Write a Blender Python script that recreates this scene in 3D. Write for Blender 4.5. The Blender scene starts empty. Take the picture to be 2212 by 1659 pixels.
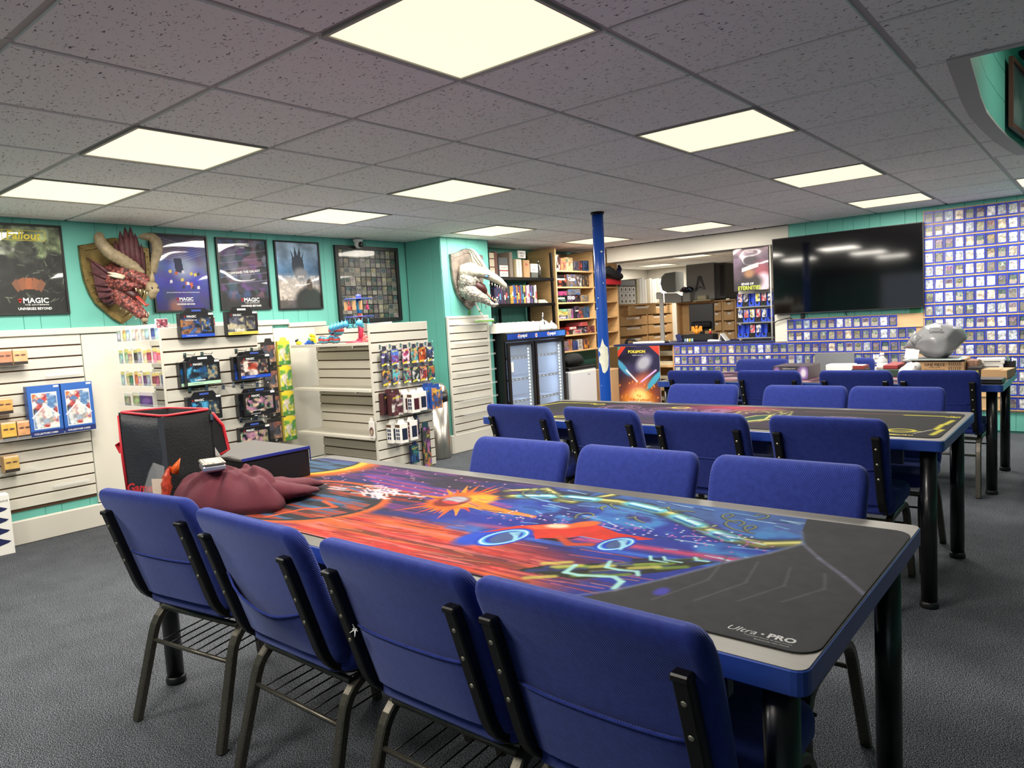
import bpy, math, random
import numpy as np
from mathutils import Matrix, Vector
random.seed(7); RNG = np.random.default_rng(7)
SC = bpy.context.scene; COL = SC.collection
PI = math.pi
# ---------------------------------------------------------------- camera
CAMH = 1.294; CEIL = 2.166
RM = [[0.7711118, 0.6341720, -0.0566779], [0.0114756, -0.1028468, -0.9946310], [-0.6365963, 0.7663213, -0.0865839]]
cd = bpy.data.cameras.new('camera'); cam = bpy.data.objects.new('camera', cd); COL.objects.link(cam)
cd.sensor_fit = 'HORIZONTAL'; cd.sensor_width = 36.0; cd.lens = 1557.4 / 2212 * 36; cd.clip_start = .02
cam.matrix_world = Matrix(((RM[0][0], -RM[1][0], -RM[2][0], 0), (RM[0][1], -RM[1][1], -RM[2][1], 0), (RM[0][2], -RM[1][2], -RM[2][2], CAMH), (0, 0, 0, 1)))
SC.camera = cam
# ---------------------------------------------------------------- world, exposure
w = bpy.data.worlds.new('world'); SC.world = w; w.use_nodes = True
w.node_tree.nodes['Background'].inputs[0].default_value = (.75, .85, 1, 1); w.node_tree.nodes['Background'].inputs[1].default_value = .6
SC.view_settings.view_transform = 'Standard'; SC.view_settings.look = 'None'; SC.view_settings.gamma = 1
SC.view_settings.use_curve_mapping = False; SC.view_settings.exposure = 0.55
LAMP_W = 26.0           # watts of every ceiling panel
# ---------------------------------------------------------------- materials
def lin(c):
    c = np.asarray(c, float) / 255.0
    return np.where(c <= .04045, c / 12.92, ((c + .055) / 1.055) ** 2.4)
def L4(c): a = lin(c); return (float(a[0]), float(a[1]), float(a[2]), 1)
MATS = {}
def mat(name, col, rough=.6, metal=0, noise=None, bump=None, emit=0, alpha=None, trans=0, coat=0, spec=.5, ior=None):
    """noise=(scale, amount, stretch) varies the colour; bump=(scale, strength)"""
    if name in MATS: return MATS[name]
    m = bpy.data.materials.new(name); m.use_nodes = True; nt = m.node_tree; b = nt.nodes['Principled BSDF']
    b.inputs['Base Color'].default_value = L4(col); b.inputs['Roughness'].default_value = rough; b.inputs['Metallic'].default_value = metal
    b.inputs['Specular IOR Level'].default_value = spec
    if coat: b.inputs['Coat Weight'].default_value = coat; b.inputs['Coat Roughness'].default_value = .05
    if trans: b.inputs['Transmission Weight'].default_value = trans
    if ior: b.inputs['IOR'].default_value = ior
    if alpha is not None: b.inputs['Alpha'].default_value = alpha
    if emit: b.inputs['Emission Color'].default_value = L4(col); b.inputs['Emission Strength'].default_value = emit
    if noise or bump:
        tc = nt.nodes.new('ShaderNodeTexCoord')
    if noise:
        mp = nt.nodes.new('ShaderNodeMapping'); nt.links.new(tc.outputs['Object'], mp.inputs[0])
        if len(noise) > 2: mp.inputs['Scale'].default_value = noise[2]
        n = nt.nodes.new('ShaderNodeTexNoise'); n.inputs['Scale'].default_value = noise[0]; n.inputs['Detail'].default_value = 5
        nt.links.new(mp.outputs[0], n.inputs['Vector'])
        r = nt.nodes.new('ShaderNodeMapRange'); r.inputs[1].default_value = .3; r.inputs[2].default_value = .7
        r.inputs[3].default_value = 1 - noise[1]; r.inputs[4].default_value = 1 + noise[1]
        nt.links.new(n.outputs['Fac'], r.inputs[0])
        x = nt.nodes.new('ShaderNodeVectorMath'); x.operation = 'SCALE'; x.inputs[0].default_value = L4(col)[:3]
        nt.links.new(r.outputs[0], x.inputs['Scale']); nt.links.new(x.outputs[0], b.inputs['Base Color'])
    if bump:
        n2 = nt.nodes.new('ShaderNodeTexNoise'); n2.inputs['Scale'].default_value = bump[0]; n2.inputs['Detail'].default_value = 3
        nt.links.new(tc.outputs['Object'], n2.inputs['Vector'])
        bp = nt.nodes.new('ShaderNodeBump'); bp.inputs['Strength'].default_value = bump[1]; bp.inputs['Distance'].default_value = .004
        nt.links.new(n2.outputs['Fac'], bp.inputs['Height']); nt.links.new(bp.outputs[0], b.inputs['Normal'])
    MATS[name] = m; return m
def print_mat(name, rough=.5, coat=0):
    """flat print: colours come from the mesh's colour attribute"""
    if name in MATS: return MATS[name]
    m = bpy.data.materials.new(name); m.use_nodes = True; nt = m.node_tree; b = nt.nodes['Principled BSDF']
    a = nt.nodes.new('ShaderNodeVertexColor'); a.layer_name = 'Col'; nt.links.new(a.outputs[0], b.inputs['Base Color'])
    b.inputs['Roughness'].default_value = rough
    if coat: b.inputs['Coat Weight'].default_value = coat; b.inputs['Coat Roughness'].default_value = .03
    MATS[name] = m; return m
# ---------------------------------------------------------------- mesh builder
class MB:
    def __init__(s): s.v = []; s.f = []; s.sm = []
    def add(s, v, f, smooth=False):
        o = len(s.v); s.v += [tuple(map(float, p)) for p in v]; s.f += [tuple(i + o for i in q) for q in f]; s.sm += [smooth] * len(f); return s
    def box(s, lo, hi, c=0):
        x0, y0, z0 = lo; x1, y1, z1 = hi
        if not c:
            return s.add([(x0, y0, z0), (x1, y0, z0), (x1, y1, z0), (x0, y1, z0), (x0, y0, z1), (x1, y0, z1), (x1, y1, z1), (x0, y1, z1)],
                [(0, 3, 2, 1), (4, 5, 6, 7), (0, 1, 5, 4), (1, 2, 6, 5), (2, 3, 7, 6), (3, 0, 4, 7)])
        c = min(c, (x1 - x0) * .49, (y1 - y0) * .49, (z1 - z0) * .49)
        def ring(i, z): return [(x0 + i + (c - i if 0 else 0), y0 + c, z), (x0 + c, y0 + i, z), (x1 - c, y0 + i, z), (x1 - i, y0 + c, z), (x1 - i, y1 - c, z), (x1 - c, y1 - i, z), (x0 + c, y1 - i, z), (x0 + i, y1 - c, z)]
        cap = lambda z: [(x0 + c, y0 + c, z)] * 2 + [(x1 - c, y0 + c, z)] * 2 + [(x1 - c, y1 - c, z)] * 2 + [(x0 + c, y1 - c, z)] * 2
        v = ring(0, z0 + c) + ring(0, z1 - c); f = [(k, (k + 1) % 8, 8 + (k + 1) % 8, 8 + k) for k in range(8)]
        v += [(x0 + c, y0 + c, z0), (x1 - c, y0 + c, z0), (x1 - c, y1 - c, z0), (x0 + c, y1 - c, z0), (x0 + c, y0 + c, z1), (x1 - c, y0 + c, z1), (x1 - c, y1 - c, z1), (x0 + c, y1 - c, z1)]
        f += [(16, 19, 18, 17), (20, 21, 22, 23)]
        for q, (a, b) in enumerate(((0, 1), (2, 3), (4, 5), (6, 7))):
            f.append((a, 16 + q, b)); f.append((8 + a, 8 + b, 20 + q))
            n = (q + 1) % 4; nb = (2 * q + 2) % 8
            f.append((b, 16 + q, 16 + n, nb)); f.append((8 + b, 8 + nb, 20 + n, 20 + q))
        return s.add(v, f)
    def loft(s, rings, smooth=True, cap=True, closed=True):
        n = len(rings[0]); v = [p for r in rings for p in r]; f = []
        for k in range(len(rings) - 1):
            for i in range(n if closed else n - 1):
                j = (i + 1) % n; f.append((k * n + i, k * n + j, (k + 1) * n + j, (k + 1) * n + i))
        s.add(v, f, smooth)
        if cap and closed:
            o = len(s.v) - len(v); s.f.append(tuple(o + i for i in range(n))[::-1]); s.f.append(tuple(o + (len(rings) - 1) * n + i for i in range(n))); s.sm += [False, False]
        return s
    def tube(s, path, r, n=10, flat=None, smooth=True, up=None):
        """round tube, or flat=(w,h) rectangular tube with a sharp section; r may be a list"""
        P = [Vector(p) for p in path]; rings = []; m = len(P)
        nrm = None
        for k in range(m):
            t = (P[min(k + 1, m - 1)] - P[max(k - 1, 0)]).normalized()
            if nrm is None:
                a = Vector(up) if up else (Vector((0, 0, 1)) if abs(t.z) < .9 else Vector((1, 0, 0)))
                nrm = (a - t * a.dot(t)).normalized()
            else: nrm = (nrm - t * nrm.dot(t)).normalized()
            bn = t.cross(nrm); rr = r[k] if isinstance(r, (list, tuple)) else r
            if flat:
                w_, h_ = flat[0] / 2, flat[1] / 2; e = min(w_, h_) * .3
                rings.append([P[k] + bn * a + nrm * b for a, b in ((-w_ + e, -h_), (w_ - e, -h_), (w_, -h_ + e), (w_, h_ - e), (w_ - e, h_), (-w_ + e, h_), (-w_, h_ - e), (-w_, -h_ + e))])
            else:
                rings.append([P[k] + bn * (math.cos(2 * PI * i / n) * rr) + nrm * (math.sin(2 * PI * i / n) * rr) for i in range(n)])
        return s.loft(rings, smooth and not flat)
    def cyl(s, c, r, h, n=20, r2=None, smooth=True):
        r2 = r if r2 is None else r2
        R_ = lambda rr, z: [(c[0] + rr * math.cos(2 * PI * i / n), c[1] + rr * math.sin(2 * PI * i / n), c[2] + z) for i in range(n)]
        return s.loft([R_(r, 0), R_(r2, h)], smooth)
    def lathe(s, c, prof, n=24, smooth=True):
        return s.loft([[(c[0] + r * math.cos(2 * PI * i / n), c[1] + r * math.sin(2 * PI * i / n), c[2] + z) for i in range(n)] for r, z in prof], smooth)
    def prism(s, pts, y0, y1):
        """polygon in x,z extruded along y"""
        n = len(pts); a = [(x, y0, z) for x, z in pts]; b = [(x, y1, z) for x, z in pts]
        return s.add(a + b, [tuple(range(n)), tuple(range(n, 2 * n))[::-1]] + [((i + 1) % n, i, n + i, n + (i + 1) % n) for i in range(n)])
    def plate(s, pts, z0, z1):
        """polygon in x,y extruded along z"""
        n = len(pts); a = [(x, y, z0) for x, y in pts]; b = [(x, y, z1) for x, y in pts]
        return s.add(a + b, [tuple(range(n))[::-1], tuple(range(n, 2 * n))] + [(i, (i + 1) % n, n + (i + 1) % n, n + i) for i in range(n)])
    def sphere(s, c, r, nu=14, nv=8):
        r = (r, r, r) if not isinstance(r, tuple) else r
        rings = []
        for k in range(nv + 1):
            a = -PI / 2 + PI * k / nv; cr = max(math.cos(a), .02)
            rings.append([(c[0] + r[0] * cr * math.cos(2 * PI * i / nu), c[1] + r[1] * cr * math.sin(2 * PI * i / nu), c[2] + r[2] * math.sin(a)) for i in range(nu)])
        return s.loft(rings)
    def cone(s, p, q, r, n=8, r2=0.0006): return s.tube([p, q], [r, r2], n)
    def xf(s, M): s.v = [tuple(M @ Vector(p)) for p in s.v]; return s
    def mesh(s, name, m):
        me = bpy.data.meshes.new(name); me.from_pydata(s.v, [], s.f); me.polygons.foreach_set('use_smooth', s.sm); me.materials.append(m); me.update(); return me
def B(lo, hi, c=0): return MB().box(lo, hi, c)
# ---------------------------------------------------------------- objects
def obj(name, me, parent=None, loc=None, rotz=0):
    o = bpy.data.objects.new(name, me); COL.objects.link(o)
    if parent is not None: o.parent = parent
    if loc: o.location = loc
    if rotz: o.rotation_euler = (0, 0, rotz)
    return o
def part(name, mb, m, parent, loc=None, label=None):
    o = obj(name, mb.mesh(name, m) if isinstance(mb, MB) else mb, parent, loc)
    if label: o['label'] = label
    return o
def tag(o, label, cat, group=None):
    o['label'] = label; o['category'] = cat
    if group: o['group'] = group
    return o
def thing(name, label, cat, loc=(0, 0, 0), rotz=0, group=None):
    o = obj(name, None, None, loc, rotz); o.empty_display_size = .1; return tag(o, label, cat, group)
def single(name, label, cat, mb, m, loc=(0, 0, 0), rotz=0, group=None):
    return tag(obj(name, mb.mesh(name, m) if isinstance(mb, MB) else mb, None, loc, rotz), label, cat, group)
def struct(name, mb, m, parent=None, loc=None, rotz=0):
    o = obj(name, None if mb is None else (mb.mesh(name, m) if isinstance(mb, MB) else mb), parent, loc, rotz)
    if parent is None: o['kind'] = 'structure'
    return o
def copytree(o, parent=None):
    c = o.copy(); COL.objects.link(c); c.parent = parent
    for ch in KIDS.get(o.name, [x for x in bpy.data.objects if x.parent == o]): copytree(ch, c)
    return c
KIDS = {}
def grid_mesh(name, img, w, h, m, axis='xz', y=0.0, rr=0):
    """print of size w x h, centred on x, bottom at 0; img rows go top to bottom (sRGB 0..255)"""
    H_, W_ = img.shape[:2]
    xs = np.linspace(-w / 2, w / 2, W_); zs = np.linspace(h, 0, H_)
    X_, Z_ = np.meshgrid(xs, zs)
    V = np.zeros((H_ * W_, 3), np.float32); V[:, 0] = X_.ravel()
    if axis == 'xz': V[:, 1] = y; V[:, 2] = Z_.ravel()
    else: V[:, 1] = Z_.ravel() - h / 2; V[:, 2] = y
    i = np.arange(H_ - 1)[:, None] * W_ + np.arange(W_ - 1)[None]
    F = np.stack([i + W_, i + W_ + 1, i + 1, i], -1).reshape(-1, 4).astype(np.int32)
    if rr:
        c_ = V[F].mean(1); a = np.abs(c_[:, 0]) - (w / 2 - rr); b = np.abs(c_[:, 1] if axis != 'xz' else c_[:, 2] - h / 2) - (h / 2 - rr); F = F[~((a > 0) & (b > 0) & (np.hypot(a, b) > rr))]
    me = bpy.data.meshes.new(name); me.vertices.add(len(V)); me.vertices.foreach_set('co', V.ravel())
    me.loops.add(F.size); me.loops.foreach_set('vertex_index', F.ravel()); me.polygons.add(len(F))
    me.polygons.foreach_set('loop_start', np.arange(0, F.size, 4, dtype=np.int32))
    a = me.color_attributes.new('Col', 'FLOAT_COLOR', 'POINT')
    c = np.ones((H_ * W_, 4), np.float32); c[:, :3] = lin(np.clip(img.reshape(-1, 3), 0, 255)); a.data.foreach_set('color', c.ravel())
    me.materials.append(m); me.update(calc_edges=True); return me
TEXTC = {}
def text_mesh(s, m, size=None, width=None, height=None, bold=0.0, shear=0.0):
    """flat lettering in the xz plane, facing -y, centred; scaled to size or to width and height"""
    cu = bpy.data.curves.new('lettering', 'FONT'); cu.body = s; cu.align_x = 'CENTER'; cu.align_y = 'CENTER'; cu.resolution_u = 2
    cu.size = size or 1; cu.offset = bold; cu.shear = shear; cu.fill_mode = 'FRONT'
    o = bpy.data.objects.new('lettering', cu); COL.objects.link(o)
    dg = bpy.context.evaluated_depsgraph_get(); me = bpy.data.meshes.new_from_object(o.evaluated_get(dg))
    bpy.data.objects.remove(o); bpy.data.curves.remove(cu)
    n = len(me.vertices); v = np.zeros(n * 3, np.float32); me.vertices.foreach_get('co', v); v = v.reshape(-1, 3)
    if n:
        lo, hi = v.min(0), v.max(0); v[:, :2] -= (lo + hi)[:2] / 2
        sx = sy = 1
        if width: sx = sy = width / (hi - lo)[0]
        if height: sy = height / (hi - lo)[1]; sx = sx if width else sy
        out = np.zeros_like(v); out[:, 0] = v[:, 0] * sx; out[:, 2] = v[:, 1] * sy
        me.vertices.foreach_set('co', out.ravel())
    me.materials.clear(); me.materials.append(m); me.name = 'lettering'; me.update(); return me
def text(s, m, parent, loc, width=None, height=None, size=None, bold=0.0, shear=0.0, name='lettering', roty=0):
    o = obj(name, text_mesh(s, m, size, width, height, bold, shear), parent, loc)
    if roty: o.rotation_euler = (0, roty, 0)
    return o
ORD = ['first', 'second', 'third', 'fourth', 'fifth', 'sixth', 'seventh', 'eighth', 'ninth', 'tenth', 'eleventh', 'twelfth', 'thirteenth', 'fourteenth', 'fifteenth', 'sixteenth', 'seventeenth', 'eighteenth', 'nineteenth', 'twentieth', 'twenty-first', 'twenty-second', 'twenty-third', 'twenty-fourth']
# ---------------------------------------------------------------- painting of flat prints
def fbm(h, w, cells, oct=4, seed=0):
    r = np.random.default_rng(seed); out = np.zeros((h, w)); amp = 1; tot = 0
    cy, cx = cells if isinstance(cells, tuple) else (cells, max(2, int(cells * w / h)))
    for k in range(oct):
        gy, gx = cy * 2 ** k + 2, cx * 2 ** k + 2; g = r.random((gy, gx))
        yy = np.linspace(0, gy - 1.001, h); xx = np.linspace(0, gx - 1.001, w); y0 = yy.astype(int); x0 = xx.astype(int)
        fy = (yy - y0)[:, None]; fx = (xx - x0)[None]; fy = fy * fy * (3 - 2 * fy); fx = fx * fx * (3 - 2 * fx)
        a = g[y0][:, x0]; b = g[y0][:, x0 + 1]; c = g[y0 + 1][:, x0]; d = g[y0 + 1][:, x0 + 1]
        out += amp * ((a * (1 - fx) + b * fx) * (1 - fy) + (c * (1 - fx) + d * fx) * fy); tot += amp; amp *= .5
    return out / tot
class Canvas:
    def __init__(s, w, h, col):
        s.w, s.h = w, h; s.a = np.zeros((h, w, 3)) + np.asarray(col, float)
        s.U, s.V = np.meshgrid((np.arange(w) + .5) / w, 1 - (np.arange(h) + .5) / h)    # V goes up
    def mix(s, mask, col):
        m = np.clip(mask, 0, 1)[..., None]; s.a = s.a * (1 - m) + np.asarray(col, float) * m; return s
    def win(s, x0, x1, y0, y1):
        """index window covering a box in u, v"""
        i0, i1 = max(0, int(x0 * s.w) - 2), min(s.w, int(x1 * s.w) + 3); j0, j1 = max(0, int((1 - y1) * s.h) - 2), min(s.h, int((1 - y0) * s.h) + 3)
        return None if i1 <= i0 or j1 <= j0 else (slice(j0, j1), slice(i0, i1))
    def mixw(s, k, mask, col):
        m = np.clip(mask, 0, 1)[..., None]; s.a[k] = s.a[k] * (1 - m) + np.asarray(col, float) * m; return s
    def vgrad(s, stops):
        ks = [k for k, _ in stops]
        for c in range(3): s.a[..., c] = np.interp(s.V, ks, [q[c] for _, q in stops])
        return s
    def ell(s, cx, cy, rx, ry, col, soft=.15, rot=0, op=1):
        R_ = (max(rx, ry) if rot else 0); ex, ey = max(rx, R_) * (1 + soft), max(ry, R_) * (1 + soft); k = s.win(cx - ex, cx + ex, cy - ey, cy + ey)
        if k is None: return s
        x, y = s.U[k] - cx, s.V[k] - cy; c, t = math.cos(rot), math.sin(rot); x, y = (x * c + y * t), (-x * t + y * c)
        d = np.sqrt((x / rx) ** 2 + (y / ry) ** 2); return s.mixw(k, op * np.clip((1 - d) / soft + .5, 0, 1), col)
    def ring(s, cx, cy, rx, ry, wd, col, op=1, rot=0):
        x, y = s.U - cx, s.V - cy; c, t = math.cos(rot), math.sin(rot); x, y = (x * c + y * t), (-x * t + y * c)
        d = np.abs(np.sqrt((x / rx) ** 2 + (y / ry) ** 2) - 1); return s.mix(op * np.clip(1.5 - d / wd, 0, 1), col)
    def poly(s, pts, col, op=1):
        k = s.win(min(p[0] for p in pts), max(p[0] for p in pts), min(p[1] for p in pts), max(p[1] for p in pts)); n = len(pts)
        if k is None: return s
        U, V = s.U[k], s.V[k]; m = np.zeros(U.shape, bool)
        for i in range(n):
            x0, y0 = pts[i]; x1, y1 = pts[(i + 1) % n]; c = ((y0 > V) != (y1 > V))
            with np.errstate(all='ignore'): m ^= c & (U < (x1 - x0) * (V - y0) / ((y1 - y0) or 1e-9) + x0)
        return s.mixw(k, m * op, col)
    def line(s, pts, wd, col, op=1, asp=None):
        asp = asp or s.w / s.h
        for (x0, y0), (x1, y1) in zip(pts[:-1], pts[1:]):
            e = wd * 1.6; k = s.win(min(x0, x1) - e / asp, max(x0, x1) + e / asp, min(y0, y1) - e, max(y0, y1) + e)
            if k is None: continue
            U, V = s.U[k], s.V[k]; dx, dy = (x1 - x0) * asp, y1 - y0; l = dx * dx + dy * dy + 1e-12
            t = np.clip((((U - x0) * asp) * dx + (V - y0) * dy) / l, 0, 1)
            d = np.hypot((U - x0) * asp - t * dx, V - y0 - t * dy); s.mixw(k, op * np.clip(1.5 - d / wd, 0, 1), col)
        return s
    def noise(s, amt, cells=8, seed=0, mono=True):
        if mono: s.a *= (1 + amt * (fbm(s.h, s.w, cells, 4, seed) - .5) * 2)[..., None]
        else:
            for c in range(3): s.a[..., c] *= 1 + amt * (fbm(s.h, s.w, cells, 4, seed + c) - .5) * 2
        return s
    def img(s): return np.clip(s.a, 0, 255)
def art_img(w, h, pal, seed, cells=4):
    """loose abstract picture in the given colours"""
    r = np.random.default_rng(seed); c = Canvas(w, h, pal[0])
    for k, q in enumerate(pal[1:]):
        n = fbm(h, w, cells, 3, seed * 13 + k); c.mix(np.clip((n - .5) * 7 + .1, 0, 1), q)
    for k in range(5):
        q = pal[int(r.integers(len(pal)))]; c.ell(r.uniform(.15, .85), r.uniform(.2, .8), r.uniform(.05, .2), r.uniform(.05, .22), q, .5, r.uniform(0, 3), .8)
    return c.noise(.25, cells * 3, seed).img()
# ================================================================ materials of the setting
TEAL = (104, 181, 168)
M_teal = mat('teal_paint', TEAL, .55, noise=(3, .03))
M_white = mat('white_paint', (208, 204, 193), .6, noise=(2, .03))
M_offw = mat('white_melamine', (212, 208, 196), .45)
M_groove = mat('slat_groove', (92, 66, 46), .8)
M_blackm = mat('black_metal', (20, 20, 22), .35, .6)
M_black = mat('black_plastic', (18, 18, 20), .45)
M_dark = mat('dark_gap', (24, 26, 28), .9)
M_wood = mat('light_wood', (196, 154, 104), .55, noise=(6, .14, (1, 1, 8)))
M_chrome = mat('chrome', (200, 200, 200), .18, 1)
M_grey = mat('grey_plastic', (120, 122, 124), .5)
M_clear = mat('clear_plastic', (235, 238, 240), .15, alpha=.13)
M_paper = mat('white_paper', (238, 236, 230), .7)
M_red = mat('red_fabric', (200, 40, 52), .7)
M_blue = mat('blue_plastic', (40, 72, 190), .4)
M_navy = mat('navy_plastic', (28, 36, 84), .5)
M_lwhite = mat('white_ink', (240, 240, 238), .6)
M_lblack = mat('black_ink', (22, 22, 22), .6)
M_lyel = mat('yellow_ink', (226, 208, 66), .6)
M_lred = mat('red_ink', (206, 48, 40), .6)
M_card = mat('cardboard', (188, 150, 108), .8, noise=(5, .06))
PRINT = print_mat('print_matt', .55); GLOSS = print_mat('print_under_glass', .25, 1.0); SEMI = print_mat('print_semi', .35)
def carpet():
    m = bpy.data.materials.new('carpet'); m.use_nodes = True; nt = m.node_tree; b = nt.nodes['Principled BSDF']; b.inputs['Roughness'].default_value = .95; b.inputs['Specular IOR Level'].default_value = .1
    tc = nt.nodes.new('ShaderNodeTexCoord')
    n = nt.nodes.new('ShaderNodeTexNoise'); n.inputs['Scale'].default_value = 300; n.inputs['Detail'].default_value = 3
    n2 = nt.nodes.new('ShaderNodeTexNoise'); n2.inputs['Scale'].default_value = 5; n2.inputs['Detail'].default_value = 6
    nt.links.new(tc.outputs['Object'], n.inputs['Vector']); nt.links.new(tc.outputs['Object'], n2.inputs['Vector'])
    r = nt.nodes.new('ShaderNodeValToRGB'); e = r.color_ramp.elements; e[0].position = .38; e[0].color = L4((18, 20, 24)); e[1].position = .64; e[1].color = L4((138, 142, 150))
    x = e.__class__ and r.color_ramp.elements.new(.5); x.color = L4((56, 59, 65))
    nt.links.new(n.outputs['Fac'], r.inputs[0])
    mr = nt.nodes.new('ShaderNodeMapRange'); mr.inputs[1].default_value = .3; mr.inputs[2].default_value = .7; mr.inputs[3].default_value = .85; mr.inputs[4].default_value = 1.12
    nt.links.new(n2.outputs['Fac'], mr.inputs[0])
    s = nt.nodes.new('ShaderNodeVectorMath'); s.operation = 'SCALE'; nt.links.new(r.outputs[0], s.inputs[0]); nt.links.new(mr.outputs[0], s.inputs['Scale']); nt.links.new(s.outputs[0], b.inputs['Base Color'])
    bp = nt.nodes.new('ShaderNodeBump'); bp.inputs['Strength'].default_value = .6; bp.inputs['Distance'].default_value = .004; nt.links.new(n.outputs['Fac'], bp.inputs['Height']); nt.links.new(bp.outputs[0], b.inputs['Normal'])
    return m
def tilemat():
    m = bpy.data.materials.new('mineral_tile'); m.use_nodes = True; nt = m.node_tree; b = nt.nodes['Principled BSDF']; b.inputs['Roughness'].default_value = .9; b.inputs['Specular IOR Level'].default_value = .15
    tc = nt.nodes.new('ShaderNodeTexCoord'); oi = nt.nodes.new('ShaderNodeObjectInfo')
    add = nt.nodes.new('ShaderNodeVectorMath'); add.operation = 'MULTIPLY_ADD'; cv = nt.nodes.new('ShaderNodeCombineXYZ')
    for k in range(3): nt.links.new(oi.outputs['Random'], cv.inputs[k])
    nt.links.new(cv.outputs[0], add.inputs[0]); add.inputs[1].default_value = (31, 17, 0); nt.links.new(tc.outputs['Object'], add.inputs[2])
    mp = nt.nodes.new('ShaderNodeMapping'); mp.inputs['Scale'].default_value = (1, 2.0, 1); nt.links.new(add.outputs[0], mp.inputs[0])
    n = nt.nodes.new('ShaderNodeTexNoise'); n.inputs['Scale'].default_value = 58; n.inputs['Detail'].default_value = 1.5; n.inputs['Distortion'].default_value = .8; nt.links.new(mp.outputs[0], n.inputs['Vector'])
    r = nt.nodes.new('ShaderNodeValToRGB'); e = r.color_ramp.elements; e[0].position = .31; e[0].color = L4((110, 108, 108)); e[1].position = .35; e[1].color = L4((250, 247, 245))
    nt.links.new(n.outputs['Fac'], r.inputs[0]); nt.links.new(r.outputs[0], b.inputs['Base Color'])
    bp = nt.nodes.new('ShaderNodeBump'); bp.inputs['Strength'].default_value = .5; bp.inputs['Distance'].default_value = .004; nt.links.new(r.outputs[0], bp.inputs['Height']); nt.links.new(bp.outputs[0], b.inputs['Normal'])
    return m
M_carpet = carpet(); M_tile = tilemat()
M_edge = mat('tile_edge', (252, 250, 246), .8); M_tbar = mat('ceiling_bar', (176, 172, 170), .6)
# ================================================================ floor
XL, YB = -5.567, 8.017
struct('floor', B((-7.4, -3.6, -.1), (3.4, 13.3, 0)), M_carpet)
# ================================================================ ceiling: tiles, bars, light panels
GX, GY, G = -1.8005, 1.9755, .61
ceil = struct('ceiling', None, None); ceil.location = (0, 0, CEIL)
LIGHTS = {(0, -1): 'large bright square ceiling light panel nearest the camera', (-3, -1): 'square ceiling light panel above the red dragon head, second from left edge', (-5, -1): 'leftmost square ceiling light panel by the teal poster wall',
    (0, 2): 'square ceiling light panel right of centre, above the second table', (-3, 2): 'square ceiling light panel in the middle of the ceiling above the card poster', (-5, 2): 'square ceiling light panel in front of the white camera dome',
    (0, 5): 'square ceiling light panel right of centre, second nearest of the right row', (-5, 5): 'square ceiling light panel in front of the white dragon head',
    (-5, 8): 'square ceiling light panel partly behind the blue pole', (-3, 8): 'square ceiling light panel right of the blue pole, by the white beam', (0, 8): 'square ceiling light panel in front of the wide television', (2, 8): 'ceiling light panel cut by the right picture edge, above the card wall',
    (-3, -4): 'ceiling light panel behind the camera, middle row', (0, -4): 'ceiling light panel behind the camera, right row', (2, 2): None}
LIGHTS.pop((2, 2))
tile = MB(); g = G / 2 - .0145; d0, d1 = -.006, .012
tile.add([(-g, -g, d0), (g, -g, d0), (g, g, d0), (-g, g, d0)], [(0, 3, 2, 1)])
tile_me = tile.mesh('ceiling_tile', M_tile)
ed = MB(); e2 = g + .003
ed.add([(-g, -g, d0), (g, -g, d0), (g, g, d0), (-g, g, d0), (-e2, -e2, .002), (e2, -e2, .002), (e2, e2, .002), (-e2, e2, .002)], [(0, 1, 5, 4), (1, 2, 6, 5), (2, 3, 7, 6), (3, 0, 4, 7)])
# face and pale cut edges together
me = bpy.data.meshes.new('ceiling_tile'); vs = tile.v + ed.v; me.from_pydata(vs, [], tile.f + [tuple(i + 4 for i in f) for f in ed.f]); me.materials.append(M_tile); me.materials.append(M_edge)
me.polygons.foreach_set('material_index', [0] + [1] * 4); me.update(); tile_me = me
CUT = {2: -.437, 3: -.455, 4: -.46, 5: -.435}
def in_room(x, y): return -5.5 < x < 3.2 and -3.4 < y < 8.0
OPEN_X0, OPEN_Y0, OPEN_Y1 = -.46, 3.195, 5.6355
for i in range(-7, 9):
    for j in range(-9, 10):
        x, y = GX + (i + .5) * G, GY + (j + .5) * G
        lo_x, hi_x, lo_y, hi_y = max(x - G / 2, XL), min(x + G / 2, 3.2), max(y - G / 2, -3.4), min(y + G / 2, YB)
        if hi_x - lo_x < .06 or hi_y - lo_y < .06: continue
        if (i, j) in LIGHTS: continue
        if i >= 2 and 2 <= j <= 5:
            if i > 3: pass
            elif i == 2:
                o = part('ceiling_tile', tile_me, None, ceil, ((lo_x + CUT[j]) / 2, y, 0)); o.scale = ((CUT[j] - lo_x) / G, 1, 1); continue
            else: continue
        o = part('ceiling_tile', tile_me, None, ceil, ((lo_x + hi_x) / 2, (lo_y + hi_y) / 2, 0))
        if hi_x - lo_x < G - .01 or hi_y - lo_y < G - .01: o.scale = ((hi_x - lo_x) / G, (hi_y - lo_y) / G, 1)
bx = B((-.0125, -3.4, .0), (.0125, YB, .03)).mesh('grid_bar', M_tbar); by = B((XL, -.0125, .0), (3.2, .0125, .03)).mesh('grid_bar', M_tbar)
for i in range(-6, 9):
    x = GX + i * G
    if i == 3:
        for a, b in ((-3.4, OPEN_Y0), (OPEN_Y1, YB)): part('grid_bar', B((x - .0125, a, 0), (x + .0125, b, .03)), M_tbar, ceil)
    else: part('grid_bar', bx, None, ceil, (x, 0, 0))
for j in range(-8, 10):
    y = GY + j * G
    if 3 <= j <= 5:
        for a, b in ((XL, OPEN_X0), (GX + 4 * G, 3.2)): part('grid_bar', B((a, y - .0125, .001), (b, y + .0125, .03)), M_tbar, ceil)
    else: part('grid_bar', by, None, ceil, (0, y, .001))
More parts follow.
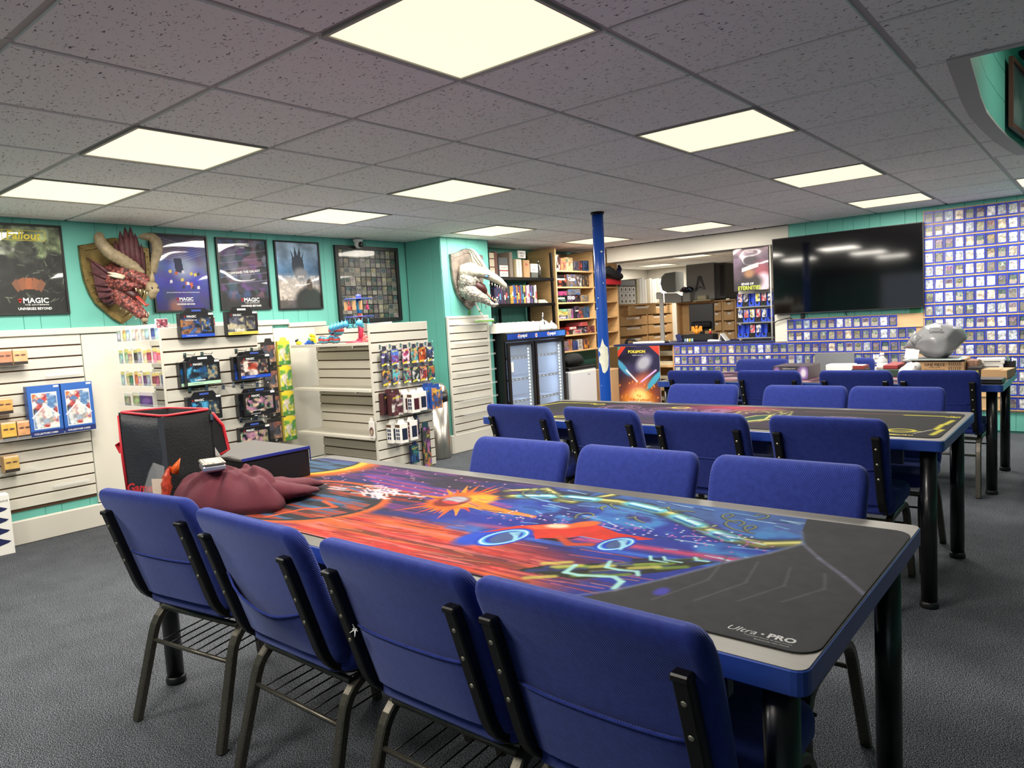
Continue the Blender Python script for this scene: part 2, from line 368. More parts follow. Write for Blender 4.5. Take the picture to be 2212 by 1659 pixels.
struct('ceiling_slab', B((-5.6, -3.5, .62), (OPEN_X0 - .05, 8.0, .66)), M_tbar, ceil)
part('ceiling_backing', B((-5.6, -3.5, .035), (OPEN_X0 - .05, 8.0, .05)), M_tbar, ceil)
part('ceiling_backing', B((OPEN_X0 - .05, -3.5, .035), (3.3, OPEN_Y0, .05)), M_tbar, ceil)
part('ceiling_backing', B((OPEN_X0 - .05, OPEN_Y1, .035), (3.3, 8.0, .05)), M_tbar, ceil)
part('ceiling_backing', B((GX + 4 * G, OPEN_Y0, .035), (3.3, OPEN_Y1, .05)), M_tbar, ceil)
M_diff = mat('light_diffuser', (255, 246, 214), .5, emit=.68)
dif_me = B((-.285, -.285, -.004), (.285, .285, .0), .001).mesh('diffuser', M_diff)
frm = MB()
for a, b, c, d in ((-.296, -.296, .296, -.284), (-.296, .284, .296, .296), (-.296, -.284, -.284, .284), (.284, -.284, .296, .284)): frm.box((a, b, -.009), (c, d, .004))
frm_me = frm.mesh('frame', mat('lamp_frame', (170, 166, 158), .5))
LAMP = bpy.data.lights.new('panel_lamp', 'AREA'); LAMP.shape = 'SQUARE'; LAMP.size = .55; LAMP.energy = LAMP_W; LAMP.color = (1, .935, .83)
def light_panel(x, y, label, z=CEIL, group='ceiling light panels'):
    t = thing('ceiling_light', label, 'ceiling light', (x, y, z), group=group)
    part('diffuser', dif_me, None, t); part('frame', frm_me, None, t)
    l = bpy.data.objects.new('panel_lamp', LAMP); COL.objects.link(l); l.parent = t; l.location = (0, 0, -.012)
    return t
for (i, j), lab in LIGHTS.items(): light_panel(GX + (i + .5) * G, GY + (j + .5) * G, lab)
# ================================================================ left wall of teal boards
WID = [.22, .10, .18, .22, .15, .10, .15, .10]
def boards(parent, a0, a1, z0, z1, horiz=False, th=.012):
    """grooved boards, local x along the wall, front at y=0"""
    x = a0; k = 0
    while x < a1 - .01:
        w_ = min(WID[k % 8], a1 - x); k += 1
        lo, hi = ((x + .0008, 0, z0), (x + w_ - .0008, th, z1))
        if horiz: lo, hi = (z0, 0, x + .0008), (z1, th, x + w_ - .0008)
        part('wall_board', B(lo, hi, .002), M_teal, parent); x += w_
M_gap = mat('board_gap', (84, 150, 138), .8)
wl = struct('wall_left', B((-3.5, .012, 0), (8.6, .10, CEIL + .05)), M_gap, None, (XL, 0, 0), PI / 2)
boards(wl, .22, 5.11, 0.02, CEIL - .005); boards(wl, 5.83, 8.59, .02, CEIL - .005)
# bump-out: side facing the camera and face with the slat panel
BX, BY0, BY1 = -5.06, 5.105, 5.825
wb = struct('wall_bump', B((BX - .50, BY0 + .012, 0), (BX - .012, BY1, CEIL + .05)), M_gap)
part('wall_board', B((XL + .01, BY0, .02), (BX - .13, BY0 + .012, CEIL - .005), .002), M_teal, wb)
part('wall_board', B((BX - .127, BY0, .02), (BX, BY0 + .012, CEIL - .005), .002), M_teal, wb)
for a, b in ((BY0 + .001, BY0 + .10), (BY0 + .103, BY0 + .38), (BY0 + .383, BY0 + .56), (BY0 + .563, BY1)): part('wall_board', B((BX - .012, a, .02), (BX, b, CEIL - .005), .002), M_teal, wb)
part('wall_board', B((BX - .5, BY1 - .012, .02), (BX, BY1, CEIL - .005), .002), M_teal, wb)
# baseboards
struct('baseboard_left', B((.2, -.030, 0), (5.0, 0, .165), .008), M_white, None, (XL, 0, 0), PI / 2)
struct('baseboard_bump', MB().box((BX - .45, BY0 - .022, 0), (BX + .022, BY0, .19), .006).box((BX, BY0, 0), (BX + .022, BY1 - .002, .19), .006), M_white)
# ================================================================ back wall, beam, counter wall
wk = struct('wall_back', B((-2.663, 8.012, 0), (3.3, 8.12, CEIL + .05)), M_gap)
x = -2.663; k = 2
while x < 1.5:
    w_ = WID[k % 8]; k += 1; part('wall_board', B((x + .0008, 8.0, .02), (x + w_ - .0008, 8.012, CEIL - .005), .002), M_teal, wk); x += w_
struct('trim_1', B((-2.83, 7.985, .90), (-2.66, 8.13, 1.20), .004), M_white)
struct('trim_2', B((-2.83, 8.0, 1.20), (-2.66, 8.12, 1.967), .002), M_white)
struct('wall_beam', B((-4.955, 8.0, 1.966), (-2.664, 8.32, CEIL + .05), .004), M_white)
struct('trim_3', B((-4.955, 7.985, CEIL - .012), (-2.664, 8.0, CEIL - .001)), M_black)
struct('wall_counter', B((-4.09, 8.014, 0), (-2.663, 8.10, .895)), M_wood)
# office behind the counter
struct('wall_office_left', B((-7.25, 8.3, 0), (-7.15, 13.1, 2.3)), M_white); struct('wall_office_back', B((-7.25, 13.06, 0), (-.5, 13.16, 2.3)), M_white)
struct('wall_office_side', B((-7.2, 8.5, 0), (-5.62, 8.6, 2.3)), M_white); struct('wall_office_right', B((-2.0, 8.12, 0), (-1.9, 13.06, 2.3)), M_white)
oc = struct('ceiling_office', None, None); oc.location = (0, 0, CEIL)
for i in range(-9, 0):
    for j in range(10, 19):
        x, y = GX + (i + .5) * G, GY + (j + .5) * G
        if -7.4 < x < -1.7 and 8.3 < y < 13.2 and (i, j) not in ((-6, 14), (-8, 16)): part('ceiling_tile', tile_me, None, oc, (x, y, 0))
part('ceiling_backing', B((-7.3, 8.3, .0), (-1.9, 13.1, .05)), M_tbar, oc)
light_panel(GX + -5.5 * G, GY + 14.5 * G, 'ceiling light panel in the back office, right of the pair', group='office light panels'); light_panel(GX + -7.5 * G, GY + 16.5 * G, 'ceiling light panel deep in the back office, left of the pair', group='office light panels')
# rest of the room, behind the camera
struct('wall_right', B((3.2, -3.5, 0), (3.3, 8.1, 3.0)), M_teal)
struct('wall_rear', MB().box((-5.7, -3.5, 0), (-4.3, -3.4, 2.3)).box((-2.9, -3.5, 0), (-.9, -3.4, 2.3)).box((2.4, -3.5, 0), (3.3, -3.4, 2.3)).box((-5.7, -3.5, 1.95), (3.3, -3.4, 2.3)).box((-5.7, -3.5, 0), (3.3, -3.4, .7)), M_teal)
wd = struct('window_1', B((-4.3, -3.47, .7), (-2.9, -3.46, 1.95)), M_clear); part('window_frame', MB().box((-4.3, -3.49, .7), (-4.25, -3.4, 1.95)).box((-2.95, -3.49, .7), (-2.9, -3.4, 1.95)).box((-4.3, -3.49, .7), (-2.9, -3.4, .75)).box((-4.3, -3.49, 1.9), (-2.9, -3.4, 1.95)), M_white, wd)
wd = struct('window_2', B((-.9, -3.47, .7), (2.4, -3.46, 1.95)), M_clear); part('window_frame', MB().box((-.9, -3.49, .7), (-.85, -3.4, 1.95)).box((2.35, -3.49, .7), (2.4, -3.4, 1.95)).box((-.9, -3.49, .7), (2.4, -3.4, .75)).box((-.9, -3.49, 1.9), (2.4, -3.4, 1.95)), M_white, wd)
# ================================================================ chairs
def fabric():
    m = bpy.data.materials.new('blue_upholstery'); m.use_nodes = True; nt = m.node_tree; b = nt.nodes['Principled BSDF']; b.inputs['Roughness'].default_value = .85; b.inputs['Specular IOR Level'].default_value = .2
    b.inputs['Sheen Weight'].default_value = .25; b.inputs['Sheen Roughness'].default_value = .4; b.inputs['Sheen Tint'].default_value = (.5, .6, 1, 1)
    tc = nt.nodes.new('ShaderNodeTexCoord')
    wv = nt.nodes.new('ShaderNodeTexWave'); wv.inputs['Scale'].default_value = 110; wv.bands_direction = 'DIAGONAL'; wv.inputs['Distortion'].default_value = 1.0; wv.inputs['Detail'].default_value = 2
    n = nt.nodes.new('ShaderNodeTexNoise'); n.inputs['Scale'].default_value = 60; n.inputs['Detail'].default_value = 8
    nt.links.new(tc.outputs['Object'], wv.inputs['Vector']); nt.links.new(tc.outputs['Object'], n.inputs['Vector'])
    r = nt.nodes.new('ShaderNodeValToRGB'); e = r.color_ramp.elements; e[0].position = .3; e[0].color = L4((33, 46, 120)); e[1].position = .72; e[1].color = L4((40, 55, 134))
    nt.links.new(n.outputs['Fac'], r.inputs[0])
    mx = nt.nodes.new('ShaderNodeMix'); mx.data_type = 'RGBA'; mx.blend_type = 'MULTIPLY'; mx.inputs[0].default_value = .22
    nt.links.new(r.outputs[0], mx.inputs[6]); nt.links.new(wv.outputs['Color'], mx.inputs[7]); nt.links.new(mx.outputs[2], b.inputs['Base Color'])
    bp = nt.nodes.new('ShaderNodeBump'); bp.inputs['Strength'].default_value = .35; bp.inputs['Distance'].default_value = .002; nt.links.new(wv.outputs['Fac'], bp.inputs['Height']); nt.links.new(bp.outputs[0], b.inputs['Normal'])
    return m
M_fab = fabric()
M_post = mat('black_steel', (22, 22, 22), .4, .3)
M_leg = mat('gunmetal_steel', (92, 88, 80), .38, .75, noise=(160, .25))
M_screw = mat('screw', (190, 180, 160), .3, 1)
def rrect(w, d, r, y, z, cx=0, n=5):
    out = []
    for (sx, sy), a0 in (((1, 1), 0), ((-1, 1), 90), ((-1, -1), 180), ((1, -1), 270)):
        for k in range(n):
            a = math.radians(a0 + 90 * k / (n - 1)); out.append((cx + sx * (w / 2 - r) + r * math.cos(a), y + sy * (d / 2 - r) + r * math.sin(a), z))
    return out
def ypost(z): return .095 * (.75 - z) / .31
def pt_bez(pts, n=5):
    """polyline with rounded inner corners"""
    P = [Vector(p) for p in pts]; out = [P[0]]
    for k in range(1, len(P) - 1):
        a, b, c = P[k - 1], P[k], P[k + 1]; r = min((a - b).length, (c - b).length) * .48
        p0 = b + (a - b).normalized() * r; p1 = b + (c - b).normalized() * r
        for t in np.linspace(0, 1, n): out.append((1 - t) ** 2 * p0 + 2 * t * (1 - t) * b + t * t * p1)
    return out + [P[-1]]
def chair_meshes(sag=False):
    q = {}
    # backrest
    rings = []
    for z, ws, ds in ((.432, .93, .35), (.436, .97, .7), (.446, .99, .93), (.47, 1, 1), (.54, 1, 1), (.62, 1, 1), (.70, 1, 1), (.745, 1, 1.02), (.772, .995, 1.04), (.792, .98, 1.02), (.806, .955, .92), (.815, .925, .76), (.821, .885, .52), (.824, .84, .26)):
        wdt = .455 + .022 * (z - .43) / .39; d = .056
        off = -.26 * max(0, z - .725) * .6
        cy_ = ypost(min(z, .75)) + .014 + d / 2 + off - max(0, z - .75) * .25
        rings.append(rrect(wdt * ws, d * ds, .024 * min(ds, 1), cy_, z))
    q['backrest'] = MB().loft(rings)
    # pocket on the rear
    v = []; f = []; nx, nz = 13, 7
    for k in range(nz):
        for i in range(nx):
            a = i / (nx - 1) * 2 - 1; t = k / (nz - 1)
            top = .605 - (.045 * (1 - abs(a - .35) ** 1.5) * 1.0 if sag else .004 * (1 - a * a))
            z = .446 + (top - .446) * t; bul = (.008 + (.035 if sag else .004) * t * (1 - a * a)) * (1 - a ** 6)
            v.append((a * .178, ypost(z) + .012 - bul, z))
    for k in range(nz - 1):
        for i in range(nx - 1): f.append((k * nx + i, k * nx + i + 1, (k + 1) * nx + i + 1, (k + 1) * nx + i))
    q['pocket'] = MB().add(v, f, True).tube(v[-nx:], .0035, 6)
    # seat
    rings = []
    for z, s in ((.398, .90), (.402, .97), (.412, 1), (.440, 1), (.455, .985), (.463, .95), (.466, .86)):
        rings.append(rrect(.462 * s, .44 * s, .06 * s, .335, z))
    q['seat'] = MB().loft(rings)
    for s in (-1, 1):
        n = 'l' if s < 0 else 'r'
        q['post' + n] = MB().tube(pt_bez([(s * .195, 0, .745), (s * .195, .105, .405), (s * .195, .30, .385)], 7), 0, flat=(.030, .024), up=(0, -1, 0))
        q['cap' + n] = MB().box((s * .195 - .0165, -.0145, .738), (s * .195 + .0165, .0135, .752), .003)
        z = .70; sc = MB()
        if 1:
            y = ypost(z) - .0125; sc.loft([[(s * .195 + rr * math.cos(a * PI / 5), y - dd, z + rr * math.sin(a * PI / 5)) for a in range(10)] for rr, dd in ((.0062, 0), (.0055, .0025), (.002, .0035))])
        q['screw' + n] = sc
        q['rear' + n] = MB().tube(pt_bez([(s * .222, .045, .002), (s * .205, .15, .372), (s * .205, .34, .374)], 7), 0, flat=(.026, .030), up=(1, 0, 0))
        q['front' + n] = MB().tube(pt_bez([(s * .205, .335, .374), (s * .205, .53, .372), (s * .222, .575, .002)], 7), 0, flat=(.026, .030), up=(1, 0, 0))
    q['bar'] = MB().tube([(-.2, .165, .365), (.2, .165, .365)], .010, 10)
    q['barf'] = MB().tube([(-.2, .51, .365), (.2, .51, .365)], .010, 10)
    q['rod'] = MB().tube([(-.212, .118, .262), (.212, .118, .262)], .007, 8)
    q['wire'] = MB().tube([(0, .118, .262), (0, .20, .268), (0, .46, .285)], .0026, 5); q['rodf'] = MB().tube([(-.212, .46, .285), (.212, .46, .285)], .005, 6)
    return q
CM = {}
MATOF = dict(backrest=M_fab, pocket=M_fab, seat=M_fab, bar=M_leg, barf=M_leg, rod=M_leg, rodf=M_blackm, wire=M_blackm)
PN = dict(postl='back_post', postr='back_post', capl='end_cap', capr='end_cap', rearl='leg', rearr='leg', frontl='leg', frontr='leg', bar='crossbar', barf='crossbar', rod='stretcher', rodf='stretcher', screwl='screw', screwr='screw')
for sg in (False, True):
    CM[sg] = {}
    for k, mb in chair_meshes(sg).items():
        if sg and k != 'pocket': CM[True][k] = CM[False][k]; continue
        m = MATOF.get(k) or (M_post if k[:3] in ('pos', 'cap') else M_screw if k[:3] == 'scr' else M_leg)
        CM[sg][k] = mb.mesh(PN.get(k, k), m)
def chair(x, y, rot, label, group, sag=False, detail=0):
    t = thing('banquet_chair', label, 'chair', (x, y, 0), rot, group); P = {}
    for k, me in CM[sag].items():
        par = t
        if k == 'pocket': par = P['backrest']
        if k in ('capl', 'capr', 'screwl', 'screwr'): par = P['post' + k[-1]]
        if k[:5] == 'screw':
            if detail:
                for dz in (0, -.065, -.13): obj('screw', me, par, (0, ypost(.70 + dz) - ypost(.70), dz))
        elif k == 'wire':
            if detail > 1:
                for q in range(8): obj('wire', me, P['rod'], (-.165 + .33 * q / 7, 0, 0))
        else: P[k] = obj(PN.get(k, k), me, par)
    return t
G1, G1f = 'blue chairs along the near side of the colourful table', 'blue chairs along the far side of the colourful table'
chair(-2.335, .955, math.radians(8.5), 'blue chair at the left end of the front row, angled before the bag', G1, False, 2)
chair(-1.745, .955, 0, 'blue chair in the front row with its back pocket sagging open', G1, True, 2)
ch3 = chair(-1.172, .955, 0, 'blue chair in the front row with a white tear at its pocket seam', G1, False, 2)
chair(-.686, .955, 0, 'blue chair in the front row nearest the camera, at the right table corner', G1, False, 2)
tuft = MB()
for k in range(9): a = 2 * PI * k / 9; tuft.cone((-.168, ypost(.603) - .006, .603), (-.168 + .007 * math.cos(a) * (1 + k % 2) + .006, ypost(.603) - .010 - .004 * (k % 3), .603 + .006 * math.sin(a) * (1 + k % 3)), .0022, 5)
part('torn_thread', tuft, M_lwhite, [c for c in ch3.children if c.name.startswith('backrest')][0])
for x, n in ((-1.80, 'leftmost'), (-1.275, 'middle'), (-.755, 'rightmost')):
    chair(x, 2.215, PI, n + ' of the three blue chairs facing the camera behind the colourful table', G1f)
G2, G2f = 'blue chairs along the near side of the black matted table', 'blue chairs along the far side of the black matted table'
for x, r, n in ((-2.56, -3, 'leftmost'), (-2.02, -5, 'second from left'), (-1.475, -2, 'third from left'), (-.905, 1, 'rightmost')):
    chair(x, 3.10, math.radians(r), n + ' of the four blue chairs backing the camera at the second table', G2, False, 1)
for x, n in ((-1.99, 'leftmost'), (-1.36, 'middle'), (-.88, 'rightmost')):
    chair(x, 4.32, PI, n + ' of the three blue chairs behind the black matted second table', G2f)
G3 = 'blue chairs at the cluttered rear table'
for x, r, n in ((-2.53, 0, 'leftmost'), (-1.945, 0, 'second from left'), (-1.345, 0, 'third from left'), (-.848, -2, 'rightmost')):
    chair(x, 5.30, math.radians(r), n + ' of the four blue chairs in front of the cluttered rear table', G3, False, 1)
for x, n in ((-2.43, 'left blue chair behind the rear table, half hidden by the dark game box'), (-1.72, 'right blue chair behind the rear table, behind the grey laptop lid')):
    chair(x, 6.52, PI, n, G3)
chair(.17, 5.90, PI / 2 + .1, 'blue chair at the right end of the rear table, cut by the picture edge', G3)
# ================================================================ tables
M_top = mat('grey_laminate', (76, 74, 68), .42, noise=(9, .10, (1, 6, 1)), spec=.3)
M_band = mat('blue_edge_band', (38, 66, 144), .32, noise=(8, .06))
M_tleg = mat('black_gloss_leg', (14, 14, 15), .3, .0, coat=.12)
def rpoly(x0, y0, x1, y1, r, n=5):
    out = []
    for cx, cy_, a0 in ((x1 - r, y1 - r, 0), (x0 + r, y1 - r, 90), (x0 + r, y0 + r, 180), (x1 - r, y0 + r, 270)):
        for k in range(n): a = math.radians(a0 + 90 * k / (n - 1)); out.append((cx + r * math.cos(a), cy_ + r * math.sin(a)))
    return out
TZ = .72
def table(x0, x1, y0, y1, label):
    t = thing('gaming_table', label, 'table', ((x0 + x1) / 2, (y0 + y1) / 2, 0), 0, 'long blue-edged gaming tables'); w_, d = (x1 - x0) / 2, (y1 - y0) / 2
    part('tabletop', MB().plate(rpoly(-w_ + .003, -d + .003, w_ - .003, d - .003, .022), TZ - .04, TZ), M_top, t)
    o = rpoly(-w_, -d, w_, d, .025); i_ = rpoly(-w_ + .003, -d + .003, w_ - .003, d - .003, .022)
    rings = [[(x, y, z) for x, y in q] for q, z in ((i_, TZ - .001), (o, TZ - .003), (o, TZ - .043), (rpoly(-w_ + .005, -d + .005, w_ - .005, d - .005, .022), TZ - .047), (rpoly(-w_ + .03, -d + .03, w_ - .03, d - .03, .02), TZ - .0465))]
    part('edge_band', MB().loft(rings, False, False), M_band, t)
    for sx in (-1, 1):
        for sy in (-1, 1):
            l = part('leg', MB().cyl((0, 0, .012), .031, .662, 24), M_tleg, t, (sx * (w_ - .066), sy * (d - .072), 0))
            part('foot', MB().lathe((0, 0, 0), [(.034, 0), (.036, .006), (.035, .022), (.031, .028)], 24), M_black, l)
    part('apron', MB().box((-w_ + .16, -d + .07, .60), (w_ - .16, -d + .095, .678)).box((-w_ + .16, d - .095, .60), (w_ - .16, d - .07, .678)), mat('apron_steel', (44, 52, 66), .5), t)
    part('underside', B((-w_ + .02, -d + .02, .675), (w_ - .02, d - .02, .681)), M_dark, t)
    return t
table(-2.79, -.357, 1.107, 2.02, 'long table with bright orange and blue printed mat, nearest the camera')
table(-2.975, -.50, 3.268, 4.145, 'long table with the black and yellow mat, between two chair rows')
table(-2.93, -.505, 5.43, 6.36, 'rear table loaded with boxes, a bottle and a grey bag')
# pole
ptop = (-3.305, 5.22)
def polemat():
    m = bpy.data.materials.new('pole_paint'); m.use_nodes = True; nt = m.node_tree; b = nt.nodes['Principled BSDF']; b.inputs['Roughness'].default_value = .3
    tc = nt.nodes.new('ShaderNodeTexCoord'); n = nt.nodes.new('ShaderNodeTexNoise'); n.inputs['Scale'].default_value = 26; n.inputs['Detail'].default_value = 1
    nt.links.new(tc.outputs['Object'], n.inputs['Vector']); r = nt.nodes.new('ShaderNodeValToRGB'); r.color_ramp.interpolation = 'CONSTANT'; e = r.color_ramp.elements
    e[0].color = L4((22, 74, 168)); e[1].position = .735; e[1].color = L4((226, 224, 206)); nt.links.new(n.outputs['Fac'], r.inputs[0]); nt.links.new(r.outputs[0], b.inputs['Base Color']); return m
pl = thing('support_pole', 'round blue painted steel pole with a large peeled white patch', 'pole', (ptop[0], ptop[1], 0))
PR = .0475
part('shaft', MB().lathe((0, 0, 0), [(PR, 0), (PR, .5), (PR, 1.0), (PR, 1.6), (PR, CEIL - .01)], 40), polemat(), pl)
part('collar', MB().lathe((0, 0, CEIL - .03), [(PR + .001, 0), (PR + .008, .008), (PR + .009, .026)], 32), M_blackm, pl)
pat = [(0, 1.18), (.012, 1.10), (.034, 1.055), (.045, 1.06), (.047, .99), (.052, .93), (.047, .86), (.045, .80), (.03, .74), (.008, .70), (-.010, .715), (-.02, .80), (-.028, .84), (-.040, .845), (-.045, .90), (-.036, .935), (-.022, .95), (-.030, .995), (-.047, 1.01), (-.044, 1.045), (-.022, 1.06), (-.014, 1.10)]
va = []; c0 = math.radians(-64)
va = [(math.cos(c0 + a / PR) * (PR + .0008), math.sin(c0 + a / PR) * (PR + .0008), .96 + (z - .94) * .62) for a, z in pat]
cz = .96; fan = MB()
import bmesh
bm = bmesh.new(); NZ = 60; rows = []
for k in range(NZ + 1):
    z = min(q[1] for q in pat) + (1.18 - .70) * k / NZ; xs = []
    for (a0, z0), (a1, z1) in zip(pat, pat[1:] + pat[:1]):
        if (z0 <= z) != (z1 <= z): xs.append(a0 + (a1 - a0) * (z - z0) / (z1 - z0))
    if len(xs) >= 2: rows.append((z, min(xs), max(xs)))
v = []; f = []
for z, a, b in rows:
    for t in range(7):
        q = a + (b - a) * t / 6; v.append((math.cos(c0 + q / PR) * (PR + .0008), math.sin(c0 + q / PR) * (PR + .0008), .96 + (z - .94) * .62))
for k in range(len(rows) - 1):
    for t in range(6): f.append((k * 7 + t, k * 7 + t + 1, k * 7 + 8 + t, k * 7 + 7 + t))
part('peeled_patch', MB().add(v, f, True), mat('bare_primer', (222, 222, 204), .6, noise=(30, .06)), pl, label='irregular patch of bare cream primer')
bm.free()
# ================================================================ framed posters on the left wall
def glass_mat():
    m = GLOSS; nt = m.node_tree; b = nt.nodes['Principled BSDF']; tc = nt.nodes.new('ShaderNodeTexCoord')
    n = nt.nodes.new('ShaderNodeTexNoise'); n.inputs['Scale'].default_value = 4; n.inputs['Detail'].default_value = 0; nt.links.new(tc.outputs['Object'], n.inputs['Vector'])
    bp = nt.nodes.new('ShaderNodeBump'); bp.inputs['Strength'].default_value = .2; bp.inputs['Distance'].default_value = .03; nt.links.new(n.outputs['Fac'], bp.inputs['Height']); nt.links.new(bp.outputs[0], b.inputs['Coat Normal'])
    b.inputs['Coat Weight'].default_value = .9; b.inputs['Roughness'].default_value = .6
glass_mat()
def ring_frame(w_, h, fw, d):
    """rectangular frame, local x-z, front at -d, centred on x, bottom at 0"""
    o = [(-w_ / 2, 0), (w_ / 2, 0), (w_ / 2, h), (-w_ / 2, h)]; i_ = [(-w_ / 2 + fw, fw), (w_ / 2 - fw, fw), (w_ / 2 - fw, h - fw), (-w_ / 2 + fw, h - fw)]
    R_ = lambda p, y: [(x, y, z) for x, z in p]
    return MB().loft([R_(o, 0), R_(o, -d), R_(i_, -d), R_(i_, -.004)], False, False)
def flame(parent, x, z, s, y, m=None):
    """five-pointed red flame emblem beside the title"""
    mb = MB()
    for k, (dx, h) in enumerate(((-.42, .55), (-.24, .85), (0, 1.0), (.24, .85), (.42, .55))):
        mb.add([(x + s * (dx * .45 - .09), y, z - s * .1), (x + s * (dx * .45 + .09), y, z - s * .1), (x + s * dx, y, z + s * h * .62)], [(0, 1, 2)])
    mb.add([(x - s * .3, y, z + s * .1), (x - s * .12, y, z - s * .42), (x + s * .12, y, z - s * .42), (x + s * .3, y, z + s * .1)], [(0, 1, 2, 3)])
    return part('emblem', mb, m or M_lred, parent)
def title(parent, x, z, w_, y, sub=True, m=None, ub=True):
    flame(parent, x - w_ * .62, z, w_ * .22, y)
    text('MAGIC', m or M_lwhite, parent, (x, y, z), width=w_, bold=.02)
    if sub: text('THE GATHERING', m or M_lwhite, parent, (x + w_ * .02, y, z - w_ * .19), width=w_ * .95, height=w_ * .055)
    if ub: text('UNIVERSES BEYOND', m or M_lwhite, parent, (x - w_ * .06, y, z - w_ * .36), width=w_ * 1.32, height=w_ * .115, bold=.015)
def poster(y, z0, w_, h, img, label, fw=.013, d=.022, x=XL):
    t = thing('framed_poster', label, 'poster', (x, y, z0), PI / 2, 'framed posters on the teal wall')
    part('frame', ring_frame(w_, h, fw, d), M_black, t)
    part('print', grid_mesh('print', img, w_ - 2 * fw, h - 2 * fw, GLOSS, y=-.010), None, t, (0, 0, fw)); return t
# dark green picture with hulking machinery
c = Canvas(110, 146, (40, 46, 38)).vgrad([(0, (18, 20, 18)), (.35, (30, 34, 30)), (.6, (86, 98, 72)), (.85, (120, 132, 98)), (1, (84, 92, 74))]); c.noise(.5, 5, 3)
for q in ((.5, .45, .42, .20, (30, 33, 30)), (.12, .5, .16, .22, (24, 26, 25)), (.88, .5, .16, .22, (26, 28, 26)), (.5, .70, .16, .13, (52, 56, 50)), (.5, .3, .35, .2, (22, 24, 22)), (.2, .72, .16, .06, (120, 124, 112)), (.75, .2, .22, .2, (16, 17, 16)), (.5, .16, .6, .16, (12, 13, 12))): c.ell(*q[:4], q[4], .25)
c.noise(.8, 14, 4)
rr = np.random.default_rng(14)
for k in range(70): x_, y_ = rr.uniform(0, 1), rr.uniform(.12, .85); a = rr.uniform(0, 3); c.line([(x_, y_), (x_ + .09 * math.cos(a), y_ + .06 * math.sin(a))], .005, [(120, 126, 110), (70, 76, 66), (150, 156, 140), (20, 22, 20)][k % 4], .6)
for a in (-36, -18, 0, 18, 36):
    r_ = math.radians(a); px_, py_ = .5 + .34 * math.sin(r_) * .8, .22 + .12 * math.cos(r_); ca, sa = math.cos(r_), math.sin(r_)
    c.poly([(px_ + (u * ca + v * sa) * 1.33 * .75, py_ + (-u * sa + v * ca)) for u, v in ((-.045, -.065), (.045, -.065), (.045, .065), (-.045, .065))], (150 - abs(a), 84 - abs(a) // 3, 50))
t = poster(1.712, 1.519, .455, .602, c.img(), 'dark green framed poster with yellow title, leftmost on the teal wall')
text('Fallout', M_lyel, t, (0, -.012, .525), width=.20, bold=.02, shear=.15)
part('title_outline', MB().loft([[(sx * (.125 - e), -.012, .525 + sz * (.034 - e)) for sx, sz in ((-1, -1), (1, -1), (1, 1), (-1, 1))] for e in (0, .003)], False, False), M_lyel, t)
title(t, .03, .095, .15, -.012)
# violet vortex
c = Canvas(110, 146, (50, 44, 110)).vgrad([(0, (40, 36, 92)), (.3, (44, 52, 140)), (.6, (92, 96, 170)), (.8, (70, 60, 120)), (1, (30, 22, 44))]); c.noise(.45, 4, 9, False)
for k in range(9): c.line([(0, .72 + k * .035), (.5, .66 + k * .03), (1, .78 + k * .03)], .006, (200, 190, 225), .35)
c.ell(.55, .58, .2, .14, (200, 205, 225), .9, 0, .6); c.poly([(.40, .52), (.55, .50), (.52, .70), (.38, .70)], (22, 28, 70))
rr = np.random.default_rng(5)
for k in range(16): x_, y_ = rr.uniform(.25, .85), rr.uniform(.28, .5); c.poly([(x_, y_), (x_ + .05, y_ + .01), (x_ + .045, y_ + .05), (x_ - .005, y_ + .04)], [(214, 190, 90), (190, 90, 60), (210, 210, 220), (40, 40, 60)][k % 4])
c.ell(.35, .05, .12, .1, (180, 110, 60), .9, 0, .6)
t = poster(2.752, 1.511, .455, .598, c.img(), 'framed violet and blue poster right behind the red dragon head'); title(t, .02, .10, .11, -.012); text('JOIN AN ADVENTURE THROUGH TIME AND SPACE', M_lwhite, t, (0, -.012, .150), width=.26)
# dark battle in space
c = Canvas(110, 146, (30, 30, 36)); c.noise(.7, 6, 12)
for k, col in enumerate(((50, 110, 96), (60, 86, 140), (96, 60, 120), (50, 50, 66), (120, 84, 104), (104, 110, 124), (36, 72, 84))):
    n = fbm(146, 110, 5, 3, 40 + k); c.mix(np.clip((n - .6) * 8, 0, .75), col)
for k in range(5): c.line([(0, .35 + k * .1), (1, .42 + k * .11)], .005, (160, 150, 190), .5)
c.mix(np.clip((.22 - c.V) * 6, 0, .8), (16, 16, 18))
t = poster(3.282, 1.513, .458, .592, c.img(), 'dark framed poster reading command the galaxy in the middle of the row'); title(t, .05, .085, .14, -.012)
text('WARHAMMER', M_lwhite, t, (.0, -.012, .535), width=.13, bold=.02); text('40,000', M_lwhite, t, (.0, -.012, .515), width=.04); text('COMMAND THE GALAXY', M_lwhite, t, (0, -.012, .315), width=.30, bold=.015, roty=-.10)
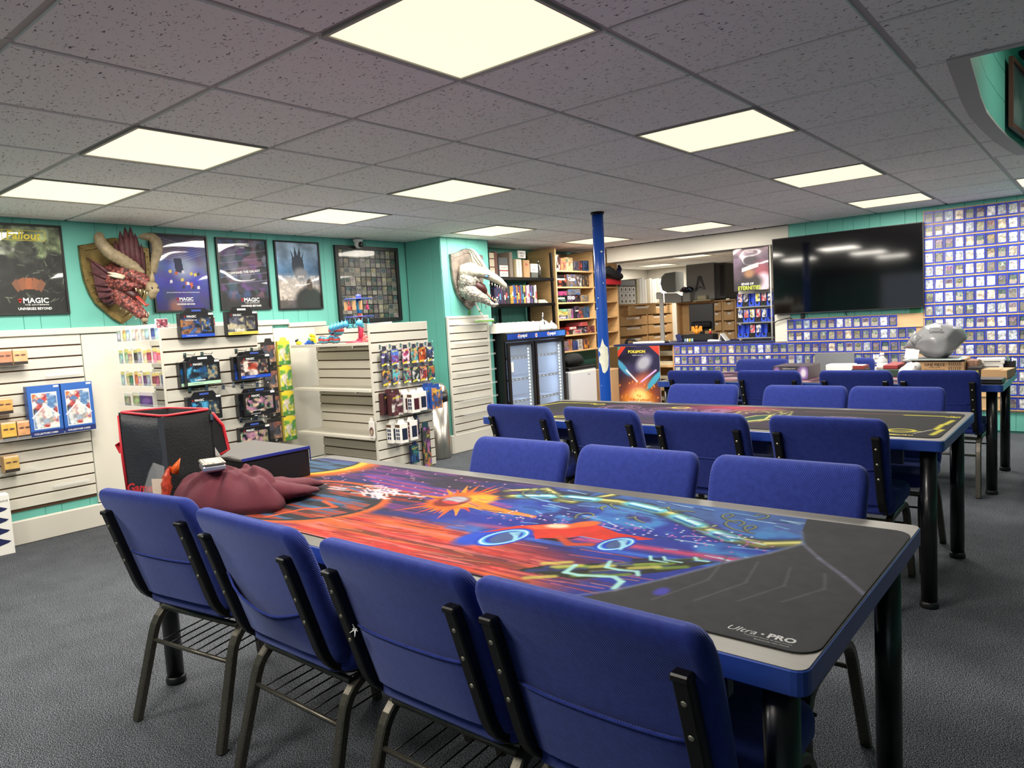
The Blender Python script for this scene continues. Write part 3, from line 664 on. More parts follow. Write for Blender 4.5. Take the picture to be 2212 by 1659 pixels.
# stormy sky, black spires, pale crowd
c = Canvas(110, 146, (96, 122, 150)).vgrad([(0, (60, 58, 58)), (.25, (130, 118, 112)), (.42, (150, 150, 156)), (.55, (70, 104, 140)), (.75, (110, 136, 164)), (1, (150, 170, 190))]); c.noise(.4, 6, 21)
c.poly([(.35, .62), (.37, .78), (.34, .9), (.42, .76), (.44, .95), (.50, .80), (.56, .95), (.58, .76), (.66, .88), (.62, .76), (.64, .62), (.58, .48), (.42, .48)], (44, 52, 64)); c.ell(.55, .52, .16, .1, (120, 122, 128), .6)
c.ell(.25, .3, .3, .16, (164, 156, 150), .5); n = fbm(146, 110, 30, 2, 8); c.mix(np.clip((n - .5) * 6, 0, .6) * (c.V < .5) * (c.V > .12), (206, 196, 186)); c.ell(.72, .10, .34, .22, (34, 33, 34), .3); c.ell(.74, .36, .07, .09, (70, 58, 50), .4)
poster(3.812, 1.506, .460, .600, c.img(), 'framed poster of dark spires under a stormy blue sky')
# framed sheet of cards
def card_img(seed, w_=9, h=12):
    r = np.random.default_rng(seed); pal = [(70, 74, 80), (120, 120, 112), (196, 190, 176), (90, 110, 130), (150, 120, 90), (60, 90, 86), (130, 100, 130), (168, 160, 120), (84, 104, 96)]
    f_ = np.array([(28, 28, 30), (40, 40, 44), (176, 172, 164), (90, 92, 96)][int(r.integers(4))], float); im = np.zeros((h, w_, 3)) + f_
    a = np.array(pal[int(r.integers(9))], float); b = np.array(pal[int(r.integers(9))], float); k = h // 2
    n = r.random((k - 1, w_ - 2, 1)); im[1:k, 1:-1] = a * n + b * (1 - n) + r.normal(0, 22, (k - 1, w_ - 2, 1))
    im[k:h - 1, 1:-1] = np.array((186, 180, 168)) * r.uniform(.55, 1.05) + r.normal(0, 12, (h - 1 - k, w_ - 2, 1)); return im
CARDS = [grid_mesh('card', card_img(100 + k), .0605, .085, SEMI) for k in range(28)]
t = thing('framed_card_sheet', 'tall black framed sheet of many small cards below the white camera', 'poster', (XL, 4.60, 1.366), PI / 2)
part('frame', ring_frame(.775, .727, .036, .03), M_black, t); part('backing', B((-.36, -.010, .02), (.36, -.004, .71)), mat('card_sheet_black', (20, 22, 22), .5), t)
for r_ in range(8):
    for q in range(11): part('card', CARDS[(r_ * 11 + q * 5) % 28], None, t, (-.323 + q * .0646, -.011, .668 - r_ * .0885 - .054))
gp = part('glass', B((-.355, -.016, .03), (.355, -.0145, .70)), mat('poster_glass', (8, 8, 8), .03, alpha=.14, spec=.8), t)
# ================================================================ security camera
t = thing('security_camera', 'small white turret security camera under the ceiling above the card sheet', 'camera', (XL + .06, 4.462, CEIL - .012), PI / 2)
part('base', MB().lathe((0, 0, -.03), [(.034, 0), (.046, .012), (.046, .028), (.03, .03)], 24), M_lwhite, t); part('head', MB().sphere((0, -.004, -.048), .041, 20, 12), mat('camera_white', (222, 220, 216), .35), t)
part('lens', MB().loft([[(r_ * math.cos(a * PI / 8), y, -.055 + r_ * math.sin(a * PI / 8)) for a in range(16)] for r_, y in ((.026, -.028), (.026, -.043), (.012, -.050))]), M_black, t)
# ================================================================ dragon heads on shields
SH = [(-.239, .291), (-.18, .302), (-.131, .315), (-.087, .329), (-.052, .346), (0, .356)]
SHL = [(-.238, .238), (-.236, .14), (-.228, .052), (-.204, -.042), (-.17, -.115), (-.112, -.175), (-.064, -.223), (0, -.266)]
def shield_pts(s): h = [(x, z) for x, z in SHL[::-1]] + SH[0:]; return [(x * s, z * s + (1 - s) * .045) for x, z in h] + [(-x * s, z * s + (1 - s) * .045) for x, z in h[::-1][1:-1]]
def shield(t, m, mr):
    R_ = lambda s, y: [(x, y, z) for x, z in shield_pts(s)]
    sh = part('shield', MB().loft([R_(1, 0), R_(1, -.026), R_(.985, -.032), R_(.86, -.032), R_(.845, -.024)], False), m, t)
    for x, z in shield_pts(.925)[::1]:
        part('rivet', MB().sphere((x, -.033, z), (.0065, .004, .0065), 8, 4), mr, sh)
def org(path, radii, flat=None, n=14, rough=.0, seed=0):
    """organic loft along a path with elliptical sections; radii = (rx, rz)"""
    r = np.random.default_rng(seed); P = [Vector(p) for p in path]; rings = []; ups = Vector((0, 0, 1))
    # subdivide
    Q = []; RR = []
    for k in range(len(P) - 1):
        for s in (0, .33, .66): Q.append(P[k].lerp(P[k + 1], s)); RR.append((radii[k][0] * (1 - s) + radii[k + 1][0] * s, radii[k][1] * (1 - s) + radii[k + 1][1] * s))
    Q.append(P[-1]); RR.append(radii[-1])
    for k in range(len(Q)):
        tg = (Q[min(k + 1, len(Q) - 1)] - Q[max(k - 1, 0)]).normalized(); sd = tg.cross(ups); sd = sd.normalized() if sd.length > .1 else Vector((1, 0, 0)); up_ = sd.cross(tg)
        rings.append([Q[k] + sd * (RR[k][0] * math.cos(2 * PI * i / n) * (1 + rough * r.normal())) + up_ * (RR[k][1] * math.sin(2 * PI * i / n) * (1 + rough * r.normal())) for i in range(n)])
    return MB().loft(rings)
def scales(name, c1, c2, sc=90, rough=.55):
    m = mat(name, c1, rough); nt = m.node_tree; b = nt.nodes['Principled BSDF']; tc = nt.nodes.new('ShaderNodeTexCoord'); v = nt.nodes.new('ShaderNodeTexVoronoi'); v.inputs['Scale'].default_value = sc; nt.links.new(tc.outputs['Object'], v.inputs['Vector'])
    r = nt.nodes.new('ShaderNodeValToRGB'); e = r.color_ramp.elements; e[0].position = .15; e[0].color = L4(c1); e[1].position = .75; e[1].color = L4(c2); nt.links.new(v.outputs['Distance'], r.inputs[0])
    n = nt.nodes.new('ShaderNodeTexNoise'); n.inputs['Scale'].default_value = 22; nt.links.new(tc.outputs['Object'], n.inputs['Vector']); mx = nt.nodes.new('ShaderNodeMix'); mx.data_type = 'RGBA'; mx.blend_type = 'OVERLAY'; mx.inputs[0].default_value = .6
    nt.links.new(r.outputs[0], mx.inputs[6]); nt.links.new(n.outputs['Fac'], mx.inputs[7]); nt.links.new(mx.outputs[2], b.inputs['Base Color'])
    bp = nt.nodes.new('ShaderNodeBump'); bp.invert = True; bp.inputs['Strength'].default_value = .9; bp.inputs['Distance'].default_value = .008; nt.links.new(v.outputs['Distance'], bp.inputs['Height']); nt.links.new(bp.outputs[0], b.inputs['Normal']); return m
M_bronze = mat('old_bronze', (118, 100, 58), .45, .55, noise=(14, .45)); M_rivet = mat('rivet_brass', (140, 116, 70), .35, .8)
M_rs = scales('red_scales', (158, 84, 76), (62, 30, 30), 48); M_horn = mat('horn', (134, 120, 94), .6, noise=(26, .3, (1, 1, 1)), bump=(70, .8)); M_purp = mat('frill', (84, 44, 50), .6, noise=(30, .35)); M_bone = mat('bone', (206, 196, 172), .5)
M_mouth = mat('mouth', (58, 14, 14), .5); M_tong = mat('tongue', (160, 66, 58), .4)
t = thing('dragon_trophy', 'red horned dragon head trophy on a bronze shield between the posters', 'trophy', (XL + .012, 2.27, 1.70), PI / 2); shield(t, M_bronze, M_rivet)
hd = part('head', org([(-.02, -.03, .051), (-.012, -.12, .051), (.021, -.2, .081), (.06, -.27, .040), (.086, -.31, -.004), (.097, -.345, -.045)], [(.12, .125), (.11, .115), (.085, .07), (.058, .045), (.042, .034), (.02, .02)], rough=.05, seed=3), M_rs, t)
part('cheek', org([(-.06, -.15, .04), (-.02, -.2, .0), (.02, -.25, .0), (.05, -.29, -.02)], [(.05, .06), (.06, .055), (.045, .03), (.02, .015)], rough=.1, seed=9), M_rs, hd)
jw = part('lower_jaw', org([(-.033, -.10, -.045), (-.012, -.2, -.125), (.024, -.25, -.188), (.045, -.28, -.225), (.05, -.29, -.24)], [(.078, .075), (.064, .054), (.05, .040), (.036, .030), (.018, .018)], rough=.08, seed=4), M_rs, t)
part('throat', org([(-.03, -.10, .0), (.0, -.19, -.05), (.03, -.24, -.09)], [(.05, .06), (.05, .05), (.03, .03)]), M_mouth, hd)
part('tongue', org([(.015, -.22, -.06), (.034, -.28, -.110), (.053, -.31, -.150), (.066, -.325, -.14)], [(.016, .010), (.018, .010), (.015, .008), (.006, .004)]), M_tong, jw)
part('chin_tusk', org([(.043, -.275, -.225), (.044, -.285, -.262), (.043, -.282, -.292)], [(.024, .024), (.022, .022), (.010, .010)]), M_horn, jw)
def horn(path, rs, seed):
    P = []; R_ = []
    for k in range(len(path) - 1):
        for s in range(6): P.append(Vector(path[k]).lerp(Vector(path[k + 1]), s / 6)); R_.append((rs[k] + (rs[k + 1] - rs[k]) * s / 6) * (1.0 + .13 * (s % 2)))
    return MB().tube(P + [path[-1]], R_ + [rs[-1]], 12)
part('horn', horn([(.075, -.26, .076), (.024, -.25, .125), (-.044, -.23, .174), (-.111, -.21, .221), (-.152, -.19, .282), (-.158, -.17, .330), (-.138, -.15, .356)], [.022, .036, .042, .041, .037, .033, .02], 1), M_horn, hd)
part('horn_tip', MB().cone((-.142, -.15, .350), (-.160, -.12, .387), .008), M_horn, hd)
part('horn', horn([(.137, -.28, .083), (.147, -.3, .163), (.183, -.28, .241), (.196, -.26, .305), (.177, -.23, .344), (.138, -.2, .350), (.098, -.18, .347)], [.02, .026, .033, .034, .030, .024, .006], 2), M_horn, hd)
for (a, b, r_) in (((-.005, -.17, .16), (.002, -.13, .393), .026), ((.022, -.18, .16), (.034, -.14, .422), .030), ((.050, -.19, .14), (.066, -.15, .424), .030), ((.078, -.20, .12), (.087, -.17, .377), .026), ((-.03, -.15, .15), (-.03, -.11, .33), .022), ((.10, -.20, .10), (.118, -.18, .30), .022)):
    m_ = Vector(a).lerp(Vector(b), .55); part('crest_spike', MB().tube([a, m_, Vector(a).lerp(Vector(b), .85), b], [r_, r_ * .92, r_ * .5, .001], 8), M_purp, hd)
FT = [(-.208, -.05, .206), (-.198, -.05, .103), (-.192, -.05, .013), (-.181, -.05, -.032), (-.174, -.05, -.087), (-.135, -.05, -.121), (-.107, -.06, -.138)]; HB = [(-.085, -.15, .07), (-.078, -.15, .035), (-.074, -.15, .005), (-.07, -.15, -.02), (-.066, -.155, -.045), (-.062, -.16, -.07), (-.055, -.16, -.09)]
fr_ = part('frill', MB().add(HB + [tuple(Vector(h).lerp(Vector(q), .86)) for h, q in zip(HB, FT)], [(k, k + 1, k + 8, k + 7) for k in range(6)]), M_purp, hd)
for h, q in zip(HB, FT): part('frill_spine', MB().tube([h, Vector(h).lerp(Vector(q), .5) + Vector((0, -.012, 0)), q], [.016, .012, .002], 7), M_purp, fr_)
for a, b, r_ in (((-.04, -.235, .057), (-.138, -.2, .091), .014), ((-.05, -.235, .050), (-.137, -.2, .072), .012), ((.0, -.27, .046), (.045, -.3, .018), .006)): part('cheek_tusk', MB().tube([a, Vector(a).lerp(Vector(b), .6), b], [r_, r_ * .9, .002], 8), M_bone, hd)
part('beak', org([(.094, -.315, .012), (.092, -.345, -.012), (.088, -.362, -.05), (.078, -.358, -.088), (.070, -.350, -.108)], [(.026, .02), (.040, .032), (.042, .034), (.030, .024), (.006, .006)]), M_horn, hd); part('nose_horn', MB().tube([(.093, -.345, .0), (.092, -.36, .049), (.096, -.355, .096)], [.019, .015, .002], 9), M_horn, hd)
for x in (.070, .112): part('nostril', MB().sphere((x - .002, -.392, -.03), (.004, .004, .009), 8, 6), M_dark, hd)
part('eye', MB().sphere((-.004, -.272, .078), (.012, .008, .008), 10, 6), mat('dragon_eye', (232, 200, 140), .2), hd)
for q in ((.005, -.285, -.025), (.027, -.30, -.035), (.046, -.32, -.045), (.059, -.33, -.055)): part('tooth', MB().cone(q, (q[0], q[1] - .002, q[2] - .026), .006, 6), M_bone, hd)
for q in ((-.02, -.21, -.10), (-.008, -.235, -.115), (.0, -.26, -.16), (.015, -.28, -.185), (.04, -.30, -.21), (.05, -.31, -.225), (-.03, -.19, -.085), (.07, -.30, -.215)): part('tooth', MB().cone(q, (q[0] - .004, q[1] - .003, q[2] + .024), .0055, 6), M_bone, jw)
for q in ((-.02, -.2, -.165), (-.005, -.22, -.19), (-.04, -.17, -.14), (.02, -.25, -.22)): part('jaw_spike', MB().cone(q, (q[0] - .028, q[1], q[2] - .024), .007, 6), M_bone, jw)
# white dragon
M_pew = mat('old_pewter', (122, 112, 104), .42, .6, noise=(12, .5)); M_ws = scales('white_scales', (184, 180, 168), (112, 107, 100), 42)
M_wsm = mat('white_hide', (166, 161, 147), .55, noise=(34, .3), bump=(50, .9))
t = thing('dragon_trophy', 'white crested dragon head trophy on a grey shield above the slat panel', 'trophy', (BX + .002, 5.46, 1.70), PI / 2); shield(t, M_pew, M_chrome)
hd = part('head', org([(-.06, -.03, .09), (-.049, -.13, .118), (.013, -.21, .098), (.069, -.28, .052), (.122, -.34, .0), (.150, -.378, -.050), (.156, -.386, -.078)], [(.10, .11), (.092, .085), (.072, .058), (.056, .045), (.042, .034), (.026, .026), (.008, .014)], rough=.035, seed=6), M_wsm, t)
jw = part('lower_jaw', org([(-.07, -.03, -.045), (-.061, -.12, -.10), (-.004, -.19, -.150), (.041, -.24, -.203), (.084, -.28, -.238), (.112, -.308, -.222)], [(.105, .105), (.09, .08), (.058, .055), (.034, .03), (.024, .022), (.012, .014)], rough=.05, seed=7), M_ws, t)
part('neck', org([(-.07, -.02, .03), (-.06, -.1, .02), (-.03, -.17, .0)], [(.115, .13), (.10, .11), (.05, .05)], rough=.06, seed=8), M_ws, hd)
part('throat', org([(-.03, -.14, -.02), (.01, -.20, -.06), (.035, -.23, -.11)], [(.05, .05), (.042, .045), (.02, .02)]), M_mouth, hd)
part('tongue', org([(.02, -.21, -.09), (.06, -.255, -.155), (.085, -.285, -.19)], [(.014, .008), (.014, .008), (.004, .003)]), M_tong, jw)
for k, (a, m_, b) in enumerate((((-.067, -.12, .35), (-.035, -.20, .262), (.03, -.27, .10)), ((-.063, -.115, .335), (-.045, -.17, .25), (.0, -.235, .13)), ((-.058, -.11, .32), (-.05, -.15, .235), (-.02, -.2, .14)), ((-.052, -.105, .30), (-.05, -.135, .22), (-.035, -.17, .15)), ((-.047, -.1, .28), (-.05, -.12, .20), (-.045, -.14, .14)))):
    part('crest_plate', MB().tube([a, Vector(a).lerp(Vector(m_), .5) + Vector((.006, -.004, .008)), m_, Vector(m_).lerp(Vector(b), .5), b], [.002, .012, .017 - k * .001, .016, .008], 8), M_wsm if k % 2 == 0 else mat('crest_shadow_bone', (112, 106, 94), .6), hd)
rr = np.random.default_rng(4)
for k in range(34):
    a, b_ = rr.uniform(-.4, 1.7), rr.uniform(-.9, .6); p = Vector((-.06, -.11, .05)) + Vector((-.05 * 0 + .10 * math.cos(a) * .9 * (1 if 0 else .2) - .06 * math.sin(b_), -.085 * math.cos(a) * .6 - .02, .10 * math.sin(a) - .02)); part('scale', MB().sphere(tuple(p), (.018, .016, .02), 8, 5), M_wsm, hd)
part('brow', org([(-.03, -.235, .08), (.0, -.285, .075), (.045, -.31, .05)], [(.012, .012), (.016, .012), (.008, .006)]), M_wsm, hd)
part('eye', MB().sphere((-.016, -.288, .050), (.020, .012, .013), 12, 8), mat('blue_eye', (50, 96, 140), .12), hd)
for q in ((.021, -.285, -.005), (.046, -.30, -.012), (.066, -.32, -.024), (.086, -.33, -.038), (.106, -.345, -.045), (.130, -.362, -.055), (.145, -.37, -.065)): part('tooth', MB().cone(q, (q[0] + .001, q[1], q[2] - .034), .0062, 6), M_bone, hd)
for q in ((.026, -.245, -.115), (.036, -.255, -.14), (.044, -.265, -.158), (.062, -.276, -.180), (.076, -.286, -.196), (.092, -.296, -.210), (.106, -.306, -.212)): part('tooth', MB().cone(q, (q[0] + .006, q[1] - .006, q[2] + .034), .006, 6), M_bone, jw)
for q in ((-.03, -.16, -.19), (-.01, -.19, -.205), (-.05, -.13, -.18), (.02, -.22, -.235)): part('jaw_spike', MB().cone(q, (q[0] + .006, q[1], q[2] - .035), .008, 6), M_ws, jw)
for q in ((.0, -.23, .145), (.075, -.30, .092), (.085, -.305, .082)): part('brow_spike', MB().cone(q, (q[0], q[1] - .004, q[2] + .022), .007, 6), M_wsm, hd)
# ================================================================ slat panels and gondolas
SP = .0762
def slats(parent, w_, z0, z1, top_gap=0.0, m=M_offw, y=0.0, th=.012, x0=None):
    """horizontal slat boards from the top down, front at y-th"""
    z = z1; x0 = -w_ / 2 if x0 is None else x0; me = B((x0, y - th, -SP + .010), (x0 + w_, y, 0), .002).mesh('slat', m)
    while z - .016 > z0:
        h = min(SP, z - z0)
        o = part('slat', me, None, parent, (0, 0, z)); o.scale = (1, 1, h / SP); z -= SP
def slatpanel(label, loc, rotz, w_, z0, z1, frame=True):
    t = thing('slat_panel', label, 'slatwall', loc, rotz); part('backing', B((-w_ / 2, -.006, z0 + .004), (w_ / 2, -.0005, z1)), M_groove, t); slats(t, w_, z0, z1, y=-.006)
    if frame:
        for s in (-1, 1): part('side_trim', B((s * (w_ / 2 + .012) - .012, -.024, z0), (s * (w_ / 2 + .012) + .012, -.0005, z1 + .024), .003), M_offw, t)
        part('top_trim', B((-w_ / 2, -.024, z1), (w_ / 2, -.0005, z1 + .024), .003), M_offw, t)
    return t
slatpanel('wide cream slat panel on the left wall below the dark green poster', (XL, 1.09, 0), PI / 2, 1.79, .216, 1.375, False)
slatpanel('short slat panel on the teal wall behind the two gondolas', (XL, 3.07, 0), PI / 2, .86, .216, 1.375, False)
single('white_board', 'plain white board beside the wide cream slat panel', 'board', B((-.32, -.020, 0), (.32, -.0005, 1.20), .003), M_offw, (XL, 2.309, .172), PI / 2)
single('white_board', 'plain white board on the wall at the shelf bay end', 'board', B((-.275, -.020, 0), (.275, -.0005, 1.178), .003), M_offw, (XL, 3.777, .172), PI / 2)
struct('trim_4', B((.2, -.034, 1.378), (3.66, 0, 1.422), .004), M_white, None, (XL, 0, 0), PI / 2); struct('trim_5', B((3.66, -.034, 1.352), (4.05, 0, 1.392), .004), M_white, None, (XL, 0, 0), PI / 2)
sp = slatpanel('tall white slat panel on the teal pillar under the white dragon', (BX, 5.43, 0), PI / 2, .575, .185, 1.352)
for z in (1.28, 1.10, .96, .80, .66, .52, .38):
    part('acrylic_ledge', MB().box((-.22, -.10, z), (.30, -.019, z + .004)).box((-.22, -.10, z), (.30, -.097, z + .018)), M_clear, sp)
# gondolas: end panel faces the aisle, bay faces the camera
def gondola(label, ye0, ye1, ztop, yw, zweb, xw, shelves, clear):
    x1 = -4.36
    t = thing('display_gondola', label, 'shelf', (x1, (ye0 + ye1) / 2, 0), 0); cy_ = (ye0 + ye1) / 2
    ep = part('end_panel', B((-.020, ye0 - cy_, .127), (-.012, ye1 - cy_, ztop)), M_groove, t)
    me = B((-.012, ye0 - cy_, -SP + .010), (0, ye1 - cy_, 0), .002).mesh('slat', M_offw); z = ztop
    while z - .02 > .127:
        o = part('slat', me, None, ep, (0, 0, z)); o.scale = (1, 1, min(SP, z - .127) / SP); z -= SP
    part('edge_strip', B((-.022, ye0 - cy_ - .006, .127), (.003, ye0 - cy_, ztop), .001), M_offw, t)
    wb_ = part('back_panel', B((xw - x1, yw - cy_, .12), (-.02, yw - cy_ + .006, zweb)), M_groove, t)
    w2 = -.02 - (xw - x1); me = B((xw - x1, yw - cy_ - .012, -SP + .010), (-.02, yw - cy_, 0), .002).mesh('slat', M_offw); z = zweb
    while z - .02 > .12:
        o = part('slat', me, None, wb_, (0, 0, z)); o.scale = (1, 1, min(SP, z - .12) / SP); z -= SP
    part('base_deck', B((xw - x1, ye0 - cy_ + .03, .09), (-.022, yw - cy_ + .25, .12), .003), M_offw, t)
    for cx in (xw - x1 + .06, -.08):
        for dy in (ye0 - cy_ + .08, yw - cy_ + .2):
            part('caster', MB().lathe((cx, dy, 0), [(.02, 0), (.026, .02), (.026, .05), (.018, .09)], 12), M_black, t)
    for z, yf in shelves:
        s = part('shelf', MB().box((xw - x1 + .01, yf - cy_, z - (.004 if clear else .022)), (-.026, yw - cy_ - .013, z), .001), M_clear if clear else M_offw, t)
        if clear: part('front_lip', B((xw - x1 + .01, yf - cy_, z), (-.026, yf - cy_ + .003, z + .022)), M_clear, s)
        else:
            for bx_ in (xw - x1 + .3, -.3): part('bracket', B((bx_ - .008, yf - cy_ + .08, z - .045), (bx_ + .008, yw - cy_ - .013, z - .0225), .002), M_chrome, s)
    return t
GA = gondola('white gondola stacked with boxed decks behind the black bag', 2.0, 2.63, 1.374, 2.32, 1.33, -5.22, ((1.304, 2.06), (1.157, 2.06), (1.008, 2.06), (.872, 2.06)), True)
GB = gondola('white gondola with empty shelves and comic packs on its end', 3.583, 4.192, 1.335, 3.83, 1.345, -5.40, ((1.195, 3.56), (.83, 3.56), (.455, 3.56)), False)
def hook(y, z, n=.13, x=-4.36, parent=None):
    p = parent; b = part('hook', MB().box((-.0125, -.006, -.03), (.0125, 0, .018), .001).tube([(0, -.004, .006), (0, -n, .0), (0, -n - .01, .012)], .0025, 6), M_chrome, p); return b
# ---------------------------------------------------------------- generic printed carton, local front = -y, bottom at 0
def carton(name, label, cat, loc, rotz, w_, h, d, img, body=None, group=None, pm=None, tab=False):
    t = thing(name, label, cat, loc, rotz, group)
    part('carton', B((-w_ / 2, 0, 0), (w_ / 2, d, h), .0015), body or M_paper, t)
    part('front_print', grid_mesh('front_print', img, w_ - .003, h - .003, pm or PRINT, y=-.0006), None, t, (0, 0, .0015))
    if tab: part('hang_tab', MB().prism([(-w_ * .3, h), (w_ * .3, h), (w_ * .22, h + .03), (-w_ * .22, h + .03)], .002, .005), body or M_paper, t)
    return t
# boxed decks
M_deck = mat('deck_black', (22, 22, 26), .35); M_lens = mat('deck_window', (40, 46, 52), .15, coat=1)
def deck(loc, band, pal, seed, label, title_name, w_=.215, h=.150, pale=False):
    t = thing('deck_box', label, 'boxed game', loc, PI / 2, 'boxed card decks on the gondola end')
    part('carton', B((-w_ / 2, 0, 0), (w_ / 2, .046, h), .003), M_deck, t)
    c = Canvas(64, 44, (20, 20, 26)); c.a = art_img(64, 44, [(22, 24, 32)] + pal, seed); c.mix(np.clip((c.U - .55) * 8, 0, 1), (24, 24, 28)); c.mix(np.clip((c.V - .72) * 8, 0, 1), (22, 22, 25)); c.mix((c.V < .13).astype(float), band)
    part('front_print', grid_mesh('front_print', c.img(), w_ - .004, h - .004, SEMI, y=-.0008), None, t, (0, 0, .002))
    part('hang_tab', MB().prism([(-w_ * .38, h), (w_ * .38, h), (w_ * .28, h + .028), (-w_ * .28, h + .028)], .004, .010), M_deck, t)
    part('handle', B((-.03, .001, h + .006), (.03, .004, h + .018), .001), mat('handle_blue', (60, 84, 170), .4) if sum(band) < 400 else M_paper, t)
    part('card', grid_mesh('card', art_img(14, 20, [(34, 36, 40)] + pal[:2] + [(150, 140, 110)], seed + 3), .062, .086, SEMI, y=-.0016), None, t, (w_ * .26, 0, h * .22))
    flame(t, -w_ * .36, h * .85, .014, -.0018); text('MAGIC', M_lwhite, t, (-w_ * .16, -.0018, h * .85), width=.058, bold=.02)
    if title_name == 'ub': text('UNIVERSES BEYOND', M_lwhite, t, (-w_ * .18, -.0018, h * .70), width=.075)
    elif title_name: text(title_name, M_lwhite, t, (-w_ * .12, -.0018, h * .22), width=.065, bold=.02)
    text('COMMANDER DECK', M_lblack if sum(band) > 450 else M_lwhite, t, (-w_ * .2, -.0018, h * .075), width=.07)
    part('price_sticker', B((w_ * .34, -.0022, h * .90), (w_ * .48, -.001, h * .98)), M_paper, t)
    return t
BLU, YEL, MINT, BLK = (36, 78, 190), (226, 204, 88), (178, 216, 186), (26, 26, 30)
dk = [(2.20, 1.306, .06, BLU, [(46, 90, 170), (30, 50, 100), (150, 100, 60)], 'deck box with a blue band, left one on top of the gondola', 'ub'),
      (2.50, 1.306, .06, YEL, [(60, 62, 74), (90, 92, 110), (190, 180, 150)], 'deck box with a yellow band, right one on top of the gondola', 'Fallout'),
      (2.19, 1.015, .10, MINT, [(30, 84, 140), (40, 60, 80), (70, 150, 190)], 'front deck box with a mint green band, middle of the gondola', 'Duskmourn'), (2.175, 1.010, .05, MINT, [(30, 84, 140), (40, 60, 80)], 'deck box with mint band hanging behind the front mint one', None),
      (2.54, 1.022, .10, BLU, [(170, 60, 40), (60, 50, 60), (220, 200, 190)], 'front deck box with a blue band, hanging at the gondola right', 'ub'), (2.525, 1.018, .05, BLU, [(40, 70, 150), (30, 40, 80)], 'deck box with blue band hanging behind the front one', None),
      (2.19, .795, .08, BLK, [(30, 84, 140), (40, 60, 80), (70, 150, 190)], 'black deck box half hidden behind the open bag', None),
      (2.55, .782, .11, BLK, [(60, 130, 90), (160, 110, 140), (200, 170, 150)], 'front black deck box with white title at the gondola right', 'FINAL FANTASY'), (2.53, .778, .06, BLK, [(60, 130, 90), (70, 70, 90)], 'black deck box hanging behind the one with white title', None),
      (2.51, .560, .08, BLK, [(60, 130, 90), (160, 110, 140), (200, 170, 150)], 'lowest black deck box, just above the black storage box', None)]
for k, (y, z, o, band, pal, lab, tn) in enumerate(dk): deck((-4.36 + o, y, z), band, pal, 20 + k, lab, tn)
for y, z in ((2.13, 1.20), (2.24, 1.20), (2.47, 1.205), (2.58, 1.205), (2.36, .985), (2.43, .99), (2.14, .985), (2.25, .99), (2.49, .975), (2.60, .975), (2.46, .755), (2.57, .755)):
    b = part('hook', MB().box((-.010, -.004, -.02), (.010, 0, .014), .001).tube([(0, -.004, .004), (0, -.12, .0), (0, -.13, .012)], .0022, 6).xf(Matrix.Rotation(PI / 2, 4, 'Z')), M_chrome, GA, (0, y - 2.315, z))
# small packs on the clear shelves of gondola A
M_pouch = mat('pouch', (206, 204, 196), .3, coat=.4)
rowpal = [[(190, 200, 210), (214, 196, 110), (180, 196, 206), (226, 222, 214), (206, 186, 176), (180, 176, 160), (150, 190, 206), (30, 52, 120), (160, 190, 190), (34, 50, 116)],
          [(150, 190, 186), (156, 196, 150), (196, 160, 140), (30, 30, 32), (150, 150, 160), (206, 180, 160), (150, 40, 66), (220, 110, 140), (206, 90, 110), (214, 150, 170)],
          [(170, 190, 190), (180, 176, 130), (46, 110, 80), (190, 90, 40), (190, 150, 170), (74, 40, 96), (150, 150, 170), (120, 40, 44), (150, 60, 90), (48, 72, 110), (60, 70, 90)],
          [(150, 146, 120), (140, 170, 110), (88, 52, 120), (186, 150, 140)]]
rn = ['top', 'second', 'third', 'lowest']
for r_, (z, pal) in enumerate(zip((1.306, 1.159, 1.010, .874), rowpal)):
    n = len(pal); xs = -5.18
    for k, col in enumerate(pal):
        w_ = .70 / n * .93 if r_ < 3 else (.10, .11, .19, .09)[k]; h = .085 + .012 * ((k * 7 + r_) % 3) / 2 if r_ else .098
        xc = -5.17 + (k + .5) * .70 / n if r_ < 3 else (-5.10, -4.98, -4.82, -4.53)[k]
        c = Canvas(12, 16, tuple(q * .82 for q in col)); c.noise(.5, 4, r_ * 20 + k, False); c.mix((c.V > .78) * .8, (226, 214, 120) if r_ in (1, 2) else (240, 238, 232)); c.ell(.5, .4, .3, .2, tuple(min(255, q + 50) for q in col), .6, .3, .6)
        if (k + r_) % 3 == 0: c.mix((c.V < .2) * .8, (214, 190, 80) if r_ in (1, 2) else (60, 60, 70))
        carton('sleeve_pack', '%s card sleeve pack, %s from left on the %s clear shelf' % (('pale' if sum(col) > 420 else 'dark' if sum(col) < 220 else 'coloured'), ORD[k], rn[r_]), 'pack', (xc, 2.075 + .008 * (k % 2), z), 0, w_, h, .028, c.img(), M_pouch, 'small packs on the clear gondola shelves')
# hanging blister packs on the wall
for r_, zt in enumerate((1.237, 1.018, .80, .582)):
    for k, (y, pal, lab) in enumerate(((3.402, [(30, 30, 34), (120, 70, 60), (60, 66, 80), (150, 120, 100)], 'dark'), (3.527, [(196, 190, 60), (60, 130, 90), (190, 180, 170), (110, 160, 60)], 'yellow and green'))):
        c = Canvas(22, 34, (0, 0, 0)); c.a = art_img(22, 34, pal, 60 + k); c.mix((c.V > .86).astype(float), (24, 24, 26) if k == 0 else (222, 200, 50)); c.mix((c.V < .18).astype(float), (20, 20, 22) if k == 0 else (70, 130, 60))
        t = carton('blister_pack', '%s hanging blister pack, %s from top beside the gondola' % (lab, ORD[r_]), 'pack', (XL + .09 + .03 * k, y, zt - .205), PI / 2, .118, .205, .03, c.img(), M_black if k == 0 else mat('pack_yellow', (206, 190, 70), .5), 'blister packs hung in two columns', tab=True)
        text('27', M_lwhite, t, (0, -.0014, .02), width=.02)
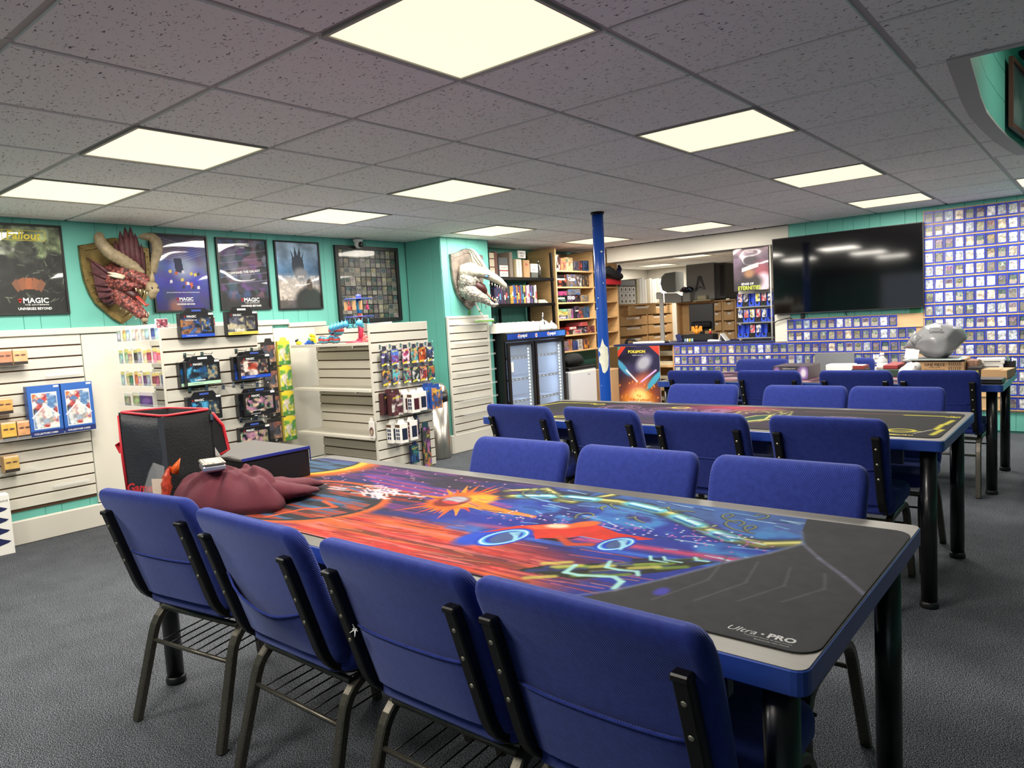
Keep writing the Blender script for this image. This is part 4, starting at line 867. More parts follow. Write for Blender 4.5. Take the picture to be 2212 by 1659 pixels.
# red strip of packs behind the top deck boxes
for k, (y, z) in enumerate(((2.05, 1.375), (2.355, 1.375), (2.66, 1.36))):
    carton('manga_pack', 'small pink patterned pack behind the top deck boxes, %s from left' % ORD[k], 'pack', (-4.44, y, z), PI / 2, .07, .055 if k < 2 else .10, .02, art_img(14, 12, [(196, 120, 130), (232, 214, 210), (150, 60, 80), (90, 40, 60)], 90 + k, 5), None, 'pink packs on the gondola top')
# ---------------------------------------------------------------- packs on the end of gondola B
pals = [[(50, 50, 80), (90, 80, 150), (220, 220, 230), (30, 30, 50)], [(70, 110, 200), (220, 220, 235), (120, 50, 120)], [(200, 50, 110), (60, 30, 60), (240, 200, 210)], [(90, 170, 190), (220, 150, 110), (60, 100, 80)], [(214, 90, 40), (250, 220, 170), (120, 40, 20)], [(70, 90, 150), (240, 240, 235), (40, 40, 60)],
        [(200, 140, 60), (30, 28, 40), (90, 90, 110)], [(90, 180, 190), (200, 120, 100), (40, 60, 110)], [(90, 170, 140), (190, 90, 100), (60, 60, 90)], [(40, 60, 56), (200, 200, 200), (30, 34, 36)], [(190, 50, 40), (60, 40, 70), (220, 180, 160)], [(60, 120, 80), (190, 90, 60), (40, 50, 90)]]
yc = [3.667, 3.768, 3.882, 3.977, 4.061, 4.153]
for r_, z in enumerate((1.003, .850)):
    for k, y in enumerate(yc):
        c = Canvas(18, 28, (0, 0, 0)); c.a = art_img(18, 28, pals[r_ * 6 + k], 120 + r_ * 6 + k); c.line([(.05, .06), (.6, .14)], .05, (220, 210, 60)); c.mix(((c.U > .72) & (c.V < .14)).astype(float), (236, 236, 232)); c.line([(.2, .86), (.8, .9)], .04, (220, 210, 80), .7)
        carton('comic_pack', 'hanging comic card pack, %s of the %s row on the gondola end' % (ORD[k], 'upper' if r_ == 0 else 'lower'), 'pack', (-4.36 + .055, y, z), PI / 2, .078, .125, .010, c.img(), mat('pack_dark', (60, 60, 76), .4), 'small comic packs in two rows', tab=True)
        part('hook', MB().box((-.004, -.009, -.02), (0, .009, .012), .001).tube([(0, 0, .0), (.075, 0, -.004), (.085, 0, .01)], .002, 6), M_chrome, GB, (.004, y - 3.8875, z + .155))
def ncrypt(loc, w_, h, d, pal, seed, body, lab, tcol=None):
    c = Canvas(26, 40, (0, 0, 0)); c.a = art_img(26, 40, pal, seed, 3); t = carton('comic_box', lab, 'pack', loc, PI / 2, w_, h, d, c.img(), body, 'larger comic boxes on the gondola end', tab=True)
    text('MYSTERY', M_lyel, t, (0, -.0015, h * .82), width=w_ * .72, height=h * .10, bold=.02, shear=.2, roty=-.12); return t
M_maroon = mat('maroon_card', (70, 30, 36), .5); M_bcard = mat('blue_card', (40, 80, 160), .5)
ncrypt((-4.36 + .12, 3.70, .618), .115, .170, .05, [(60, 26, 34), (24, 22, 26), (200, 196, 190), (90, 40, 50)], 150, M_maroon, 'front maroon comic box hanging at the left of the gondola end')
ncrypt((-4.36 + .056, 3.675, .625), .115, .170, .05, [(60, 26, 34), (24, 22, 26)], 151, M_maroon, 'maroon comic box behind the front maroon one')
ncrypt((-4.36 + .12, 4.135, .615), .120, .175, .03, [(50, 90, 170), (200, 120, 60), (90, 60, 50), (220, 150, 80)], 152, M_bcard, 'front blue and orange comic box beside the metal bin')
for k in (0, 1): ncrypt((-4.36 + .035 + k * .04, 4.095 + .015 * k, .622), .120, .175, .025, [(50, 90, 170), (60, 110, 190)], 153 + k, M_bcard, ('rear' if k == 0 else 'middle') + ' blue comic box hanging behind the front one')
ncrypt((-4.36 + .05, 3.945, .405), .080, .160, .012, [(30, 30, 40), (60, 100, 180), (150, 140, 130)], 156, M_black, 'dark comic pack behind the white cartons on the gondola end')
ncrypt((-4.36 + .05, 3.915, .195), .085, .150, .022, [(24, 44, 70), (60, 130, 110), (40, 90, 150)], 157, M_navy, 'navy comic pack hanging lowest on the gondola end')
t = carton('poster_pack', 'long narrow purple and green pack hanging at the gondola bottom', 'pack', (-4.36 + .05, 4.05, .140), PI / 2, .090, .33, .012, art_img(16, 50, [(60, 40, 70), (150, 160, 60), (150, 90, 160), (190, 110, 70), (50, 60, 60)], 158, 6), M_black, tab=True); part('top_card', B((-.03, 0, .33), (.03, .01, .37)), mat('teal_card', (30, 70, 80), .5), t)
# white cartons with a dark phone-like window
def wcarton(x, y, z, win, lab):
    t = thing('deck_case_carton', lab, 'carton', (x, y, z), PI / 2, 'white deck case cartons'); w_, h, d = .082, .155, .06
    part('carton', B((-w_ / 2, 0, 0), (w_ / 2, d, h), .002), M_paper, t); part('hang_tab', MB().prism([(-w_ / 2, h), (w_ / 2, h), (w_ * .3, h + .03), (-w_ * .3, h + .03)], d * .5, d * .5 + .003), M_paper, t)
    part('window', MB().box((-.022, -.0015, .025), (.032, .0, .115), .006), win, t)
    part('side_stripe', B((w_ / 2, 0, .02), (w_ / 2 + .0008, d, h - .03)), mat('stripe_orange', (206, 80, 60), .5), t)
    sd = part('side_panel', B((-w_ / 2 - .0008, .004, h - .03), (-w_ / 2, d - .004, h - .008)), mat('brown_card', (90, 62, 44), .6), t)
    for k in range(6): part('picture', B((-w_ / 2 - .0012, .010 + .022 * (k % 2), .03 + .03 * (k // 2)), (-w_ / 2, .026 + .022 * (k % 2), .052 + .03 * (k // 2)), .0003), M_navy, t)
    return t
M_w1, M_w2 = mat('window_maroon', (74, 34, 42), .3), mat('window_navy', (36, 44, 66), .3)
wcarton(-4.36 + .135, 3.885, .615, M_w1, 'front white carton with a maroon window, upper row'); wcarton(-4.36 + .068, 3.855, .617, M_w1, 'white carton behind the maroon windowed one, upper row'); wcarton(-4.36 + .10, 3.995, .617, M_w2, 'white carton with navy window beside the blue comic boxes')
wcarton(-4.36 + .135, 3.74, .395, M_w2, 'front left white carton with navy window, lower row'); wcarton(-4.36 + .068, 3.71, .397, M_w2, 'rear left white carton, lower row'); wcarton(-4.36 + .11, 3.865, .397, M_w2, 'right white carton with navy window, lower row')
t = carton('hanging_pouch', 'small white pack with a maroon label hung on the gondola edge', 'pack', (-4.38, 3.545, .455), 0, .06, .13, .008, Canvas(8, 14, (236, 232, 226)).ell(.5, .4, .36, .26, (90, 40, 46), .2).ell(.5, .38, .2, .15, (190, 180, 150), .2).img(), M_paper, tab=True)
# ---------------------------------------------------------------- toys and keychain spinner on the top shelf
SZ = 1.1965
t = thing('keychain_spinner', 'pink and blue printed keychain spinner on the top gondola shelf', 'display stand', (-4.60, 3.69, SZ))
M_pk, M_tl, M_pu = mat('pink_filament', (210, 70, 100), .35), mat('teal_filament', (60, 160, 190), .35), mat('violet_filament', (70, 80, 190), .35)
part('base', MB().lathe((0, 0, 0), [(.13, 0), (.13, .006), (.05, .012), (.03, .03)], 24), M_pk, t); part('pole', MB().cyl((0, 0, .02), .024, .15, 16, .020), M_pk, t); part('pole', MB().cyl((0, 0, .17), .020, .06, 16), mat('rust_filament', (170, 80, 60), .35), t); part('pole', MB().cyl((0, 0, .23), .020, .115, 16), M_tl, t)
part('knob', MB().lathe((0, 0, .345), [(.02, 0), (.02, .03), (.014, .034)], 12), M_pu, t)
for z, m_ in ((.20, M_pu), (.34, M_pu)):
    d_ = part('disc', MB().lathe((0, 0, z), [(.11, 0), (.115, .003), (.11, .006), (.02, .006)], 28), m_, t)
    for k in range(12):
        a = 2 * PI * k / 12; part('peg', MB().tube([(.10 * math.cos(a), .10 * math.sin(a), z), (.10 * math.cos(a), .10 * math.sin(a), z - .012)], .002, 5), m_, d_)
kc = [(200, 60, 110), (60, 90, 210), (210, 70, 60), (40, 40, 46), (200, 80, 150), (90, 70, 190), (220, 110, 100)]
for tier, zt in ((0, .325), (1, .185)):
    for k in range(12):
        a = 2 * PI * k / 12; x, y = .10 * math.cos(a), .10 * math.sin(a); vis = math.sin(a) < .35
        if not vis: continue
        if tier == 0 and k in (8, 11, 10): single('keychain_card', 'brown backing card on the spinner, %s' % {8: 'left one of the upper tier', 11: 'right one of the upper tier', 10: 'middle one of the upper tier'}[k], 'card', MB().box((-.022, -.001, -.07), (.022, .001, 0), .0005), M_card, (-4.60 + x, 3.69 + y - .004, SZ + zt), .0, 'cards on the spinner')
        else:
            col = kc[(k + tier) % 7] if tier == 0 else (90, 190, 200); mk = mat('charm_%d_%d' % (tier, k), col, .35)
            mb = MB().tube([(0, 0, 0), (0, 0, -.035)], .0035, 6)
            for q in ((0, -.055, .013), (-.014, -.064, .008), (.014, -.064, .008), (-.010, -.044, .008), (.010, -.044, .008)): mb.sphere((q[0], 0, q[1]), (q[2], .006, q[2]), 8, 6)
            o = single('keychain', 'keychain charm on the %s spinner tier, %s round the disc' % ('upper' if tier == 0 else 'lower', ORD[k]), 'keychain', mb, mk, (-4.60 + x, 3.69 + y, SZ + zt), 0, 'keychains on the spinner %s tier' % ('upper' if tier == 0 else 'lower'))
def toyball(x, y, z, r_, cols, lab, grp):
    t = thing('striped_ball', lab, 'toy', (x, y, z), 0, grp)
    for k, col in enumerate(cols):
        a0, a1 = -PI / 2 + PI * k / len(cols), -PI / 2 + PI * (k + 1) / len(cols)
        part('band', MB().lathe((0, 0, r_), [(max(.001, r_ * math.cos(a)) * (1.0 if k % 2 else .97), r_ * math.sin(a)) for a in np.linspace(a0, a1, 5)], 16), mat('ball_%d_%d_%d' % col, col, .35), t)
RB = [(150, 50, 60), (60, 130, 160), (190, 70, 70), (60, 150, 170), (170, 60, 70)]
for k, (x, y, r_) in enumerate(((-5.02, 3.62, .034), (-4.945, 3.60, .030), (-4.88, 3.63, .036), (-4.96, 3.68, .038), (-4.80, 3.60, .030), (-5.08, 3.66, .034))): toyball(x, y, SZ, r_, RB if k % 2 else RB[::-1], 'red and teal striped toy ball on the shelf, %s from left' % ORD[[2, 3, 4, 1, 5, 0][k]], 'striped balls on the shelf')
toyball(-4.90, 3.64, SZ + .070, .036, RB, 'striped toy ball resting on top of the heap', 'striped balls on the shelf'); toyball(-4.845, 3.66, SZ + .058, .046, RB[::-1], 'largest striped toy ball at the heap right', 'striped balls on the shelf')
for k in range(5): single('blue_ball', 'light blue ball hanging at the spinner left, %s in the row' % ORD[k], 'toy', MB().sphere((0, 0, 0), .027, 16, 10).cone((0, 0, .02), (0, 0, .04), .008), mat('sky_filament', (80, 170, 220), .35), (-4.83 + .045 * k, 3.585, SZ + .125 + .006 * k), 0, 'light blue balls at the spinner')
single('blue_ball', 'light blue ball hanging at the spinner right', 'toy', MB().sphere((0, 0, 0), .027, 16, 10).cone((0, 0, .02), (0, 0, .04), .008), MATS['sky_filament'], (-4.50, 3.60, SZ + .15), 0, 'light blue balls at the spinner')
def critter(name, lab, x, y, col, parts_, col2):
    t = thing(name, lab, 'toy', (x, y, SZ)); m1, m2 = mat(name + '_m', col, .35), mat(name + '_n', col2, .35); mb = MB()
    for k, (p, r_) in enumerate(parts_): part('body' if k == 0 else 'limb', MB().sphere(p, r_, 12, 8), m1 if k < len(parts_) - 2 else m2, t)
critter('toy_bee', 'small yellow toy with a black top at the shelf left end', -5.33, 3.60, (226, 206, 40), [((0, 0, .016), (.03, .02, .016)), ((-.02, 0, .012), .012), ((.025, 0, .012), .012), ((-.02, -.005, .034), (.016, .014, .012)), ((-.01, 0, .044), .007)], (24, 24, 26))
critter('toy_octopus', 'blue many-armed toy with green tips left of the yellow toy', -5.18, 3.60, (40, 96, 200), [((0, 0, .018), (.03, .022, .018)), ((-.035, 0, .010), (.02, .012, .010)), ((.035, 0, .010), (.02, .012, .010)), ((-.015, -.02, .008), (.016, .016, .008)), ((.06, 0, .012), (.016, .012, .012)), ((.0, .0, .04), (.006, .006, .02)), ((.012, .0, .036), (.006, .006, .02))], (90, 160, 90))
critter('toy_dinosaur', 'yellow long-necked toy with blue legs on the shelf', -5.10, 3.585, (236, 212, 30), [((0, 0, .045), (.03, .02, .02)), ((-.02, 0, .075), (.02, .014, .014)), ((.01, 0, .068), (.022, .014, .016)), ((.024, 0, .03), (.012, .012, .026)), ((-.016, 0, .018), (.011, .011, .018)), ((.02, 0, .014), (.011, .011, .014))], (50, 110, 190))
critter('toy_shark', 'coral pink toy at the spinner right on the top shelf', -4.44, 3.60, (214, 110, 110), [((0, 0, .03), (.026, .02, .03)), ((.02, 0, .016), (.02, .016, .016)), ((-.016, 0, .014), (.014, .014, .014)), ((.0, -.01, .06), (.010, .008, .016))], (220, 120, 120))
# ---------------------------------------------------------------- left slat panel goods
t = single('acrylic_ledge', 'long clear ledge carrying the blue collector boxes', 'shelf', MB().box((-.42, -.115, 0), (.26, -.02, .004)).box((-.42, -.115, 0), (.26, -.112, .02)), M_clear, (XL, 1.74, .706), PI / 2)
for k, (y, lab) in enumerate(((1.692, 'left blue collector box on the clear ledge'), (1.893, 'right blue collector box on the clear ledge'))):
    c = Canvas(60, 100, (46, 98, 180)); a = art_img(60, 100, [(214, 208, 196), (200, 150, 70), (60, 60, 70), (180, 60, 60), (90, 130, 180), (230, 226, 220)], 170, 9); m_ = ((c.U > .14) & (c.U < .86) & (c.V > .16) & (c.V < .84)).astype(float)
    c.mix(((c.U > .11) & (c.U < .89) & (c.V > .14) & (c.V < .86)).astype(float), (232, 232, 228)); c.a = c.a * (1 - m_[..., None]) + a * m_[..., None]; c.poly([(.1, .38), (.5, .62), (.9, .38), (.62, .2), (.3, .24)], (214, 214, 214), .55); c.line([(.1, .38), (.5, .62), (.9, .38)], .012, (240, 240, 240)); c.mix((c.V < .11).astype(float), (28, 44, 110))
    t = carton('collector_box', lab, 'boxed game', (XL + .115, y, .711), PI / 2, .195, .335, .06, c.img(), mat('collector_blue', (40, 82, 160), .4), 'blue collector boxes')
    text('COLLECTORS CARD', M_lwhite, t, (-.01, -.002, .017), width=.14, bold=.02); text('VALUE SET', M_lwhite, t, (.04, -.002, .055), width=.06, bold=.02); part('price_sticker', B((.06, -.002, .318), (.09, -.001, .330)), M_paper, t)
sk = [(1.588, 1.196, .082, .10, (216, 166, 120), 'tan box with a dark strip on the upper ledge'), (1.503, 1.196, .082, .10, (190, 130, 100), 'tan box at the picture edge on the upper ledge'), (1.566, .712, .082, .115, (216, 160, 110), 'orange box standing left of the blue collector boxes'), (1.478, .712, .084, .118, (226, 180, 80), 'yellow box at the picture edge left of the collector boxes'),
      (1.472, .505, .085, .105, (214, 176, 96), 'yellow box on the lowest ledge by the picture edge'), (1.47, .885, .09, .10, (206, 160, 90), 'orange box at the picture edge on the middle ledge')]
for k, (y, z, w_, h, col, lab) in enumerate(sk):
    c = Canvas(16, 20, col); c.noise(.12, 3, 300 + k); c.mix((c.V < .22).astype(float), (40, 32, 34)); c.ell(.3, .6, .16, .06, (80, 50, 50), .4); c.ell(.7, .6, .16, .06, (80, 50, 50), .4); c.mix((c.V > .9).astype(float), (226, 210, 190))
    carton('figure_box', lab, 'boxed toy', (XL + .10, y, z), PI / 2, w_, h, .07, c.img(), M_card, 'square toy boxes on the left wall ledges')
for y, z in ((1.55, 1.188), (1.52, .497), (1.48, .877)): single('acrylic_ledge', 'short clear ledge on the left slat panel at height of the %s' % {1.188: 'tan boxes', .497: 'lowest yellow box', .877: 'middle orange box'}[z], 'shelf', B((-.2, -.105, 0), (.10, -.02, .004)), M_clear, (XL, y, z), PI / 2)
single('acrylic_ledge', 'empty clear ledge low on the left slat panel', 'shelf', MB().box((-.12, -.06, 0), (.10, -.02, .004)).box((-.12, -.06, 0), (.10, -.057, .02)), M_clear, (XL, 1.83, .345), PI / 2); single('acrylic_ledge', 'empty clear ledge above the blue collector boxes', 'shelf', MB().box((-.12, -.06, 0), (.10, -.02, .004)).box((-.12, -.06, 0), (.10, -.057, .02)), M_clear, (XL, 1.86, 1.10), PI / 2)
t = thing('tall_carton', 'tall white carton with navy product pictures on the floor at the left edge', 'carton', (-5.375, 1.36, 0), PI / 2 - .12)
part('carton', B((-.14, 0, 0), (.05, .10, .385), .003), M_paper, t)
for k in range(4): part('picture', MB().prism([(-.04, .06 + k * .07), (.02, .075 + k * .07), (.035, .085 + k * .07), (.0, .10 + k * .07), (-.03, .115 + k * .07), (-.055, .09 + k * .07)], -.0012, 0), M_navy, t)
text('RHIVE', M_lblack, t, (.018, -.001, .345), width=.045)
# ---------------------------------------------------------------- bin, squeegee
t = thing('pedal_bin', 'tall round brushed steel bin with a domed swing lid', 'bin', (-5.05, 4.90, 0))
M_steel = mat('brushed_steel', (176, 172, 164), .3, .95, noise=(5, .12, (40, 40, 1)))
part('body', MB().lathe((0, 0, 0), [(.118, 0), (.12, .02), (.12, .56)], 32), M_steel, t); part('collar', MB().lathe((0, 0, .56), [(.123, 0), (.123, .075)], 32), M_black, t); part('dome', MB().lathe((0, 0, .635), [(.122, 0), (.118, .03), (.10, .07), (.07, .098), (.03, .112), (.002, .115)], 32), M_steel, t); part('flap', MB().box((.03, -.10, .665), (.112, .04, .675), .004), M_chrome, t)
t = thing('squeegee', 'white squeegee with a green blade leaning over the pillar slat panel', 'squeegee', (BX + .065, 5.62, 1.306), PI / 2)
part('blade', MB().box((-.12, -.02, .0), (.14, .02, .012), .003), mat('lime_rubber', (130, 196, 70), .5), t); part('head', MB().box((-.12, -.018, .013), (.14, .018, .028), .004), M_lwhite, t); part('handle', MB().tube([(.03, 0, .026), (-.01, 0, .05), (-.05, .01, .11), (-.10, .02, .20)], [.012, .011, .009, .009], 10), M_lwhite, t); part('ring', MB().tube([(-.046, .009, .103), (-.054, .011, .117)], .0105, 10), mat('lime_ring', (90, 150, 60), .4), t)
single('wall_tag', 'tiny square green tag on the pillar above the slat panel', 'tag', B((-.016, -.012, 0), (.016, -.0005, .045), .002), mat('tag_green', (70, 130, 50), .4), (BX, 5.47, 1.385), PI / 2)
# ================================================================ drinks fridge
FZ = 1.172
t = thing('drinks_fridge', 'black two-door drinks fridge with a blue header band and lit glass doors', 'fridge', (-4.90, 5.845, 0), PI / 2)
w_ = 1.09; M_fb = mat('fridge_black', (16, 16, 18), .35)
part('cabinet', MB().box((0, .04, .06), (.03, .58, FZ)).box((w_ - .03, .04, .06), (w_, .58, FZ)).box((.03, .55, .06), (w_ - .03, .58, FZ)).box((.03, .04, FZ - .03), (w_ - .03, .55, FZ)).box((.03, .04, .06), (w_ - .03, .55, .16)), M_fb, t)
hb = part('header', B((.0, .0, 1.075), (w_, .04, FZ), .004), M_fb, t)
hc = Canvas(60, 5, (24, 70, 168)); hc.mix(np.clip(1 - np.abs(hc.U - .97) * 5, 0, .6), (90, 150, 230)); hc.mix(np.clip(1 - np.abs(hc.U - .25) * 4, 0, .5), (14, 44, 130)); part('blue_band', grid_mesh('blue_band', hc.img(), w_ - .03, .060, SEMI), None, hb, (w_ / 2, -.0015, 1.098))
for x in (.215, .745):
    lg = part('emblem', MB().loft([[(x + r_ * math.cos(a * PI / 10), -.003, 1.128 + r_ * math.sin(a * PI / 10)) for a in range(20)] for r_ in (.022, .001)], False, False), M_lwhite, hb)
    part('emblem_red', MB().add([(x + .018 * math.cos(a), -.0035, 1.128 + .018 * math.sin(a)) for a in np.linspace(.25, PI - .1, 10)], [tuple(range(10))]), M_lred, lg); part('emblem_blue', MB().add([(x + .018 * math.cos(a), -.0035, 1.128 + .018 * math.sin(a)) for a in np.linspace(PI + .2, 2 * PI - .2, 10)], [tuple(range(10))]), M_blue, lg)
    text('pepsi', M_lwhite, hb, (x + .085, -.003, 1.128), width=.11, bold=.02)
part('sticker', MB().loft([[(.52 + r_ * math.cos(a * PI / 10), -.003, 1.125 + r_ * 1.3 * math.sin(a * PI / 10)) for a in range(20)] for r_ in (.018, .011)], False, False), M_lwhite, hb); part('sticker_core', MB().add([(.52 + .010 * math.cos(a * PI / 8), -.0031, 1.125 + .013 * math.sin(a * PI / 8)) for a in range(16)], [tuple(range(16))]), M_lred, hb)
M_fin = mat('fridge_inside', (150, 164, 190), .5); part('liner', MB().box((.03, .545, .16), (w_ - .03, .55, 1.07)).box((.03, .06, .16), (.035, .55, 1.07)).box((w_ - .035, .06, .16), (w_ - .03, .55, 1.07)), M_fin, t)
M_led = mat('led', (220, 250, 246), .4, emit=5.0); M_fglass = mat('fridge_glass', (190, 205, 225), .06, alpha=.25)
for k, (a, b) in enumerate(((.03, .485), (.505, 1.06))):
    f = part('door', ring_frame(b - a, .905, .032, .028), M_fb, t, ((a + b) / 2, .035, .16)); part('glass', B((-(b - a) / 2 + .03, -.012, .03), ((b - a) / 2 - .03, -.008, .875)), M_fglass, f)
    part('door_post', B(((b - a) / 2 - .07, -.006, .03), ((b - a) / 2 - .032, .02, .875)), M_grey, f)
    ls = part('led_strip', B(((b - a) / 2 - .098, -.006, .05), ((b - a) / 2 - .080, .0, .85)), M_grey, f)
    for q in range(22): part('led', B(((b - a) / 2 - .096, -.010, .06 + q * .036), ((b - a) / 2 - .082, -.006, .076 + q * .036)), M_led, ls)
for z in (.41, .65, .885):
    s = part('shelf', B((.04, .09, z), (w_ - .04, .54, z + .010)), M_fin, t); ed_ = part('price_rail', B((.04, .078, z - .006), (w_ - .04, .089, z + .020)), M_black, s)
    for q in range(14): part('price_slot', B((.08 + q * .07, .0765, z + .001), (.11 + q * .07, .078, z + .012)), M_paper, ed_)
part('sticker', B((.075, .014, .75), (.115, .0155, .86), .0004), M_paper, t)
lp = bpy.data.lights.new('fridge_tube', 'AREA'); lp.shape = 'RECTANGLE'; lp.size = .02; lp.size_y = .8; lp.energy = 2.2; lp.color = (.85, .95, 1)
for x in (.43, .95):
    l = bpy.data.objects.new('fridge_tube', lp); COL.objects.link(l); l.parent = t; l.location = (x, .11, .62); l.rotation_euler = (PI / 2, 0, 0)
# cartons and flasks on top
for k in range(8): single('white_carton', 'plain white carton on the fridge, %s from left' % ORD[k], 'carton', MB().box((-.043, 0, 0), (.043 if k < 7 else .085, .13, .100 + .004 * (k % 3)), .003).cyl((0, .02, .100), .012, .010, 10), M_paper, (-4.96, 5.79 + .088 * k + .02, FZ + .001), PI / 2, 'white cartons on the fridge')
for y, s, lab in ((6.635, 1.0, 'white round-bellied flask with a thin neck on the fridge'), (6.80, .72, 'smaller white flask right of the thin-necked one')):
    t = thing('flask', lab, 'flask', (-5.0, y, FZ)); part('body', MB().lathe((0, 0, 0), [(.085 * s, 0), (.09 * s, .02), (.082 * s, .06 * s), (.05 * s, .095 * s), (.03 * s, .11 * s)], 22), M_lwhite, t); part('neck', MB().cyl((0, 0, .10 * s), .016 * s, .10 if s == 1 else .03, 12, .008), M_chrome if s == 1 else M_lwhite, t)
    if s == 1: part('strap', MB().tube([(.05, -.05, .05), (.06, -.045, .08), (.04, -.03, .10)], .006, 8), M_black, t)
# ================================================================ black steel rack
t = thing('steel_rack', 'black steel rack with binders and books above the fridge', 'shelf', (-5.12, 5.86, 0), PI / 2)
for x in (.03, 1.17):
    for y in (.0, .38): part('upright', MB().box((x - .016, y, FZ + .018), (x + .016, y + .02, 2.08), .002), M_blackm, t)
for z in (1.782, 1.488): part('shelf', MB().box((.0, -.01, z - .034), (1.19, .42, z), .003), M_blackm, t)
part('back_brace', B((.62, .39, 1.19), (.65, .41, 1.45)), M_blackm, t)
M_cream, M_brown = mat('cream_card', (206, 196, 168), .7), mat('brown_spine', (104, 62, 52), .6)
def upright(y, w_, h, z, m, name, lab, cat, d=.26, x=-5.145, tilt=0, print_=None, grp=None):
    t = thing(name, lab, cat, (x, y, z), PI / 2, grp); b = part('body', B((-w_ / 2, 0, 0), (w_ / 2, d, h), .003), m, t)
    if print_: part('label', B((-w_ * .46, -.001, h * print_[0]), (w_ * .46, 0, h * print_[1])), print_[2], t)
    if tilt: t.rotation_euler = (0, 0, PI / 2); b.rotation_euler = (0, tilt, 0)
    return t
Z1 = 1.783
t = upright(5.945, .14, .26, Z1, M_cream, 'archive_box', 'cream archive box with brown bands at the left rack end', 'box')
for z in (.02, .10, .19): part('band', B((-.0705, -.001, z), (.0705, .0, z + .012)), M_brown, t)
upright(6.045, .04, .275, Z1, M_brown, 'binder', 'leaning brown binder beside the cream archive box', 'binder')
t = upright(6.165, .155, .215, Z1, mat('rack_grey', (80, 84, 86), .6), 'document_box', 'grey box with two white labels on the rack', 'box', print_=(.36, .60, M_paper)); part('label', B((-.07, -.001, .005), (.07, 0, .065)), M_paper, t); part('red_edge', B((-.077, -.0015, .066), (.077, -.0005, .074)), M_red, t); text('MAGIC CARDS', M_lblack, t, (0, -.002, .105), width=.09); text('NEW STOCK', M_lblack, t, (0, -.002, .035), width=.09)
upright(6.30, .055, .28, Z1, mat('taupe', (140, 124, 108), .6), 'binder', 'taupe binder right of the labelled grey box', 'binder')
t = upright(6.435, .10, .205, Z1, mat('ivory', (222, 206, 168), .6), 'binder', 'ivory binder with a handwritten white spine label', 'binder', print_=(.05, .95, M_paper)); text('RULES OF THE SHOP', M_lblack, t, (0, -.002, .10), width=.16, roty=PI / 2)
t = upright(6.575, .115, .200, Z1, M_card, 'binder', 'tan cardboard folder right of the ivory binder', 'binder'); text('file', M_lred, t, (0, -.002, .15), width=.05)
t = upright(6.72, .14, .10, Z1 + .06, M_paper, 'sign_card', 'white hand-lettered card between folder and bottle', 'sign', d=.02); text('FOR WHO', M_lblack, t, (0, -.002, .075), width=.10); text('SHELF', M_lblack, t, (0, -.002, .035), width=.09)
upright(6.72, .13, .06, Z1, mat('olive_tin', (74, 78, 72), .5), 'tin', 'dark tin under the white lettered card', 'tin')
t = upright(6.50, .14, .085, 2.00, M_paper, 'sign_card', 'white card leaning on top of the ivory and tan folders', 'sign', d=.012); text('RARE 1$', M_lblack, t, (0, -.002, .055), width=.08); text('EACH', M_lblack, t, (0, -.002, .025), width=.06)
t = thing('dark_bottle', 'dark bottle with a clear stopper at the right rack end', 'bottle', (-5.19, 6.855, Z1)); part('body', MB().lathe((0, 0, 0), [(.03, 0), (.032, .02), (.032, .12), (.012, .16), (.012, .175)], 16), mat('dark_glass', (44, 40, 34), .15), t); part('stopper', MB().sphere((0, 0, .19), .014, 10, 8), M_chrome, t)
bc = [(40, 34, 60), (34, 40, 90), (52, 40, 84), (30, 34, 70), (70, 44, 90), (40, 36, 50), (84, 50, 80), (34, 30, 44), (60, 60, 70), (44, 40, 40), (190, 150, 50), (206, 160, 60), (60, 90, 170), (50, 70, 140), (190, 130, 60), (80, 84, 120), (150, 50, 50), (60, 110, 150), (44, 50, 80), (206, 196, 80), (150, 90, 120), (210, 200, 200), (190, 170, 190), (60, 60, 90), (110, 80, 140), (50, 54, 60), (170, 170, 180), (214, 210, 206)]
y = 5.985
for k, col in enumerate(bc):
    w_ = .024 + .006 * ((k * 5) % 3) / 2; h = .19 + .02 * ((k * 7) % 5) / 4 - (.02 if k < 8 else 0)
    t = upright(y + w_ / 2, w_ - .001, h, 1.489, mat('book_%d' % k, col, .5, noise=(40, .4)), 'book', '%s game book, %s from left on the rack' % ('dark' if sum(col) < 200 else 'pale' if sum(col) > 480 else 'coloured', ORD[k] if k < 24 else ['twenty-fifth', 'twenty-sixth', 'twenty-seventh', 'twenty-eighth'][k - 24]), 'book', d=.20, print_=(.25 + .1 * (k % 3), .34 + .1 * (k % 4), mat('spine_%d' % (k % 5), [(220, 210, 120), (230, 230, 230), (200, 80, 80), (90, 160, 200), (30, 30, 30)][k % 5], .5)), grp='row of game books'); y += w_
t = thing('paper_pile', 'loose cream papers lying beside the game books', 'papers', (-5.15, 6.87, 1.489), PI / 2); 
for k in range(4): part('sheet', B((-.09 + .012 * k, .01 * k, .010 * k), (.09 - .006 * k, .16, .010 * k + .009), .001), M_cream, t)
single('hat', 'wide dark hat behind the flasks on the fridge', 'hat', MB().lathe((0, 0, 0), [(.16, 0), (.165, .006), (.09, .014), (.08, .08), (.05, .10), (.005, .105)], 24), M_navy, (-5.34, 6.62, FZ + .001)); single('cap', 'folded black cloth at the left back of the fridge top', 'cloth', MB().box((-.2, 0, 0), (.16, .12, .12), .04), M_dark, (-5.22, 6.06, FZ + .001), PI / 2)
